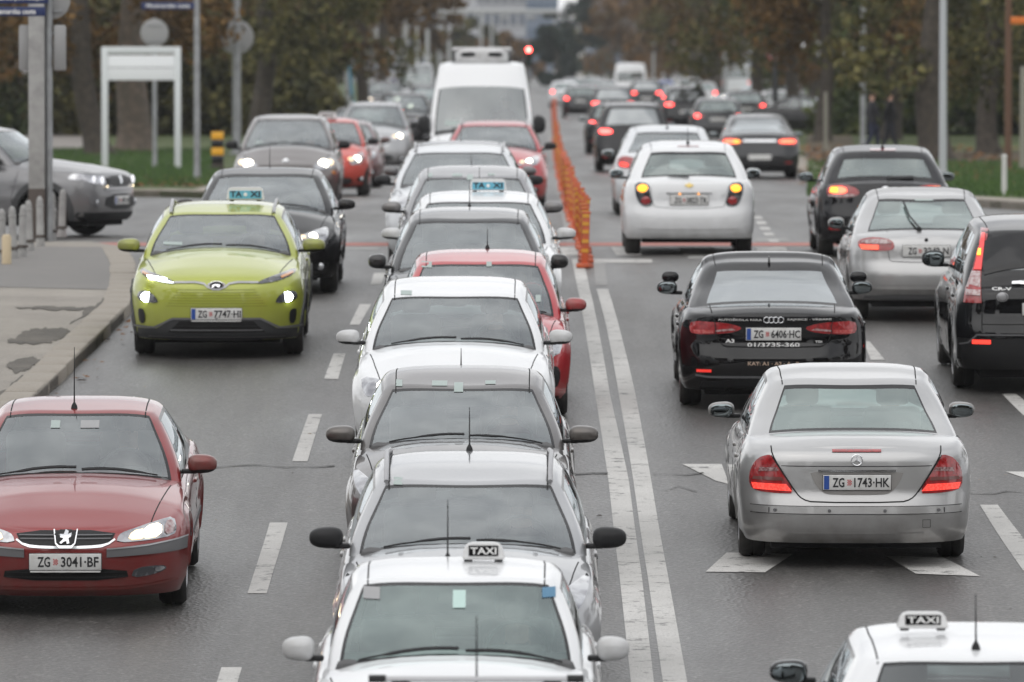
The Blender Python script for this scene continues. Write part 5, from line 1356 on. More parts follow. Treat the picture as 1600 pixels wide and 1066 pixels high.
M_BLADE = mat('grass_blade', (.065, .125, .022), .8, noise=(3, (.035, .075, .018), .4, .6)); M_DRYLEAF = mat('dry_leaf', (.22, .10, .03), .8, noise=(2, (.12, .05, .02), .4, .6))
scatter('grass_blades', gpt(-60, 345, 241, 301), 16000, M_BLADE, .10, 'short green grass on the left island'); scatter('grass_blades', gpt(1262, 1700, 262, 318), 16000, M_BLADE, .10, 'short green grass on the right corner')
scatter('fallen_leaves', gpt(-40, 350, 285, 302), 900, M_DRYLEAF, .09, 'fallen brown leaves along the left grass edge', False, .14); scatter('fallen_leaves', gpt(1250, 1640, 235, 300), 1800, M_DRYLEAF, .10, 'fallen brown leaves under the right hand trees', False, .14)
scatter('fallen_leaves', lambda rng: (lambda t: ((kp[1][0]*(1-t)+kp[5][0]*t)+abs(rng.normal(0, .12))+.04, kp[1][1]*(1-t)+kp[5][1]*t))(rng.uniform(0, 1)), 40, M_DRYLEAF, .05, 'a few orange leaves in the gutter at the left kerb', False, .012)
scatter('road_litter', lambda rng: (rng.uniform(-4, 6), rng.uniform(48, 90)), 70, mat('litter', (.25, .2, .15), .8), .022, 'scattered crumbs of leaf litter on the asphalt', False, .006)
# ------------------------------------------------------------------ far buildings
def building(px0, px1, top_y, s, label, wall, win, floors, cols, depth=16, name='office_block', base_z=0, band=False, H=None):
    Y = FPX/s; x0, x1 = (px0-HX)/s, (px1-HX)/s; H = H or (2.6+(95-top_y)/s); w = x1-x0
    t = thing(name, label, 'building', ((x0+x1)/2, Y+depth/2, zg(Y)))
    add_obj('wall', box_mesh('wall', (0, 0, H/2), (w, depth, H), wall), t); add_obj('roof', box_mesh('roof', (0, 0, H+.2), (w+.6, depth+.6, .4), mat('roof_edge', (.3, .3, .31), .8)), t)
    fh = H/floors; cw = w/cols; wm = box_mesh('window', (0, 0, 0), (cw*.66, .2, fh*.5), win); fm = box_mesh('sill', (0, 0, 0), (cw*.74, .3, fh*.06), mat('roof_edge'))
    for i in range(floors):
        if fh*(i+.2) > 26: break
        for j in range(cols):
            o = add_obj('window', wm, t, (-w/2+cw*(j+.5), -depth/2-.02, fh*(i+.55))); add_obj('sill', fm, o, (0, -.05, -fh*.28))
    return t
WG = mat('far_window', (.10, .12, .15), .2, coat=.5); 
building(596, 745, -230, 11, 'pale grey slab block far behind the gantry', mat('pale_render', (.42, .43, .45), .8), WG, 9, 8)
building(742, 822, -200, 10, 'grey office block behind the gantry, right of the pale slab', mat('grey_render', (.34, .35, .37), .8), WG, 9, 6)
building(818, 872, -300, 9.5, 'blue glazed tower right of the gantry', mat('blue_cladding', (.14, .18, .24), .4), mat('blue_window', (.08, .12, .18), .15, coat=.5), 10, 5)
building(866, 916, 22, 10.5, 'low white building left of the dark conifer', mat('white_render', (.62, .61, .58), .8), WG, 3, 4)
building(905, 985, -260, 8, 'slate blue tower behind the far trees', mat('slate_cladding', (.17, .20, .25), .5), mat('blue_window'), 10, 6)
building(980, 1200, -160, 9, 'grey long block hidden behind the rust brown trees', mat('grey_render'), WG, 7, 14)
building(300, 610, -160, 10, 'grey long block hidden behind the left trees', mat('grey_render'), WG, 7, 16)

# ------------------------------------------------------------------ the railway bridge the camera stands on, seen only in reflections
M_BRIDGE = mat('bridge_concrete', (.16, .155, .15), .9, noise=(.6, (.10, .098, .095), .4, .7))
t = thing('railway_bridge', 'concrete railway bridge over the underpass behind the viewer', 'bridge', (0, -8, -3.6))
add_obj('deck', box_mesh('deck', (0, 0, 3.75), (70, 14, 1.7), M_BRIDGE), t)
for x in (-17, 17): add_obj('abutment', box_mesh('abutment', (x, 0, 1.4), (4, 14, 3.0), M_BRIDGE), t)
for s in (-1, 1): add_obj('embankment', box_mesh('embankment', (s*85, 0, 2.2), (100, 20, 4.8), M_EARTH), t)
for i in range(9):  # unseen tree row, added to darken what the car panels reflect
    x = -64+16*i; tree(x+random.uniform(-3, 3), -34-random.uniform(0, 10), ['leftmost','second','third','fourth','middle','sixth','seventh','eighth','rightmost'][i]+' broad tree in the unseen row added behind the railway bridge', 'olive', 14, 7, .35, 2.2, 2600, .45, 0, None, 'unseen trees added behind the railway bridge', 200+i)
building(0, 0, 0, FPX/60., 'x', mat('grey_render'), WG, 4, 8) if False else None
for i, (x, w, H) in enumerate(((-46, 34, 34), (2, 40, 30), (48, 30, 38))):  # unseen blocks added tall and dark, to darken reflections in upright car panels
    t = thing('added_apartment_block', ['grey apartment block behind the viewer on the left', 'grey apartment block straight behind the viewer', 'grey apartment block behind the viewer on the right'][i], 'building', (x, -70, -3.6))
    add_obj('wall', box_mesh('wall', (0, 0, H/2), (w, 14, H), mat('dark_brick', (.09, .075, .065), .9)), t); wm = box_mesh('window', (0, 0, 0), (1.5, .2, 1.4), WG)
    for a in range(int(w/3.4)):
        for b in range(int(H/3)): add_obj('window', wm, t, (-w/2+2+a*3.4, 7.02, 1.6+b*3))

# ------------------------------------------------------------------ damp autumn air
bm = bmesh.new(); add_box(bm, (0, 700, 40), (2600, 1700, 92)); hz = bm_mesh('haze', bm, [], False)
hm = bpy.data.materials.new('damp_air'); hm.use_nodes = True; hn = hm.node_tree; hn.nodes.clear(); ho = hn.nodes.new('ShaderNodeOutputMaterial'); hv = hn.nodes.new('ShaderNodeVolumePrincipled')
hv.inputs['Color'].default_value = (.92, .94, .97, 1); hv.inputs['Density'].default_value = .00013; hn.links.new(hv.outputs[0], ho.inputs['Volume'])
hz.materials.append(hm); add_obj('haze', hz, kind='stuff')

# unseen trees added along the sunken road on both hands for cars to mirror
for i, (x, y) in enumerate([(-15, 22), (-17, 36), (-15.5, 50), (-16, 64), (-17, 78), (18, 20), (19, 34), (20, 48), (19, 62), (20, 76), (21, 90), (22, 104)]):
    tree(x, y, ['nearest', 'second', 'third', 'fourth', 'fifth', 'nearest', 'second', 'third', 'fourth', 'fifth', 'sixth', 'seventh'][i]+' added roadside tree outside the '+('left' if x < 0 else 'right')+' edge of the view', 'olive' if i % 2 else 'brown', 9, 4.0, .28, 2.2, 1400, .34, 0, None, 'unseen trees added beside the sunken road', 300+i)
LT = dict(lamp_poly=None)
# standing queue, nearest first --------------------------------------------------
def m_front_roof():    # only its roof and roof bars reach into the picture
    def bars(add, bvh, d, cv):
        for u in (3.05, 2.1):
            z = cv['RF'](u); bm = bmesh.new(); x = d['L']/2-u
            add_tube(bm, [(x, -.53, z+.085), (x, .53, z+.085)], .016, 8)
            b = add('roof_bar', bm_mesh('roof_bar', bm, M_SILVERPL))
            for s in (-1, 1):
                bm = bmesh.new(); add_tube(bm, [(x, s*.56, z+.088), (x, s*.47, z+.088)], .021, 8); add_tube(bm, [(x, s*.44, z+.07), (x, s*.36, z+.075), (x-.0, s*.33, z-.03)], .017, 8)
                add('bar_foot', bm_mesh('bar_foot', bm, M_BLACK), parent=b)
    return generic_front('front_roof', 'hatch', L=4.0, H=1.50, W=1.74, wb=2.55, rails=False, antenna=(3.22, .42, 0), antilt=-.02, extras=[bars], fo=.8, plate='')
def m_white_taxi():
    return generic_front('white_taxi', 'sedan', L=4.35, H=1.50, hd=0, W=1.735, wb=2.63, fo=.83, zc=1.08, zb=1.0, uc=1.15, urf=1.92, urr=3.15, wr=.60, zl=.76, zsn=.72, mirror=(.09, .105, .085), msplit=False,
        gbase=.865, antenna=(2.98, .36, -.06), antilt=-.3, glass=glass('green_windscreen', (.70, .86, .81), 1.8, 1.35, .02, .09, (.86, 1, .98)), ff=dict(zh=.72),
        extras=[taxi_sign('white', 2.45, 0, .16, 1, (.26, .10)), sticker(0, .02, 1.35, .075, .085, mat('toll_tag', (.45, .60, .56), .6)), sticker(1, .55, 1.37, .08, .05, mat('blue_tag', (.08, .20, .32), .6)), sticker(2, -.50, 1.37, .10, .06, M_CABIN2)], plate='')
def m_wagon():
    return generic_front('silver_wagon', 'wagon', lit=None, hd=.05, L=4.45, H=1.465, W=1.775, wb=2.65, fo=.88, zc=1.02, zb=.95, uc=1.18, urf=1.98, wr=.615, rails=True, mirror_mat=M_BLACK, mirror=(.10, .125, .085), bow=.22,
        antenna=(3.35, .30, .0), antilt=-.2, zl=.72, zsn=.68, quarter=True, cpill=.84,
        ff=dict(lamp_poly=[(.46, .62), (.70, .64), (.80, .76), (.82, .86), (.74, .84), (.58, .76), (.48, .68)], bulb=(.64, .05)), extras=[sticker(0, -.48, 1.36, .06, .04)], plate='')
def m_brown():
    return generic_front('grey_brown_saloon', 'sedan', lit=None, hd=.06, L=4.54, H=1.46, W=1.76, wb=2.6, fo=.93, zc=1.0, zb=.93, uc=1.22, urf=2.02, urr=3.25, wr=.60, mirror=(.10, .125, .080), bow=.22,
        antenna=(3.22, .17, -.02), antilt=-.4, zl=.70, zsn=.66, ff=dict(lamp_poly=[(.50, .60), (.74, .62), (.82, .72), (.83, .82), (.74, .78), (.56, .68)], bulb=(.68, .05)), glass=G_LIGHT, rglass=G_LIGHT,
        extras=[sticker(0, -.18, 1.365, .12, .03), sticker(1, -.03, 1.34, .07, .06), sticker(2, .22, 1.37, .08, .02), sticker(3, -.50, 1.36, .05, .04)], plate='')
def m_hatch():
    return generic_front('white_hatch', 'hatch', lit=M_BULB, hd=.045, L=4.25, H=1.46, W=1.79, wb=2.63, fo=.87, zc=.99, zb=.93, uc=1.16, urf=1.95, wr=.62, mirror=(.10, .115, .078), zl=.70, zsn=.67,
        ff=dict(lamp_poly=[(.48, .57), (.76, .575), (.80, .62), (.82, .74), (.62, .72), (.50, .68)], bulb=(.62, .055)), extras=[sticker(0, -.44, 1.37, .1, .03)], plate='')
def m_small_hatch():
    return generic_front('small_hatch', 'hatch', lit=None, L=4.0, H=1.46, W=1.70, wb=2.5, fo=.83, zc=.99, zb=.93, uc=1.08, urf=1.85, wr=.60, mirror=(.10, .11, .078), zl=.71, zsn=.67,
        antenna=(2.95, .2, .06), antilt=-.3, ff=dict(lamp_poly=[(.46, .58), (.74, .60), (.78, .72), (.80, .80), (.62, .74), (.48, .69)], bulb=(.62, .05), fog=False), glass=G_LIGHT, rglass=G_LIGHT,
        feats=[D('fog_lamp', 'F', [(.60, .30), (.72, .30), (.76, .42), (.73, .52), (.64, .50)], M_BLACK, off=.006)],
        extras=[sticker(0, -.52, 1.36, .10, .05), sticker(1, .55, 1.07, .05, .06), sticker(2, .08, 1.37, .05, .04)], plate='')
def m_coupe_hatch():
    return generic_front('steep_hatch', 'hatch', lit=None, L=4.3, H=1.49, W=1.77, wb=2.6, fo=.9, antenna=(3.4, .27, 0),  zc=1.0, zb=.94, uc=1.05, urf=1.95, wr=.585, mirror=(.10, .10, .09), zl=.70, zsn=.66, bow=.22, glass=glass('blue_windscreen'), plate='')
def m_saloon():        # plain modern saloon used several times in the traffic
    return generic_front('saloon', 'sedan', L=4.5, H=1.42, W=1.79, wb=2.68, fo=.88, zc=.99, zb=.93, uc=1.2, urf=2.0, urr=3.25, antenna=(3.1, .3, 0), ff=dict(badge='oval'), plate='', glass=G_LIGHT, rglass=G_LIGHT)
def m_rail_suv():
    return generic_front('rail_wagon', 'suv', L=4.4, H=1.51, W=1.82, wb=2.65, fo=.88, zc=1.07, zb=1.0, uc=1.2, urf=1.98, wr=.62, zl=.80, zsn=.76, rails=True, mirror_mat=M_BLACK, ff=dict(zh=.80, gz=(.64, .76), lower=(.26, .42, .55)), plate='', glass=G_LIGHT, rglass=G_LIGHT)
def m_mpv():
    d = base_spec('mpv', L=4.34, W=1.82, H=1.62, wb=2.7, fo=.86, r=.32, zl=.80, zsn=.76, zc=1.10, zb=1.02, zt=1.05, uc=1.05, urf=1.95, wr=.60, cf=.78, nf=2.4, bow=.24, mirror_mat=M_BLACK, mirror=(.10, .12, .09),
                  fset=[(.17, .08), (.3, .01), (.48, .0), (.6, .01), (.72, .06), (.80, .13), (1.0, .3)])
    f = [D('headlamp', 'F', [(.46, .69), (.66, .67), (.82, .74), (.84, .86), (.72, .87), (.52, .80)], M_LAMP, off=.008),
         SP('bulb', 'F', (.64, .77), disc(.085, M_BULB, .85), mirror=True, off=.02, sub=True),
         SP('reflector', 'F', (.75, .79), disc(.055, M_GLOWW, .9), mirror=True, off=.018, sub=True),
         SP('badge', 'F', (0, .80), disc(.06, M_CHROME), off=.014),
         ST('panel_gap', 'F', [(-.44, .74), (.44, .74)], .012, M_DARK, off=.002),
         D('lower_grille', 'F', [(-.46, .40), (.46, .40), (.42, .50), (-.42, .50)], M_BLACK, mirror=False, off=.006),
         D('fog_recess', 'F', [(.52, .36), (.74, .40), (.76, .50), (.56, .52)], M_BLACK, off=.006),
         SP('fog_lamp', 'F', (.66, .44), disc(.045, M_LAMP), mirror=True, off=.016, sub=True),
         ST('bumper_lip', 'F', [(-.78, .24), (-.5, .22), (.5, .22), (.78, .24)], .04, M_BLACK, off=.006),
         D('indicator_lens', 'L', [(1.83, .60), (1.75, .60), (1.75, .66), (1.83, .66)], M_AMBER, off=.008), ('plate', 'ZG 4186·EN', 'F', .53)]
    return model('mpv', d, f, [sticker(0, -.50, 1.14, .15, .03, M_STICK)])
def m_city():          # tiny red city car with round face
    d = base_spec('hatch', L=3.6, W=1.65, H=1.50, wb=2.4, fo=.62, r=.29, zl=.78, zsn=.73, zc=1.04, zb=.97, uc=.85, urf=1.62, wr=.57, cf=.6, nf=2.3, bow=.2, mirror_mat=M_BLACK)
    f = front_face(zh=.70, hy=(.46, .74), hh=.2, lamp=M_LAMP, lit=M_BULB, gy=.2, gz=(.56, .60), slats=0, chrome=False, bulb=(.60, .07))
    return model('city_car', d, f+[('plate', '', 'F', .46)], [taxi_sign('white', 1.85, 0, .0, 1, (.36, .13))])
def m_suv_front():
    return generic_front('suv_front', 'suv', L=4.6, H=1.70, W=1.85, wb=2.7, fo=.9, zc=1.15, zb=1.06, uc=1.2, urf=1.95, wr=.63, zl=.92, zsn=.88, r=.34, rails=True, mirror_mat=M_BLACK, mirror=(.1, .12, .10),
        ff=dict(zh=.86, gz=(.66, .84), lower=(.28, .45, .5), bulb=(.64, .07)), plate='', cf=.6, bumper=.22)
def m_compact_suv():   # grey crossover coming out of the side street
    d = base_spec('suv', L=4.18, W=1.775, H=1.61, wb=2.5, fo=.86, r=.34, zl=.93, zsn=.90, zc=1.13, zb=1.06, zt=1.1, uc=1.18, urf=1.80, wr=.62, cf=.52, nf=3.0, bumper=.24, mirror_mat=M_BLACK,
                  fset=[(.2, .12), (.3, .03), (.42, .0), (.6, .0), (.74, .01), (.9, .04), (1.1, .12)])
    f = [D('headlamp', 'F', [(.46, .75), (.74, .77), (.84, .84), (.83, .90), (.66, .895), (.48, .87)], M_LAMP, off=.008),
         SP('bulb', 'F', (.56, .815), disc(.058, M_GLOWC), mirror=True, off=.018, sub=True), SP('bulb', 'F', (.70, .83), disc(.05, M_GLOWC), mirror=True, off=.018, sub=True),
         D('headlamp_side', 'L', [(1.60, .84), (1.85, .82), (1.88, .90), (1.70, .93)], M_LAMP, off=.008),
         SP('bulb', 'F', (.47, .73), disc(.012, M_BULBW), off=.02, mirror=True),
         D('grille', 'F', [(-.44, .73), (.44, .73), (.46, .88), (-.46, .88)], M_BLACK, mirror=False, off=.006)]
    for z in (.76, .80, .84): f.append(ST('grille_slat', 'F', [(-.42, z), (.42, z)], .012, M_GREYPL, off=.014, sub=True))
    f += [D('badge', 'F', [(.03, .875), (-.045, .835), (-.045, .825), (.01, .80), (-.05, .775), (-.03, .755), (.045, .80), (.045, .81), (-.01, .835), (.05, .86)], M_CHROME, mirror=False, off=.02, smooth=0, grid=.3),
          ST('grille_trim', 'F', [(-.5, .70), (.5, .70)], .03, M_SILVERPL, off=.014),
          D('lower_grille', 'F', [(-.52, .40), (.52, .40), (.46, .62), (-.46, .62)], M_BLACK, mirror=False, off=.008),
          D('fog_recess', 'F', [(.56, .42), (.76, .44), (.80, .62), (.66, .62)], M_GREYPL, off=.008), SP('fog_lamp', 'F', (.68, .50), disc(.05, M_LAMP), mirror=True, off=.02, sub=True),
          D('lower_bumper', 'F', [(-.85, .24), (.85, .24), (.85, .36), (-.85, .36)], M_BLACK, mirror=False, off=.006, smooth=0),
          ('plate', 'ZG 2871·GS', 'F', .53)]
    cl = mat('arch_cladding', (.035, .036, .038), .55)
    for cx in (4.18/2-.86, 4.18/2-.86-2.5):
        o = [(cx+.49*math.cos(R_(a)), .34+.49*math.sin(R_(a))) for a in range(-12, 193, 12)]; i = [(cx+.41*math.cos(R_(a)), .34+.41*math.sin(R_(a))) for a in range(-12, 193, 12)]
        f.append(D('arch_cladding', 'L', o+i[::-1], cl, off=.012, smooth=0, grid=.12))
    return model('compact_suv', d, f)

# departing side -----------------------------------------------------------------------
def m_silver_saloon():
    d = base_spec('sedan', L=4.82, W=1.82, H=1.45, wb=2.85, fo=.83, r=.325, zl=.66, zc=.96, zb=.93, zt=1.0, uc=1.35, urf=2.1, urr=3.35, rbase=4.12, wr=.615, cr=.62, nr=3.0, gbase=.90, rr_gl=(.05, .93), rdrop=.03,
                  mirror=(.09, .115, .075), rbow=.10, gtop=.925, rb=.215, crown=.03, zmir=1.0, mu=.5, rbulge=.02, rglass=glass('green_rear_glass', (.60, .74, .70), 1.8, 1.3, .02, .14, (.88, 1, .97)), glass=G_LIGHT,
                  rset=[(.15, .10), (.24, .035), (.30, .015), (.42, .0), (.50, .005), (.515, .03), (.54, .055), (.60, .06), (.8, .075), (.90, .085), (.94, .12), (1.1, .2)])
    tl = [(.470, .602), (.62, .600), (.78, .612), (.822, .65), (.825, .73), (.80, .81), (.755, .865), (.70, .888), (.655, .89), (.60, .80)]
    f = [D('tail_lamp', 'R', tl, M_TAIL, off=.007, smooth=1),
         D('lamp_segment', 'R', [(.50, .618), (.79, .628), (.805, .675), (.545, .672)], mat('tail_band', (.45, .02, .02), .15, coat=1, emit=(1, .06, .04), es=.75, noise=(60, (.8, .10, .08), .4, .6)), off=.012, sub=True, smooth=0),
         D('lamp_segment', 'R', [(.60, .775), (.755, .765), (.745, .795), (.615, .80)], mat('tail_reverse', (.33, .2, .2), .12, coat=1, noise=(60, (.12, .03, .03), .4, .6)), off=.012, sub=True, smooth=0),
         D('lamp_segment', 'R', [(.562, .70), (.80, .70), (.79, .725), (.575, .725)], mat('tail_smoke', (.16, .05, .045), .12, coat=1), off=.012, sub=True, smooth=0),
         ST('lamp_seam', 'R', [(.475, .612), (.655, .885)], .006, M_DARK, off=.014, mirror=True),
         ST('panel_gap', 'R', [(.66, .955), (.655, .90), (.60, .80), (.468, .602), (.42, .556), (.34, .535), (-.34, .535), (-.42, .556), (-.468, .602), (-.60, .80), (-.655, .90), (-.66, .955)], .010, M_DARK, off=.0015, depth=.002, it=1),
         ST('panel_gap', 'R', [(.585, .812), (-.585, .812)], .006, M_DARK, off=.0015, depth=.002),
         D('high_brake_lamp', 'R', [(-.19, .918), (.19, .918), (.19, .936), (-.19, .936)], M_TAIL, mirror=False, off=.007, smooth=0),
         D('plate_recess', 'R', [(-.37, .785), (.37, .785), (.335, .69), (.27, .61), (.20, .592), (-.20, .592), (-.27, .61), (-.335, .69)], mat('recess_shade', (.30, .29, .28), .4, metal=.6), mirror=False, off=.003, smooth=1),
         ST('handle_trim', 'R', [(-.30, .778), (.30, .778)], .016, M_CHROME, off=.018),
         ('plate', 'ZG 1743·HK', 'R', .69, dict(size=(.52, .112))),
         ST('bumper_moulding', 'R', [(-.80, .475), (-.6, .475), (.6, .475), (.80, .475)], .050, M_PAINT, off=.010, depth=.012),
         ST('panel_gap', 'R', [(-.82, .447), (.82, .447)], .005, M_DARK, off=.003), ST('panel_gap', 'R', [(-.82, .505), (.82, .505)], .005, M_DARK, off=.003),
         ST('panel_gap', 'R', [(.675, .455), (.675, .494)], .005, M_DARK, off=.013, mirror=True),
         ST('bumper_crease', 'R', [(-.52, .298), (.52, .298)], .010, M_PAINT, off=.006),
         ST('tow_cover', 'R', [(-.51, .34), (-.57, .34), (-.57, .40), (-.51, .40)], .004, M_DARK, off=.002, closed=True)]
    for y in (.63, .215, -.215, -.63): f.append(SP('parking_sensor', 'R', (y, .475), disc(.013, M_GREYPL), off=.016))
    def star(add, bvh, d, cv):
        p, _ = project(bvh, 'R', 0, .862, .006)
        bm = bmesh.new(); n = 24; R = .042
        add_tube(bm, [(0, R*math.sin(2*math.pi*i/n), R*math.cos(2*math.pi*i/n)) for i in range(n+1)], .0042, 6, False)
        for k in range(3):
            a = 2*math.pi*k/3; add_tube(bm, [(0, 0, 0), (0, R*math.sin(a), R*math.cos(a))], [.0065, .0025], 5)
        add('badge', bm_mesh('badge', bm, M_CHROME), tuple(p+Vector((-.008, 0, 0))))
    return model('silver_saloon', d, f, [star])
def m_black_saloon():
    d = base_spec('sedan', L=4.46, W=1.80, H=1.42, wb=2.64, fo=.86, r=.325, zl=.66, zc=.95, zb=.92, zt=.985, uc=1.25, urf=2.0, urr=3.05, rbase=3.98, wr=.605, cr=.55, nr=3.4, rr_gl=(.05, .92), fin=3.0, gbase=.89, gtop=.92,
                  mirror_mat=M_GLOSSBLACK, zmir=1.0, mirror=(.09, .11, .08), rglass=glass('grey_rear_glass', (.10, .11, .12), 2.1, 1.5), sglass=G_SIDE, rb=.21, rset=[(.15, .12), (.26, .05), (.34, .02), (.45, .0), (.56, .01), (.60, .04), (.72, .055), (.86, .05), (.93, .02), (.97, .03), (1.2, .12)], dirt=.2)
    f = [D('tail_lamp', 'R', [(.29, .815), (.36, .775), (.50, .755), (.77, .742), (.80, .80), (.775, .872), (.55, .868), (.40, .85)], M_TAIL, off=.007),
         D('lamp_segment', 'R', [(.36, .792), (.55, .775), (.55, .79), (.40, .808)], M_TAILCLEAR, off=.012, sub=True, smooth=0),
         D('lamp_segment', 'R', [(.57, .762), (.74, .752), (.76, .79), (.57, .79)], mat('tail_pink', (.5, .12, .11), .15, coat=1, noise=(40, (.4, .03, .03), .4, .6)), off=.012, sub=True, smooth=0),
         ST('panel_gap', 'R', [(.60, .99), (.55, .86), (.55, .74), (.50, .655), (.42, .63), (-.42, .63), (-.50, .655), (-.55, .74), (-.55, .86), (-.60, .99)], .008, M_DARK, off=.014, depth=.012, it=1),
         ('plate', 'ZG 6406·HC', 'R', .755, {}),
         ('text', 'AUTOŠKOLA NIRA', 'R', (.32, .893), (.42, .024), M_WHITE), ('text', 'SAJNICE · VRBANI', 'R', (-.34, .893), (.42, .022), M_WHITE),
         ('text', 'A3', 'R', (.415, .688), (.085, .036), M_WHITE), ('text', 'TDI', 'R', (-.43, .68), (.065, .02), M_WHITE), ('text', '01/3735-360', 'R', (0, .652), (.50, .042), M_WHITE),
         ('text', 'KAT: A1 · A2 · A · B', 'R', (0, .475), (.49, .034), mat('worn_print', (.45, .33, .25), .5)),
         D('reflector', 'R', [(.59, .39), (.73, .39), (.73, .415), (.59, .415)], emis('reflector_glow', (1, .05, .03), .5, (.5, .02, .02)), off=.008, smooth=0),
         D('diffuser', 'R', [(-.72, .2), (.72, .2), (.66, .33), (-.66, .33)], M_BLACK, mirror=False, off=.006),
         ST('bumper_crease', 'R', [(-.74, .36), (-.62, .345), (.62, .345), (.74, .36)], .02, M_GREYPL, off=.006)]
    def rings(add, bvh, d, cv):
        bm = bmesh.new()
        for k in range(4):
            c = (k-1.5)*.045
            add_tube(bm, [(0, c+.028*math.cos(2*math.pi*i/18), .028*math.sin(2*math.pi*i/18)) for i in range(19)], .0035, 5, False)
        p, _ = project(bvh, 'R', 0, .893, .01); add('badge', bm_mesh('badge', bm, M_CHROME), tuple(p))
        # second mirrors for the instructor
        for s in (1, -1):
            m = shared('twin', lambda: super_mesh('instructor_mirror', .05, .085, .055, M_GLOSSBLACK, 2.6, 10))
            add('instructor_mirror', m, (d['L']/2-1.60, s*(d['W']/2+.03), 1.10))
        # small raised lamps over the plate
        bm = bmesh.new()
    return model('black_saloon', d, f, [rings])
def m_black_suv():
    d = base_spec('suv', L=4.55, W=1.82, H=1.65, wb=2.62, fo=.88, r=.345, zl=.85, zc=1.12, zb=1.04, zt=1.08, uc=1.2, urf=1.9, urr=3.85, rbase=4.38, wr=.635, cr=.5, nr=3.6, rr_gl=(.22, .93), rb=.26, mirror_mat=M_BLACK, mirror=(.10, .125, .10), zmir=1.14, rbulge=.05,
                  rglass=G_DARK, sglass=glass('rear_side_glass', (.16, .18, .18), 1.8, 1.3), rset=[(.2, .10), (.35, .02), (.45, .0), (.66, .0), (.72, .04), (.8, .06), (1.0, .07), (1.2, .1)], rims='alloy')
    f = [D('tail_lamp', 'R', [(.655, .905), (.825, .905), (.80, 1.04), (.725, 1.22), (.66, 1.42), (.61, 1.575), (.545, 1.575), (.60, 1.40), (.645, 1.20), (.66, 1.03)], M_TAIL, off=.010, smooth=0),
         D('lamp_segment', 'R', [(.665, 1.04), (.795, 1.04), (.735, 1.19), (.655, 1.19)], M_TAILCLEAR, off=.018, sub=True, smooth=0),
         D('lamp_segment', 'R', [(.665, .975), (.80, .975), (.795, 1.02), (.665, 1.02)], M_TAILCLEAR, off=.018, sub=True, smooth=0),
         D('lamp_segment', 'R', [(.645, 1.205), (.715, 1.205), (.61, 1.54), (.58, 1.54)], mat('tail_bright_red', (.55, .03, .03), .15, coat=1, emit=(1, .05, .04), es=.35), off=.018, sub=True, smooth=0),
         D('lamp_segment', 'R', [(.64, 1.33), (.675, 1.33), (.655, 1.39), (.632, 1.39)], M_AMBERON, off=.026, sub=True, smooth=0),
         D('reflector', 'R', [(.57, .51), (.745, .51), (.745, .55), (.57, .55)], M_TAILON, off=.012, smooth=0),
         D('bumper_skirt', 'R', [(-.88, .26), (.88, .26), (.88, .56), (-.88, .56)], M_BLACK, mirror=False, off=.008, smooth=0),
         ST('bumper_crease', 'R', [(.86, .50), (.78, .52), (.70, .60), (-.70, .60), (-.78, .52), (-.86, .50)], .014, M_GREYPL, off=.014),
         ST('panel_gap', 'R', [(.655, .70), (-.655, .70)], .01, M_DARK, off=.002), ST('panel_gap', 'R', [(.655, .62), (.655, .90)], .01, M_DARK, off=.002, mirror=True),
         D('handle_trim', 'R', [(-.36, 1.065), (.36, 1.065), (.35, 1.115), (-.35, 1.115)], M_CHROME, mirror=False, off=.02),
         ('text', 'CR-V', 'R', (.46, 1.04), (.19, .028), M_WHITE), SP('badge_ring', 'R', (.455, .965), disc(.058, M_SILVERPL, .8), off=.008), ('text', 'HR', 'R', (.455, .965), (.07, .05), M_DARK),
         ST('badge_rim', 'R', [(.455+.045*math.cos(a*math.pi/6), .965+.035*math.sin(a*math.pi/6)) for a in range(12)], .004, M_DARK, off=.016, closed=True),
         ('plate', '', 'R', .85, {}), D('rear_spoiler', 'T', [(-1.95, -.62), (-1.95, .62), (-1.60, .66), (-1.60, -.66)], M_PAINT, off=.012, mirror=False, smooth=0)]
    return model('black_suv', d, f)
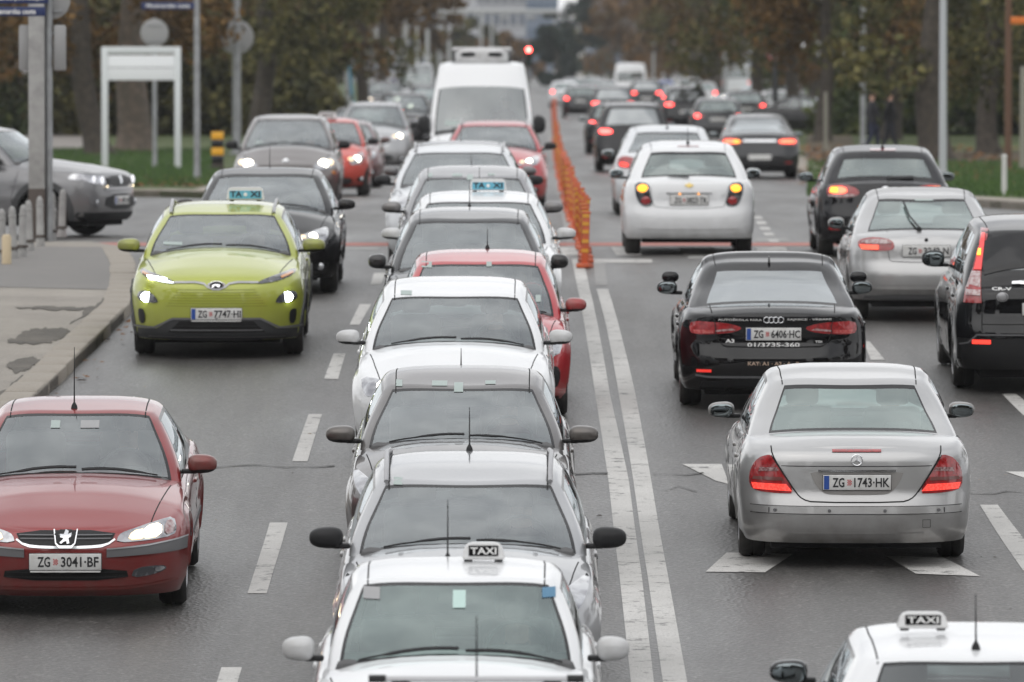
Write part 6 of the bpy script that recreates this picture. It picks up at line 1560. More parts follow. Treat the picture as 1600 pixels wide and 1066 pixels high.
def m_round_hatch():   # silver hatchback with oval lamps
    d = base_spec('hatch', L=4.07, W=1.68, H=1.43, wb=2.52, fo=.80, r=.295, zl=.64, zc=.95, zb=.90, zt=.985, uc=1.2, urf=1.95, urr=3.0, rbase=3.80, wr=.565, cr=.55, nr=2.7, rr_gl=(.04, .93), gbase=.93, rb=.24, rbow=.16, mirror=(.09, .10, .08), rims='cover',
                  rglass=glass('pale_rear_glass', (.6, .70, .67), 1.85, 1.35, .02, .12, (.9, 1, .98)), rset=[(.15, .14), (.25, .07), (.33, .03), (.36, .0), (.48, .0), (.60, .01), (.66, .05), (.8, .06), (.95, .09), (1.1, .16)])
    f = [D('tail_lamp', 'R', [(.345, .80), (.50, .785), (.68, .79), (.745, .83), (.74, .89), (.66, .925), (.50, .93), (.36, .90)], M_TAIL, off=.008, smooth=2),
         D('lamp_segment', 'R', [(.37, .865), (.73, .865), (.66, .91), (.50, .915), (.40, .90)], M_TAILCLEAR, off=.014, sub=True, smooth=1),
         D('lamp_segment', 'R', [(.52, .80), (.70, .80), (.72, .85), (.52, .85)], emis('tail_soft_glow', (1, .16, .08), .9, (.5, .03, .02)), off=.014, sub=True, smooth=0),
         ('plate', 'ZG 3242 N', 'R', .79, dict(blue=False, size=(.52, .12))),
         D('plate_recess', 'R', [(-.31, .70), (.31, .70), (.33, .885), (-.33, .885)], M_PAINT, mirror=False, off=.002),
         ST('panel_gap', 'R', [(.42, 1.0), (.42, .70), (.36, .665), (-.36, .665), (-.42, .70), (-.42, 1.0)], .007, M_DARK, off=.0012, depth=.002, it=1),
         ST('bumper_crease', 'R', [(-.76, .40), (-.6, .385), (.6, .385), (.76, .40)], .035, M_PAINT, off=.01, it=1),
         D('bumper_skirt', 'R', [(-.70, .24), (.70, .24), (.66, .31), (-.66, .31)], M_GREYPL, mirror=False, off=.004),
         SP('badge', 'R', (0, .905), disc(.02, M_BLACK), off=.01),
         ST('rear_wiper', 'R', [(.07, 1.01), (.16, 1.12), (.21, 1.27)], .02, M_BLACK, off=.03, depth=.01), SP('wiper_pivot', 'R', (.07, 1.0), disc(.03, M_BLACK), off=.02),
         D('sticker', 'R', [(-.12, 1.295), (.08, 1.295), (.08, 1.31), (-.12, 1.31)], M_STICK, mirror=False, off=.005, smooth=0)]
    return model('round_hatch', d, f)
def m_dark_hatch():
    d = base_spec('hatch', L=4.25, W=1.78, H=1.46, wb=2.65, fo=.86, r=.315, zc=.97, zb=.93, zt=1.0, uc=1.15, urr=3.55, rbase=4.05, wr=.60, nr=3.2, rr_gl=(.12, .85), rb=.22, antenna=(3.3, .16, .0), mirror=(.1, .11, .075), rglass=glass('pale_rear_glass', (.6, .70, .67), 1.85, 1.35, .02, .12, (.9, 1, .98)), rset=[(.15, .10), (.26, .03), (.42, .0), (.58, .0), (.62, .03), (.8, .05), (1.0, .07), (1.2, .12)])
    f = tail_face([(.34, .81), (.56, .78), (.75, .80), (.77, .90), (.70, .955), (.50, .945), (.36, .90)], M_TAIL, inner=([(.38, .80), (.74, .79), (.745, .825), (.38, .83)], M_TAILCLEAR), hot=[(.50, .84), (.73, .835), (.72, .92), (.52, .925)], z3=1.40)
    f += [D('lamp_segment', 'R', [(.62, .85), (.72, .85), (.71, .915), (.62, .915)], M_AMBERON, off=.02, smooth=0), ('plate', '', 'R', .72, {}), ST('rear_wiper', 'R', [(-.02, 1.03), (-.38, 1.04)], .03, M_BLACK, off=.02), SP('badge', 'R', (0, .90), disc(.05, M_CHROME, .6), off=.01)]
    return model('dark_hatch', d, f)
def m_white_small():   # white hatchback with its hazard lamps lit
    d = base_spec('hatch', L=4.04, W=1.735, H=1.50, wb=2.52, fo=.83, r=.31, zl=.76, zc=1.05, zb=.99, zt=1.03, uc=1.0, urf=1.75, urr=3.45, rbase=3.86, wr=.575, cr=.42, nr=3.7, rr_gl=(.04, .84), rb=.22, rbow=.10, antenna=(3.15, .22, .0), antilt=-.1, mirror=(.1, .11, .085), zmir=1.03,
                  rglass=glass('pale_rear_glass', (.6, .70, .67), 1.85, 1.35, .02, .12, (.9, 1, .98)), rset=[(.15, .10), (.24, .04), (.38, .0), (.55, .0), (.60, .025), (.64, .05), (.8, .055), (1.0, .075), (1.2, .12)])
    f = [D('tail_lamp', 'R', [(.475, .655), (.60, .635), (.67, .70), (.715, .83), (.715, .965), (.53, .955), (.52, .82)], M_SMOKE, off=.008, smooth=1),
         SP('indicator', 'R', (.612, .885), disc(.072, M_AMBERON, .72), mirror=True, off=.016, sub=True), SP('brake_lens', 'R', (.572, .725), disc(.062, M_TAIL, .9), mirror=True, off=.016, sub=True),
         ST('plate_trim', 'R', [(-.30, .82), (.30, .82)], .012, M_GREYPL, off=.012), ('plate', 'ZG 3823·TK', 'R', .73, dict(size=(.50, .125), blue=False)),
         SP('plate_light', 'R', (.125, .812), disc(.014, M_AMBERON, .7), mirror=True, off=.02),
         D('badge', 'R', [(-.06, .935), (-.02, .935), (-.02, .95), (.02, .95), (.02, .935), (.06, .935), (.05, .91), (.02, .91), (.02, .895), (-.02, .895), (-.02, .91), (-.05, .91)], mat('gold_badge', (.6, .45, .15), .3, metal=.7), mirror=False, off=.01, smooth=0, grid=.3),
         ST('panel_gap', 'R', [(.52, .97), (.49, .70), (.44, .62), (-.44, .62), (-.49, .70), (-.52, .97)], .006, M_DARK, off=.0012, depth=.002, it=1),
         ST('bumper_crease', 'R', [(-.80, .40), (-.60, .35), (.60, .35), (.80, .40)], .012, M_PAINT, off=.006, it=1),
         D('bumper_skirt', 'R', [(-.62, .215), (.62, .215), (.60, .235), (-.60, .235)], M_BLACK, mirror=False, off=.004), ('text', 'LT', 'R', (-.46, .79), (.05, .025), M_SILVERPL),
         D('high_brake_lamp', 'R', [(-.14, 1.425), (.14, 1.425), (.14, 1.44), (-.14, 1.44)], M_TAIL, mirror=False, off=.006, smooth=0),
         ST('rear_wiper', 'R', [(0, 1.02), (.28, 1.035)], .025, M_BLACK, off=.02)]
    return model('white_small', d, f)
def tail_model(key, kind, lampkw, plate='', **kw):
    ex = kw.pop('extra_f', [])
    d = base_spec(kind, **kw)
    f = tail_face(**lampkw)+[('plate', plate, 'R', kw.get('pz', .78), {})]+ex
    return model(key, d, f)
def m_white_saloon_b():
    return tail_model('white_saloon_rear', 'sedan', dict(poly=[(.52, .78), (.70, .77), (.84, .80), (.84, .95), (.72, .98), (.56, .95)], lit=M_TAIL, hot=[(.66, .80), (.80, .81), (.80, .88), (.66, .86)], hotm=M_TAILON), L=4.55, H=1.48, W=1.80, antenna=(3.05, .2, 0), zt=1.03, rr_gl=(.05, .93), urr=3.2, rbase=3.95, wr=.60, rglass=G_LIGHT, glass=G_LIGHT)
def m_big_saloon():
    return tail_model('big_saloon', 'sedan', dict(poly=[(.40, .80), (.62, .79), (.86, .77), (.88, .90), (.82, .97), (.42, .93)], lit=M_TAIL, hot=[(.44, .83), (.82, .82), (.82, .91), (.46, .90)], hotm=M_TAILHOT), L=4.83, H=1.49, W=1.856, zt=1.05, rr_gl=(.04, .94), urr=3.35, rbase=4.3, wr=.60,
        rglass=glass('grey_rear_glass', (.10, .11, .12), 2.1, 1.5), r=.335, rb=.24, mu=.5,
        extra_f=[ST('boot_trim', 'R', [(-.38, .88), (.38, .88)], .05, M_CHROME, off=.012), D('lamp_segment', 'R', [(.44, .83), (.60, .83), (.60, .89), (.46, .89)], M_AMBERON, off=.02, mirror=False), ], pz=.50)
def m_tall_suv():
    return tail_model('tall_suv', 'suv', dict(poly=[(.48, .92), (.80, .90), (.86, .98), (.82, 1.10), (.50, 1.06)], lit=M_TAIL, hot=[(.50, .95), (.82, .94), (.80, 1.05), (.52, 1.03)], hotm=M_BRAKE), L=4.6, H=1.70, W=1.85, zt=1.12, zb=1.05, zc=1.13, r=.35, rb=.3, rr_gl=(.1, .88), wr=.64, rails=True,
        rglass=glass('grey_rear_glass', (.10, .11, .12), 2.1, 1.5), mirror_mat=M_BLACK, urr=4.0, pz=.72, sglass=G_DARK)
def m_plain_rear():
    return tail_model('plain_rear', 'hatch', dict(poly=[(.46, .82), (.74, .80), (.80, .90), (.76, 1.0), (.50, .96)], lit=M_TAIL, hot=[(.58, .84), (.75, .84), (.74, .95), (.60, .94)], hotm=M_BRAKE), L=4.2, H=1.50, W=1.77, zt=1.02, rr_gl=(.08, .88), rglass=glass('pale_rear_glass', (.6, .70, .67), 1.85, 1.35, .02, .12, (.9, 1, .98)))

def m_van():
    """tall white panel van, cab towards us, equipment on its roof"""
    d = base_spec('mpv', L=5.9, W=2.02, H=2.58, wb=3.6, fo=1.0, r=.35, zl=1.02, zsn=.97, zc=1.26, zb=1.22, zt=1.32, uc=.80, urf=1.55, urr=5.5, rbase=5.75, wr=.80, cf=.62, nf=2.9, bow=.13, gbase=.96, mirror_mat=M_BLACK, mirror=(.10, .13, .20), zmir=1.38, mu=.22,
                  rr_gl=(.5, .6), bpill=.22, cpill=.25, fset=[(.17, .1), (.3, .02), (.6, .0), (.8, .02), (1.0, .09), (1.3, .3)], bumper=.25, glass=glass('van_glass', (.36, .44, .42), 1.8, 1.2), seatz=.85, wtop=.70)
    f = front_face(zh=.86, hy=(.62, .95), hh=.3, lamp=M_LAMP, lit=None, gy=.55, gz=(.78, .98), lower=(.3, .5, .6), badge='round', bulb=(.78, .08))
    def gear(add, bvh, d, cv):
        # the high roof is a shell over the cab roof, with a white pod carrying two dark air vents
        b = super_mesh('roof_pod', .42, .50, .15, M_PAINT, 5, 14)
        nd = add('roof_pod', b, (d['L']/2-2.15, 0, 2.66))
        nd2 = add('pod_wing', box_mesh('pod_wing', (0, 0, 0), (.6, 1.12, .07), M_PAINT, .03), (0, 0, .14), parent=nd)
        for s in (-1, 1): add('pod_vent', shared('pv', lambda: super_mesh('pod_vent', .02, .14, .045, M_BLACK, 3, 10)), (.41, s*.25, .035), parent=nd)
        for s in (-1, 1): add('pod_strut', shared('ps', lambda: box_mesh('pod_strut', (0, 0, 0), (.08, .05, .22), M_GREYPL, .01)), (0, s*.52, -.02), parent=nd)
        add('dash_sheet', decal(bvh, 'dash_sheet', 'F', [(-.68, 1.36), (-.35, 1.36), (-.35, 1.45), (-.68, 1.45)], M_STICK, off=.004, smooth=0))
        bm = bmesh.new(); add_tube(bm, [(0, 0, 0), (-.05, 0, .12)], .006, 5); add('antenna', bm_mesh('antenna', bm, M_BLACK), (d['L']/2-1.75, -.55, 2.5))
    return model('panel_van', d, f+[('plate', '', 'F', .56)], [gear])
def m_taxi_rear():     # the taxi whose roof shows at the bottom right
    d = base_spec('hatch', L=4.3, H=1.47, W=1.79, wb=2.6, fo=.87, zc=1.0, zb=.94, zt=1.02, uc=1.15, urf=1.95, urr=3.62, wr=.63, rr_gl=(.05, .97), mirror_mat=M_GLOSSBLACK, msplit=False, mirror=(.10, .12, .08), antenna=(3.45, .30, .0), antilt=.12, zmir=1.08, rdrop=.02, rglass=G_SIDE)
    f = tail_face([(.46, .80), (.74, .78), (.80, .88), (.76, .98), (.50, .94)], M_TAIL)
    return model('taxi_rear', d, f+[('plate', '', 'R', .72, {})], [taxi_sign('white', 3.0, .02, .27, -1, (.29, .088))])
def m_box_van_rear():
    d = base_spec('mpv', L=5.5, W=2.0, H=2.5, wb=3.5, fo=.95, r=.35, zl=1.0, zc=1.25, zb=1.2, zt=1.35, uc=.9, urf=1.55, urr=5.2, rbase=5.35, wr=.84, cr=.35, nr=5, gbase=.97, rr_gl=(.06, .55), bpill=.22, cpill=.25, mirror_mat=M_BLACK, mirror=(.1, .12, .18), zmir=1.4, rb=.35)
    f = tail_face([(.84, .9), (.95, .9), (.95, 1.25), (.86, 1.25)], M_TAIL, hot=[(.86, 1.0), (.93, 1.0), (.93, 1.12), (.87, 1.12)], hotm=M_TAILHOT, lip=.4)
    return model('van_rear', d, f+[('plate', '', 'R', .7, {})])
# ------------------------------------------------------------------ paints
PT = {
 'dark_red': paint('dark_red_paint', (.23, .011, .012), .30, .34), 'lime': paint('lime_paint', (.37, .41, .055), .25, .35),
 'white': paint('white_paint', (.71, .72, .73), 0, .4, .5), 'white2': paint('soft_white_paint', (.58, .60, .62), 0, .4, .7), 'silver': paint('silver_paint', (.42, .42, .42), .65, .32, .8),
 'silver2': paint('pale_silver_paint', (.37, .375, .385), .6, .34), 'taupe': paint('grey_brown_paint', (.125, .117, .115), .6, .36), 'grey': paint('mid_grey_paint', (.22, .22, .23), .6, .34),
 'scenic': paint('taupe_mpv_paint', (.15, .135, .13), .5, .36), 'black': paint('black_paint', (.004, .004, .005), 0, .25, .12, 0), 'black2': paint('charcoal_paint', (.008, .008, .010), .2, .3, .15, 0),
 'graphite': paint('graphite_paint', (.020, .021, .024), .4, .32, .2, .1), 'red': paint('bright_red_paint', (.42, .016, .024), .2, .34), 'orange_red': paint('orange_red_paint', (.55, .045, .025), .05, .35), 'steel': paint('steel_grey_paint', (.13, .135, .15), .6, .33),
 'blue': paint('blue_paint', (.05, .10, .42), .2, .35), 'maroon': paint('maroon_paint', (.09, .02, .025), .3, .33), 'side_grey': paint('warm_grey_paint', (.17, .17, .175), .6, .36)}
print('building models')
K = {}
def use(fn):
    if fn not in K: K[fn] = fn()
    return K[fn]
QG, LG, RG, FG, PG = 'cars standing nose to tail in the middle queue', 'cars coming down the left lane', 'cars driving away on the right carriageway', 'cars far up the street', 'cars parked under the trees on the right'
CARL = []
def front(fn, cx, s, name, label, cat, pm, group=None, yaw=0, swap=None, ref=0):
    """cx, s: column and scale at the nose of an oncoming car (ref metres behind it)"""
    nodes = use(fn); L = LEN[fn]; h = R_(-90+yaw); X, Y = AT(cx, s); Y -= ref
    o = instance(nodes, name, label, cat, X-math.cos(h)*L/2, Y-math.sin(h)*L/2, -90+yaw, PT[pm], group, swap); CARL.append(o); return o
def rear(fn, cx, s, name, label, cat, pm, group=None, yaw=0, swap=None):
    nodes = use(fn); L = LEN[fn]; h = R_(90+yaw); X, Y = AT(cx, s)
    o = instance(nodes, name, label, cat, X+math.cos(h)*L/2, Y+math.sin(h)*L/2, 90+yaw, PT[pm], group, swap); CARL.append(o); return o
LEN = {m_taxi_rear: 4.3, m_front_roof: 4.0, m_white_taxi: 4.35, m_wagon: 4.45, m_brown: 4.54, m_hatch: 4.25, m_small_hatch: 4.0, m_coupe_hatch: 4.3, m_saloon: 4.5, m_rail_suv: 4.4, m_mpv: 4.34, m_city: 3.6, m_suv_front: 4.6, m_compact_suv: 4.18,
       m_low_sedan: 4.6, m_kona: 4.18, m_silver_saloon: 4.82, m_black_saloon: 4.46, m_black_suv: 4.55, m_round_hatch: 4.07, m_dark_hatch: 4.25, m_white_small: 4.04, m_white_saloon_b: 4.55, m_big_saloon: 4.83, m_tall_suv: 4.6, m_plain_rear: 4.2, m_van: 5.9, m_box_van_rear: 5.5}
# queue in the middle (ref: mirrors were measured about 1.6 m behind the nose)
front(m_front_roof, 742, 12000/38.4, 'hatchback', 'white car at the bottom edge showing only its roof with two black ended roof bars', 'car', 'white', QG, ref=1.6)
front(m_white_taxi, 712, 265, 'taxi', 'white saloon taxi in the queue with a small black and white sign on its roof', 'taxi', 'white', QG, ref=1.6)
front(m_wagon, 731, 231, 'estate_car', 'silver estate car with roof rails and black mirrors behind the white saloon taxi', 'car', 'silver2', QG, ref=1.6)
front(m_brown, 722, 200, 'saloon_car', 'brown grey saloon with papers behind its windscreen between silver estate and white hatchback', 'car', 'taupe', QG, ref=1.6)
front(m_hatch, 710, 173, 'hatchback', 'white hatchback with one lit headlamp behind the brown grey saloon', 'car', 'white', QG, ref=1.6)
front(m_small_hatch, 751, 163, 'hatchback', 'bright red hatchback standing in the queue behind the white hatchback', 'car', 'red', QG, ref=1.6)
front(m_coupe_hatch, 732, 151, 'hatchback', 'dark grey hatchback with bluish windscreen behind the bright red hatchback', 'car', 'graphite', QG, ref=1.6)
front(m_saloon, 748, 142.5, 'taxi', 'white taxi with big white mirrors and blue roof sign behind dark grey hatchback', 'taxi', 'white', QG, ref=1.6)
front(m_brown, 738, 133, 'saloon_car', 'grey saloon between the white taxi with the blue sign and the white railed estate', 'car', 'grey', QG, ref=1.6)
front(m_rail_suv, 717, 122, 'estate_car', 'white estate car with roof rails and black mirror in front of a dark saloon', 'car', 'white2', QG, ref=1.6)
front(m_saloon, 719, 112, 'saloon_car', 'slate grey saloon between the white railed estate and the red estate', 'car', 'steel', QG, ref=1.6)
front(m_rail_suv, 772, 91, 'estate_car', 'red estate car with silver roof rails just before the white panel van', 'car', 'red', QG)
front(m_van, 752, 84, 'panel_van', 'tall white panel van with a vented pod on its roof, in the queue', 'van', 'white')
# left lane
front(m_low_sedan, 101, 214, 'saloon_car', 'dark red saloon with one bright headlamp, at the left edge of the picture', 'car', 'dark_red', LG, yaw=.6)
front(m_kona, 338, 151.5, 'taxi', 'lime green crossover taxi with lit lamps beside the kerb', 'taxi', 'lime', LG, yaw=.4)
front(m_saloon, 408, 134, 'saloon_car', 'black saloon with lit lamps half hidden behind the lime green crossover', 'car', 'black', LG)
front(m_mpv, 446, 91, 'family_car', 'taupe people carrier with two bright headlamps crossing the junction', 'car', 'scenic', LG)
front(m_city, 508, 82, 'city_car', 'small orange red taxi with white roof sign behind the taupe people carrier', 'taxi', 'orange_red', LG)
front(m_saloon, 529, 74.5, 'saloon_car', 'maroon saloon following the small orange red taxi', 'car', 'maroon', LG)
front(m_suv_front, 583, 64, 'sport_utility_car', 'silver four wheel drive with lit lamps behind the maroon saloon', 'car', 'silver2', LG)
front(m_suv_front, 630, 50, 'sport_utility_car', 'dark four wheel drive left of the white panel van', 'car', 'black2', LG)
front(m_box_van_rear, 648, 31, 'delivery_van', 'pale delivery van far behind, left of the white panel van', 'van', 'white2')
# away
rear(m_taxi_rear, 1540, 290, 'taxi', 'white taxi cut off by the bottom right corner, sign and aerial on its roof', 'taxi', 'white', RG)
rear(m_silver_saloon, 1340, 202, 'saloon_car', 'silver saloon with red three part tail lamps driving away over the road arrow', 'car', 'silver', RG)
rear(m_black_saloon, 1209, 164, 'saloon_car', 'black driving school saloon with white lettering across its boot', 'car', 'black', RG)
rear(m_black_suv, 1640, 160, 'sport_utility_car', 'black tall four wheel drive at the right edge with long upright tail lamps', 'car', 'black', RG)
rear(m_round_hatch, 1448, 142, 'hatchback', 'silver round tailed hatchback with oval lamps and a raised rear wiper', 'car', 'silver', RG)
rear(m_dark_hatch, 1384, 119, 'hatchback', 'black hatchback with lit tail lamps ahead of the silver round tailed hatchback', 'car', 'black2', RG)
rear(m_white_small, 1077, 118, 'hatchback', 'white hatchback with amber hazard lamps lit, on the crossing', 'car', 'white', RG)
rear(m_white_saloon_b, 1045, 95, 'saloon_car', 'white saloon hidden partly behind the white hatchback with amber lamps', 'car', 'white2', RG)
rear(m_big_saloon, 1187, 68, 'saloon_car', 'charcoal saloon with chrome bar between lit tail lamps near the right kerb', 'car', 'graphite', RG)
rear(m_tall_suv, 989, 64, 'sport_utility_car', 'black four wheel drive with glaring brake lamps left of the charcoal saloon', 'car', 'black2', RG)
rear(m_plain_rear, 962, 54, 'hatchback', 'dark hatchback braking in front of the black four wheel drive', 'car', 'black', RG)
rear(m_plain_rear, 1122, 48, 'hatchback', 'dark green hatchback between the charcoal saloon and the tall dark van', 'car', 'graphite', FG)
rear(m_tall_suv, 1073, 41, 'sport_utility_car', 'dark tall car with two high red lamps beyond the white saloon', 'car', 'black2', FG)
rear(m_plain_rear, 908, 34, 'hatchback', 'dark car with an amber lamp lit at the end of the orange bollards', 'car', 'graphite', FG)
rear(m_plain_rear, 882, 28, 'hatchback', 'white car far off next to the dark car with the amber lamp', 'car', 'white2', FG)
rear(m_box_van_rear, 985, 26, 'delivery_van', 'white high roofed van far away in the right carriageway', 'van', 'white')
rear(m_plain_rear, 1035, 27, 'hatchback', 'blue car far away right of the white high roofed van', 'car', 'blue', FG)
rear(m_plain_rear, 1098, 29, 'hatchback', 'pale silver car with red lamps far away beyond the dark tall car', 'car', 'silver2', FG)
rear(m_plain_rear, 945, 27, 'hatchback', 'grey car far away left of the white high roofed van', 'car', 'grey', FG)
rear(m_plain_rear, 1060, 33, 'hatchback', 'mid grey car half hidden by the dark tall car', 'car', 'steel', FG)
rear(m_box_van_rear, 1150, 22, 'delivery_van', 'cream box van under the dark trees on the right', 'van', 'white2')
# taxi signs are parts of their cars: add them to the copies that carry one
def sign_on(root, kind, L, u, H, size, face, y=0, dz=0):
    lst = []
    def add(name, me, loc=(0, 0, 0), rot=(0, 0, 0), parent=None, label=None):
        o = bpy.data.objects.new(name, me); COL.objects.link(o); o.parent = parent if parent is not None else root; o.location = loc; o.rotation_euler = rot; return o
    taxi_sign(kind, u, dz, y, face, size)(add, None, dict(L=L), dict(RF=lambda u: H))
sign_on(CARL[7], 'blue', 4.5, 2.6, 1.415, (.42, .13), 1, .10)
sign_on(CARL[14], 'blue', 4.18, 2.55, 1.50, (.41, .135), 1, .23)
# side street and parked cars
def side(fn, px, s, heading, name, label, cat, pm, group=None):
    X, Y = AT(px, s); o = instance(use(fn), name, label, cat, X, Y, heading, PT[pm], group, pitch=0); CARL.append(o); return o
side(m_compact_suv, -18, 107.5, -20, 'crossover_car', 'grey crossover turning out of the side street behind the concrete post', 'car', 'side_grey')
side(m_saloon, 1228, 37, -12, 'saloon_car', 'white saloon parked slantwise under the trees behind the charcoal saloon', 'car', 'white', PG)
side(m_saloon, 1268, 43, -14, 'saloon_car', 'black saloon parked slantwise in front of the white parked saloon', 'car', 'black', PG)
side(m_suv_front, 1188, 33, -160, 'sport_utility_car', 'silver grey car parked at the far end of the right hand green', 'car', 'silver2', PG)
side(m_suv_front, 600, 34, -90, 'sport_utility_car', 'dark car standing at the far left kerb behind the dark four wheel drive', 'car', 'black', 'cars standing at the far left kerb')
for i, (fn, cx, s, lab, pm) in enumerate([(m_plain_rear, 925, 22, 'grey car farthest up the right carriageway left of the white van', 'grey'), (m_tall_suv, 1010, 31, 'dark tall car braking just below the white high roofed van', 'black2'), (m_plain_rear, 1078, 24, 'silver car between the blue car and the pale silver car', 'silver2'),
        (m_tall_suv, 958, 40, 'dark tall car half hidden ahead of the black four wheel drive', 'graphite'), (m_plain_rear, 1165, 40, 'black hatchback close to the right kerb ahead of the charcoal saloon', 'black'), (m_plain_rear, 897, 24, 'dark blue car at the far end of the divider row', 'steel')]):
    rear(fn, cx, s, 'hatchback', lab, 'car', pm, FG)
for fn, cx, s, lab, pm in [(m_suv_front, 668, 40, 'dark four wheel drive just left of the white panel van with lit lamps', 'black2'), (m_saloon, 560, 56, 'black saloon at the left kerb behind the silver four wheel drive', 'black')]:
    front(fn, cx, s, 'saloon_car', lab, 'car', pm, LG)
# ------------------------------------------------------------------ people
def skin_person(name, joints, bones, mats_at, sub=1):
    """joints: {key: (pos, radius)}; one continuous surface grown over a skeleton"""
    me = bpy.data.meshes.new(name); keys = list(joints); idx = {k: i for i, k in enumerate(keys)}
    me.from_pydata([joints[k][0] for k in keys], [(idx[a], idx[b]) for a, b in bones], [])
    o = bpy.data.objects.new(name, me); COL.objects.link(o)
    md = o.modifiers.new('skin', 'SKIN'); ss = o.modifiers.new('sub', 'SUBSURF'); ss.levels = sub; ss.render_levels = sub
    for i, k in enumerate(keys):
        r = joints[k][1]; me.skin_vertices[0].data[i].radius = (r if isinstance(r, tuple) else (r, r)); me.skin_vertices[0].data[i].use_root = (i == 0)
    dg = bpy.context.evaluated_depsgraph_get(); dg.update(); ev = o.evaluated_get(dg); out = bpy.data.meshes.new_from_object(ev)
    bpy.data.objects.remove(o); bpy.data.meshes.remove(me)
    ms = [m for _, m in mats_at]
    for m in ms: out.materials.append(m)
    for p in out.polygons:
        z = p.center.z
        for i, (zt, m) in enumerate(mats_at):
            if z < zt: p.material_index = i; break
        p.use_smooth = True
    out.name = name; return out
def head_parts(t, z, x=0, y=0, hair=None, face=1):
    me = super_mesh('hair', .105, .09, .085, hair or M_HAIR, 2.2, 10); add_obj('hair', me, t, (x-.015*face, y, z+.055))
def walker(px, by, label, coat, trousers, phase=1, heading=90, h=1.74, lift=.12):
    p, s = base(px, by, lift); k = h/1.75; st = .22*phase
    J = {'pel': ((0, 0, .96), .14), 'ch': ((0, 0, 1.28), (.15, .19)), 'nk': ((0, 0, 1.49), .06), 'hd': ((.02, 0, 1.62), .095), 'hd2': ((.01, 0, 1.71), .07),
         'sl': ((0, .19, 1.42), .065), 'el': ((-st*.5, .25, 1.14), .05), 'hl': ((-st*.3+.08, .25, .90), .035), 'sr': ((0, -.19, 1.42), .065), 'er': ((st*.5, -.25, 1.14), .05), 'hr': ((st*.9+.05, -.24, .92), .035),
         'kl': ((st*.6+.04, .10, .52), .075), 'al': ((st, .10, .09), .05), 'tl': ((st+.16, .11, .05), .04), 'kr': ((-st*.3+.04, -.10, .52), .075), 'ar': ((-st*1.1, -.10, .12), .05), 'tr': ((-st*1.1+.15, -.11, .05), .04)}
    B = [('pel', 'ch'), ('ch', 'nk'), ('nk', 'hd'), ('hd', 'hd2'), ('ch', 'sl'), ('sl', 'el'), ('el', 'hl'), ('ch', 'sr'), ('sr', 'er'), ('er', 'hr'), ('pel', 'kl'), ('kl', 'al'), ('al', 'tl'), ('pel', 'kr'), ('kr', 'ar'), ('ar', 'tr')]
    J = {a: ((q[0][0]*k, q[0][1]*k, q[0][2]*k), q[1]) for a, q in J.items()}
    me = skin_person('body', J, B, [(.12, M_BLACK), (.86*k, trousers), (1.48*k, coat), (9, M_SKIN)], 2)
    t = thing('person', label, 'person', p, (0, 0, R_(heading))); add_obj('body', me, t); head_parts(t, 1.64*k, .02)
    return t
cd = lambda n, c: mat('cloth_'+n, c, .9)
walker(36, 207, 'person in a dark coat walking behind the concrete post', cd('ink', (.02, .022, .03)), cd('navy', (.02, .025, .05)), 1, 0)
walker(1362, 247, 'person in dark blue trousers walking under the trees, left of two', cd('charcoal', (.025, .025, .03)), cd('navy', (.02, .025, .05)), 1, 10)
walker(1391, 246, 'person in black clothes walking under the trees, right of two', cd('black', (.012, .012, .014)), cd('ink', (.02, .022, .03)), -1, 170)
walker(619, 165, 'person in a dark blue jacket far away near the pale lamp posts', cd('blue', (.03, .035, .12)), cd('ink', (.02, .022, .03)), 1, -90)
walker(600, 172, 'person in a pink jacket far away left of the dark blue one', cd('pink', (.45, .07, .14)), cd('ink', (.02, .022, .03)), -1, -90)
# drivers, seated with both hands on the wheel
def driver_mesh(coat):
    J = {'pel': ((0, 0, 0), .15), 'ch': ((-.07, 0, .33), (.15, .18)), 'nk': ((-.06, 0, .52), .06), 'hd': ((-.02, 0, .66), .09), 'hd2': ((-.02, 0, .74), .07), 'sl': ((-.05, .19, .44), .06), 'el': ((.14, .25, .26), .048), 'hl': ((.42, .15, .32), .036),
         'sr': ((-.05, -.19, .44), .06), 'er': ((.14, -.25, .26), .048), 'hr': ((.42, -.15, .32), .036), 'kl': ((.42, .12, .02), .08), 'kr': ((.42, -.12, .02), .08)}
    B = [('pel', 'ch'), ('ch', 'nk'), ('nk', 'hd'), ('hd', 'hd2'), ('ch', 'sl'), ('sl', 'el'), ('el', 'hl'), ('ch', 'sr'), ('sr', 'er'), ('er', 'hr'), ('pel', 'kl'), ('pel', 'kr')]
    me = skin_person('body', J, B, [(.54, coat), (9, M_SKIN)], 2)
    me.materials.append(M_SKIN)
    for p in me.polygons:
        if p.center.x > .38 and p.center.z > .22: p.material_index = 2
    return me
dm = [driver_mesh(cd('slate', (.06, .065, .08))), driver_mesh(cd('wine', (.09, .02, .03))), driver_mesh(cd('black', (.012, .012, .014)))]
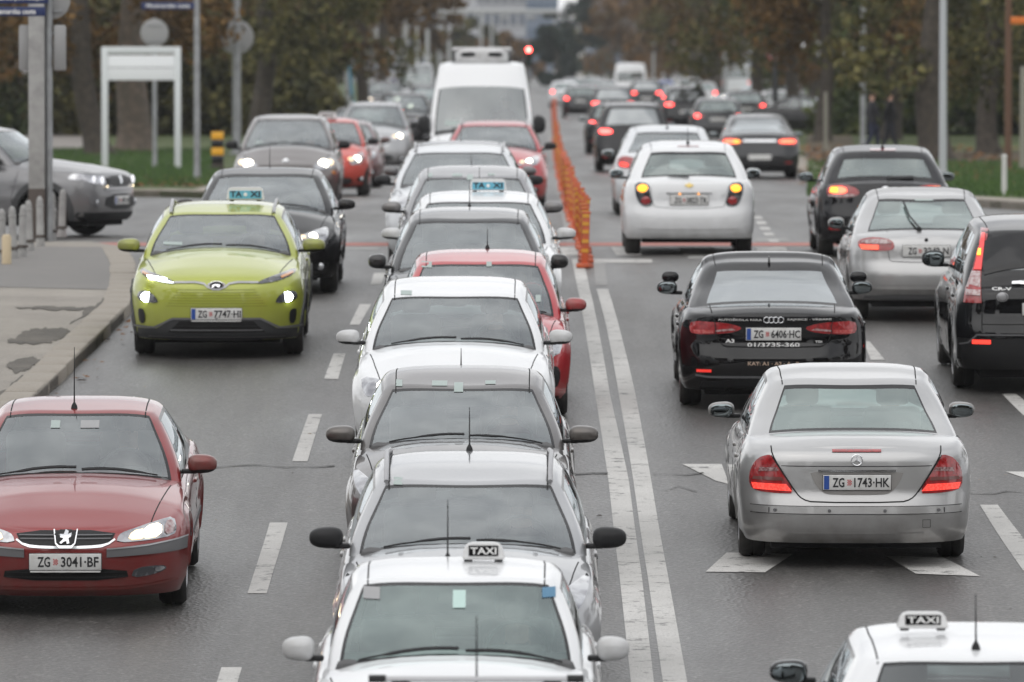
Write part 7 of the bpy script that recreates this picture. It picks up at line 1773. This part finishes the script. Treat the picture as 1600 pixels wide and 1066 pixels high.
hair = super_mesh('hair', .10, .088, .085, M_HAIR, 2.2, 10); hair2 = super_mesh('hair', .10, .088, .085, mat('fair_hair', (.28, .18, .08), .7), 2.2, 10)
def face_mesh():
    bm = bmesh.new(); add_box(bm, (0, 0, -.012), (.03, .022, .045), .008)
    for s in (-1, 1): add_box(bm, (-.012, s*.034, .018), (.01, .022, .010), .003, mi=1)
    add_box(bm, (-.012, 0, -.058), (.01, .045, .012), .003, mi=2)
    return bm_mesh('face', bm, [M_SKIN, M_HAIR, mat('lips', (.3, .1, .09), .6)])
fm_ = face_mesh()
def driver(i, fn, d_uc, kind, lab, hr=None, seat=(.92, .36), z=.47):
    car = CARL[i]; L = LEN[fn]; xd = L/2-d_uc-.35
    M = car.matrix_world @ Matrix.Translation((xd-seat[0]+.05, seat[1], z))
    t = bpy.data.objects.new('person', None); COL.objects.link(t); t.matrix_world = M; t['label'] = lab; t['category'] = 'person'
    add_obj('body', dm[kind], t); add_obj('hair', hr or hair, t, (-.045, 0, .72)); add_obj('face', fm_, t, (.075, 0, .665))
    t['group'] = 'people inside the cars'
driver(1, m_white_taxi, 1.15, 0, 'driver behind the windscreen of the white saloon taxi in the queue'); driver(2, m_wagon, 1.18, 2, 'driver of the silver estate car behind its windscreen'); driver(3, m_brown, 1.22, 1, 'driver of the brown grey saloon behind its windscreen')
driver(4, m_hatch, 1.16, 0, 'driver of the white hatchback in the queue behind its windscreen'); driver(5, m_small_hatch, 1.08, 2, 'driver of the bright red hatchback behind its windscreen', hair2); driver(13, m_low_sedan, 1.3, 2, 'driver of the dark red saloon behind its windscreen')
driver(14, m_kona, 1.22, 0, 'driver of the lime green crossover behind its windscreen'); driver(16, m_mpv, 1.05, 1, 'driver of the taupe people carrier behind its windscreen'); driver(23, m_silver_saloon, 1.35, 2, 'driver of the silver saloon seen through its rear window')
driver(23, m_silver_saloon, 1.35, 2, 'passenger of the silver saloon seen through its rear window', None, (.92, -.36)); driver(25+2, m_white_small, 1.0, 2, 'driver of the white hatchback with amber lamps seen through its rear window'); driver(12, m_van, .8, 1, 'driver of the tall white panel van behind its windscreen', None, (.62, .45), 1.15)
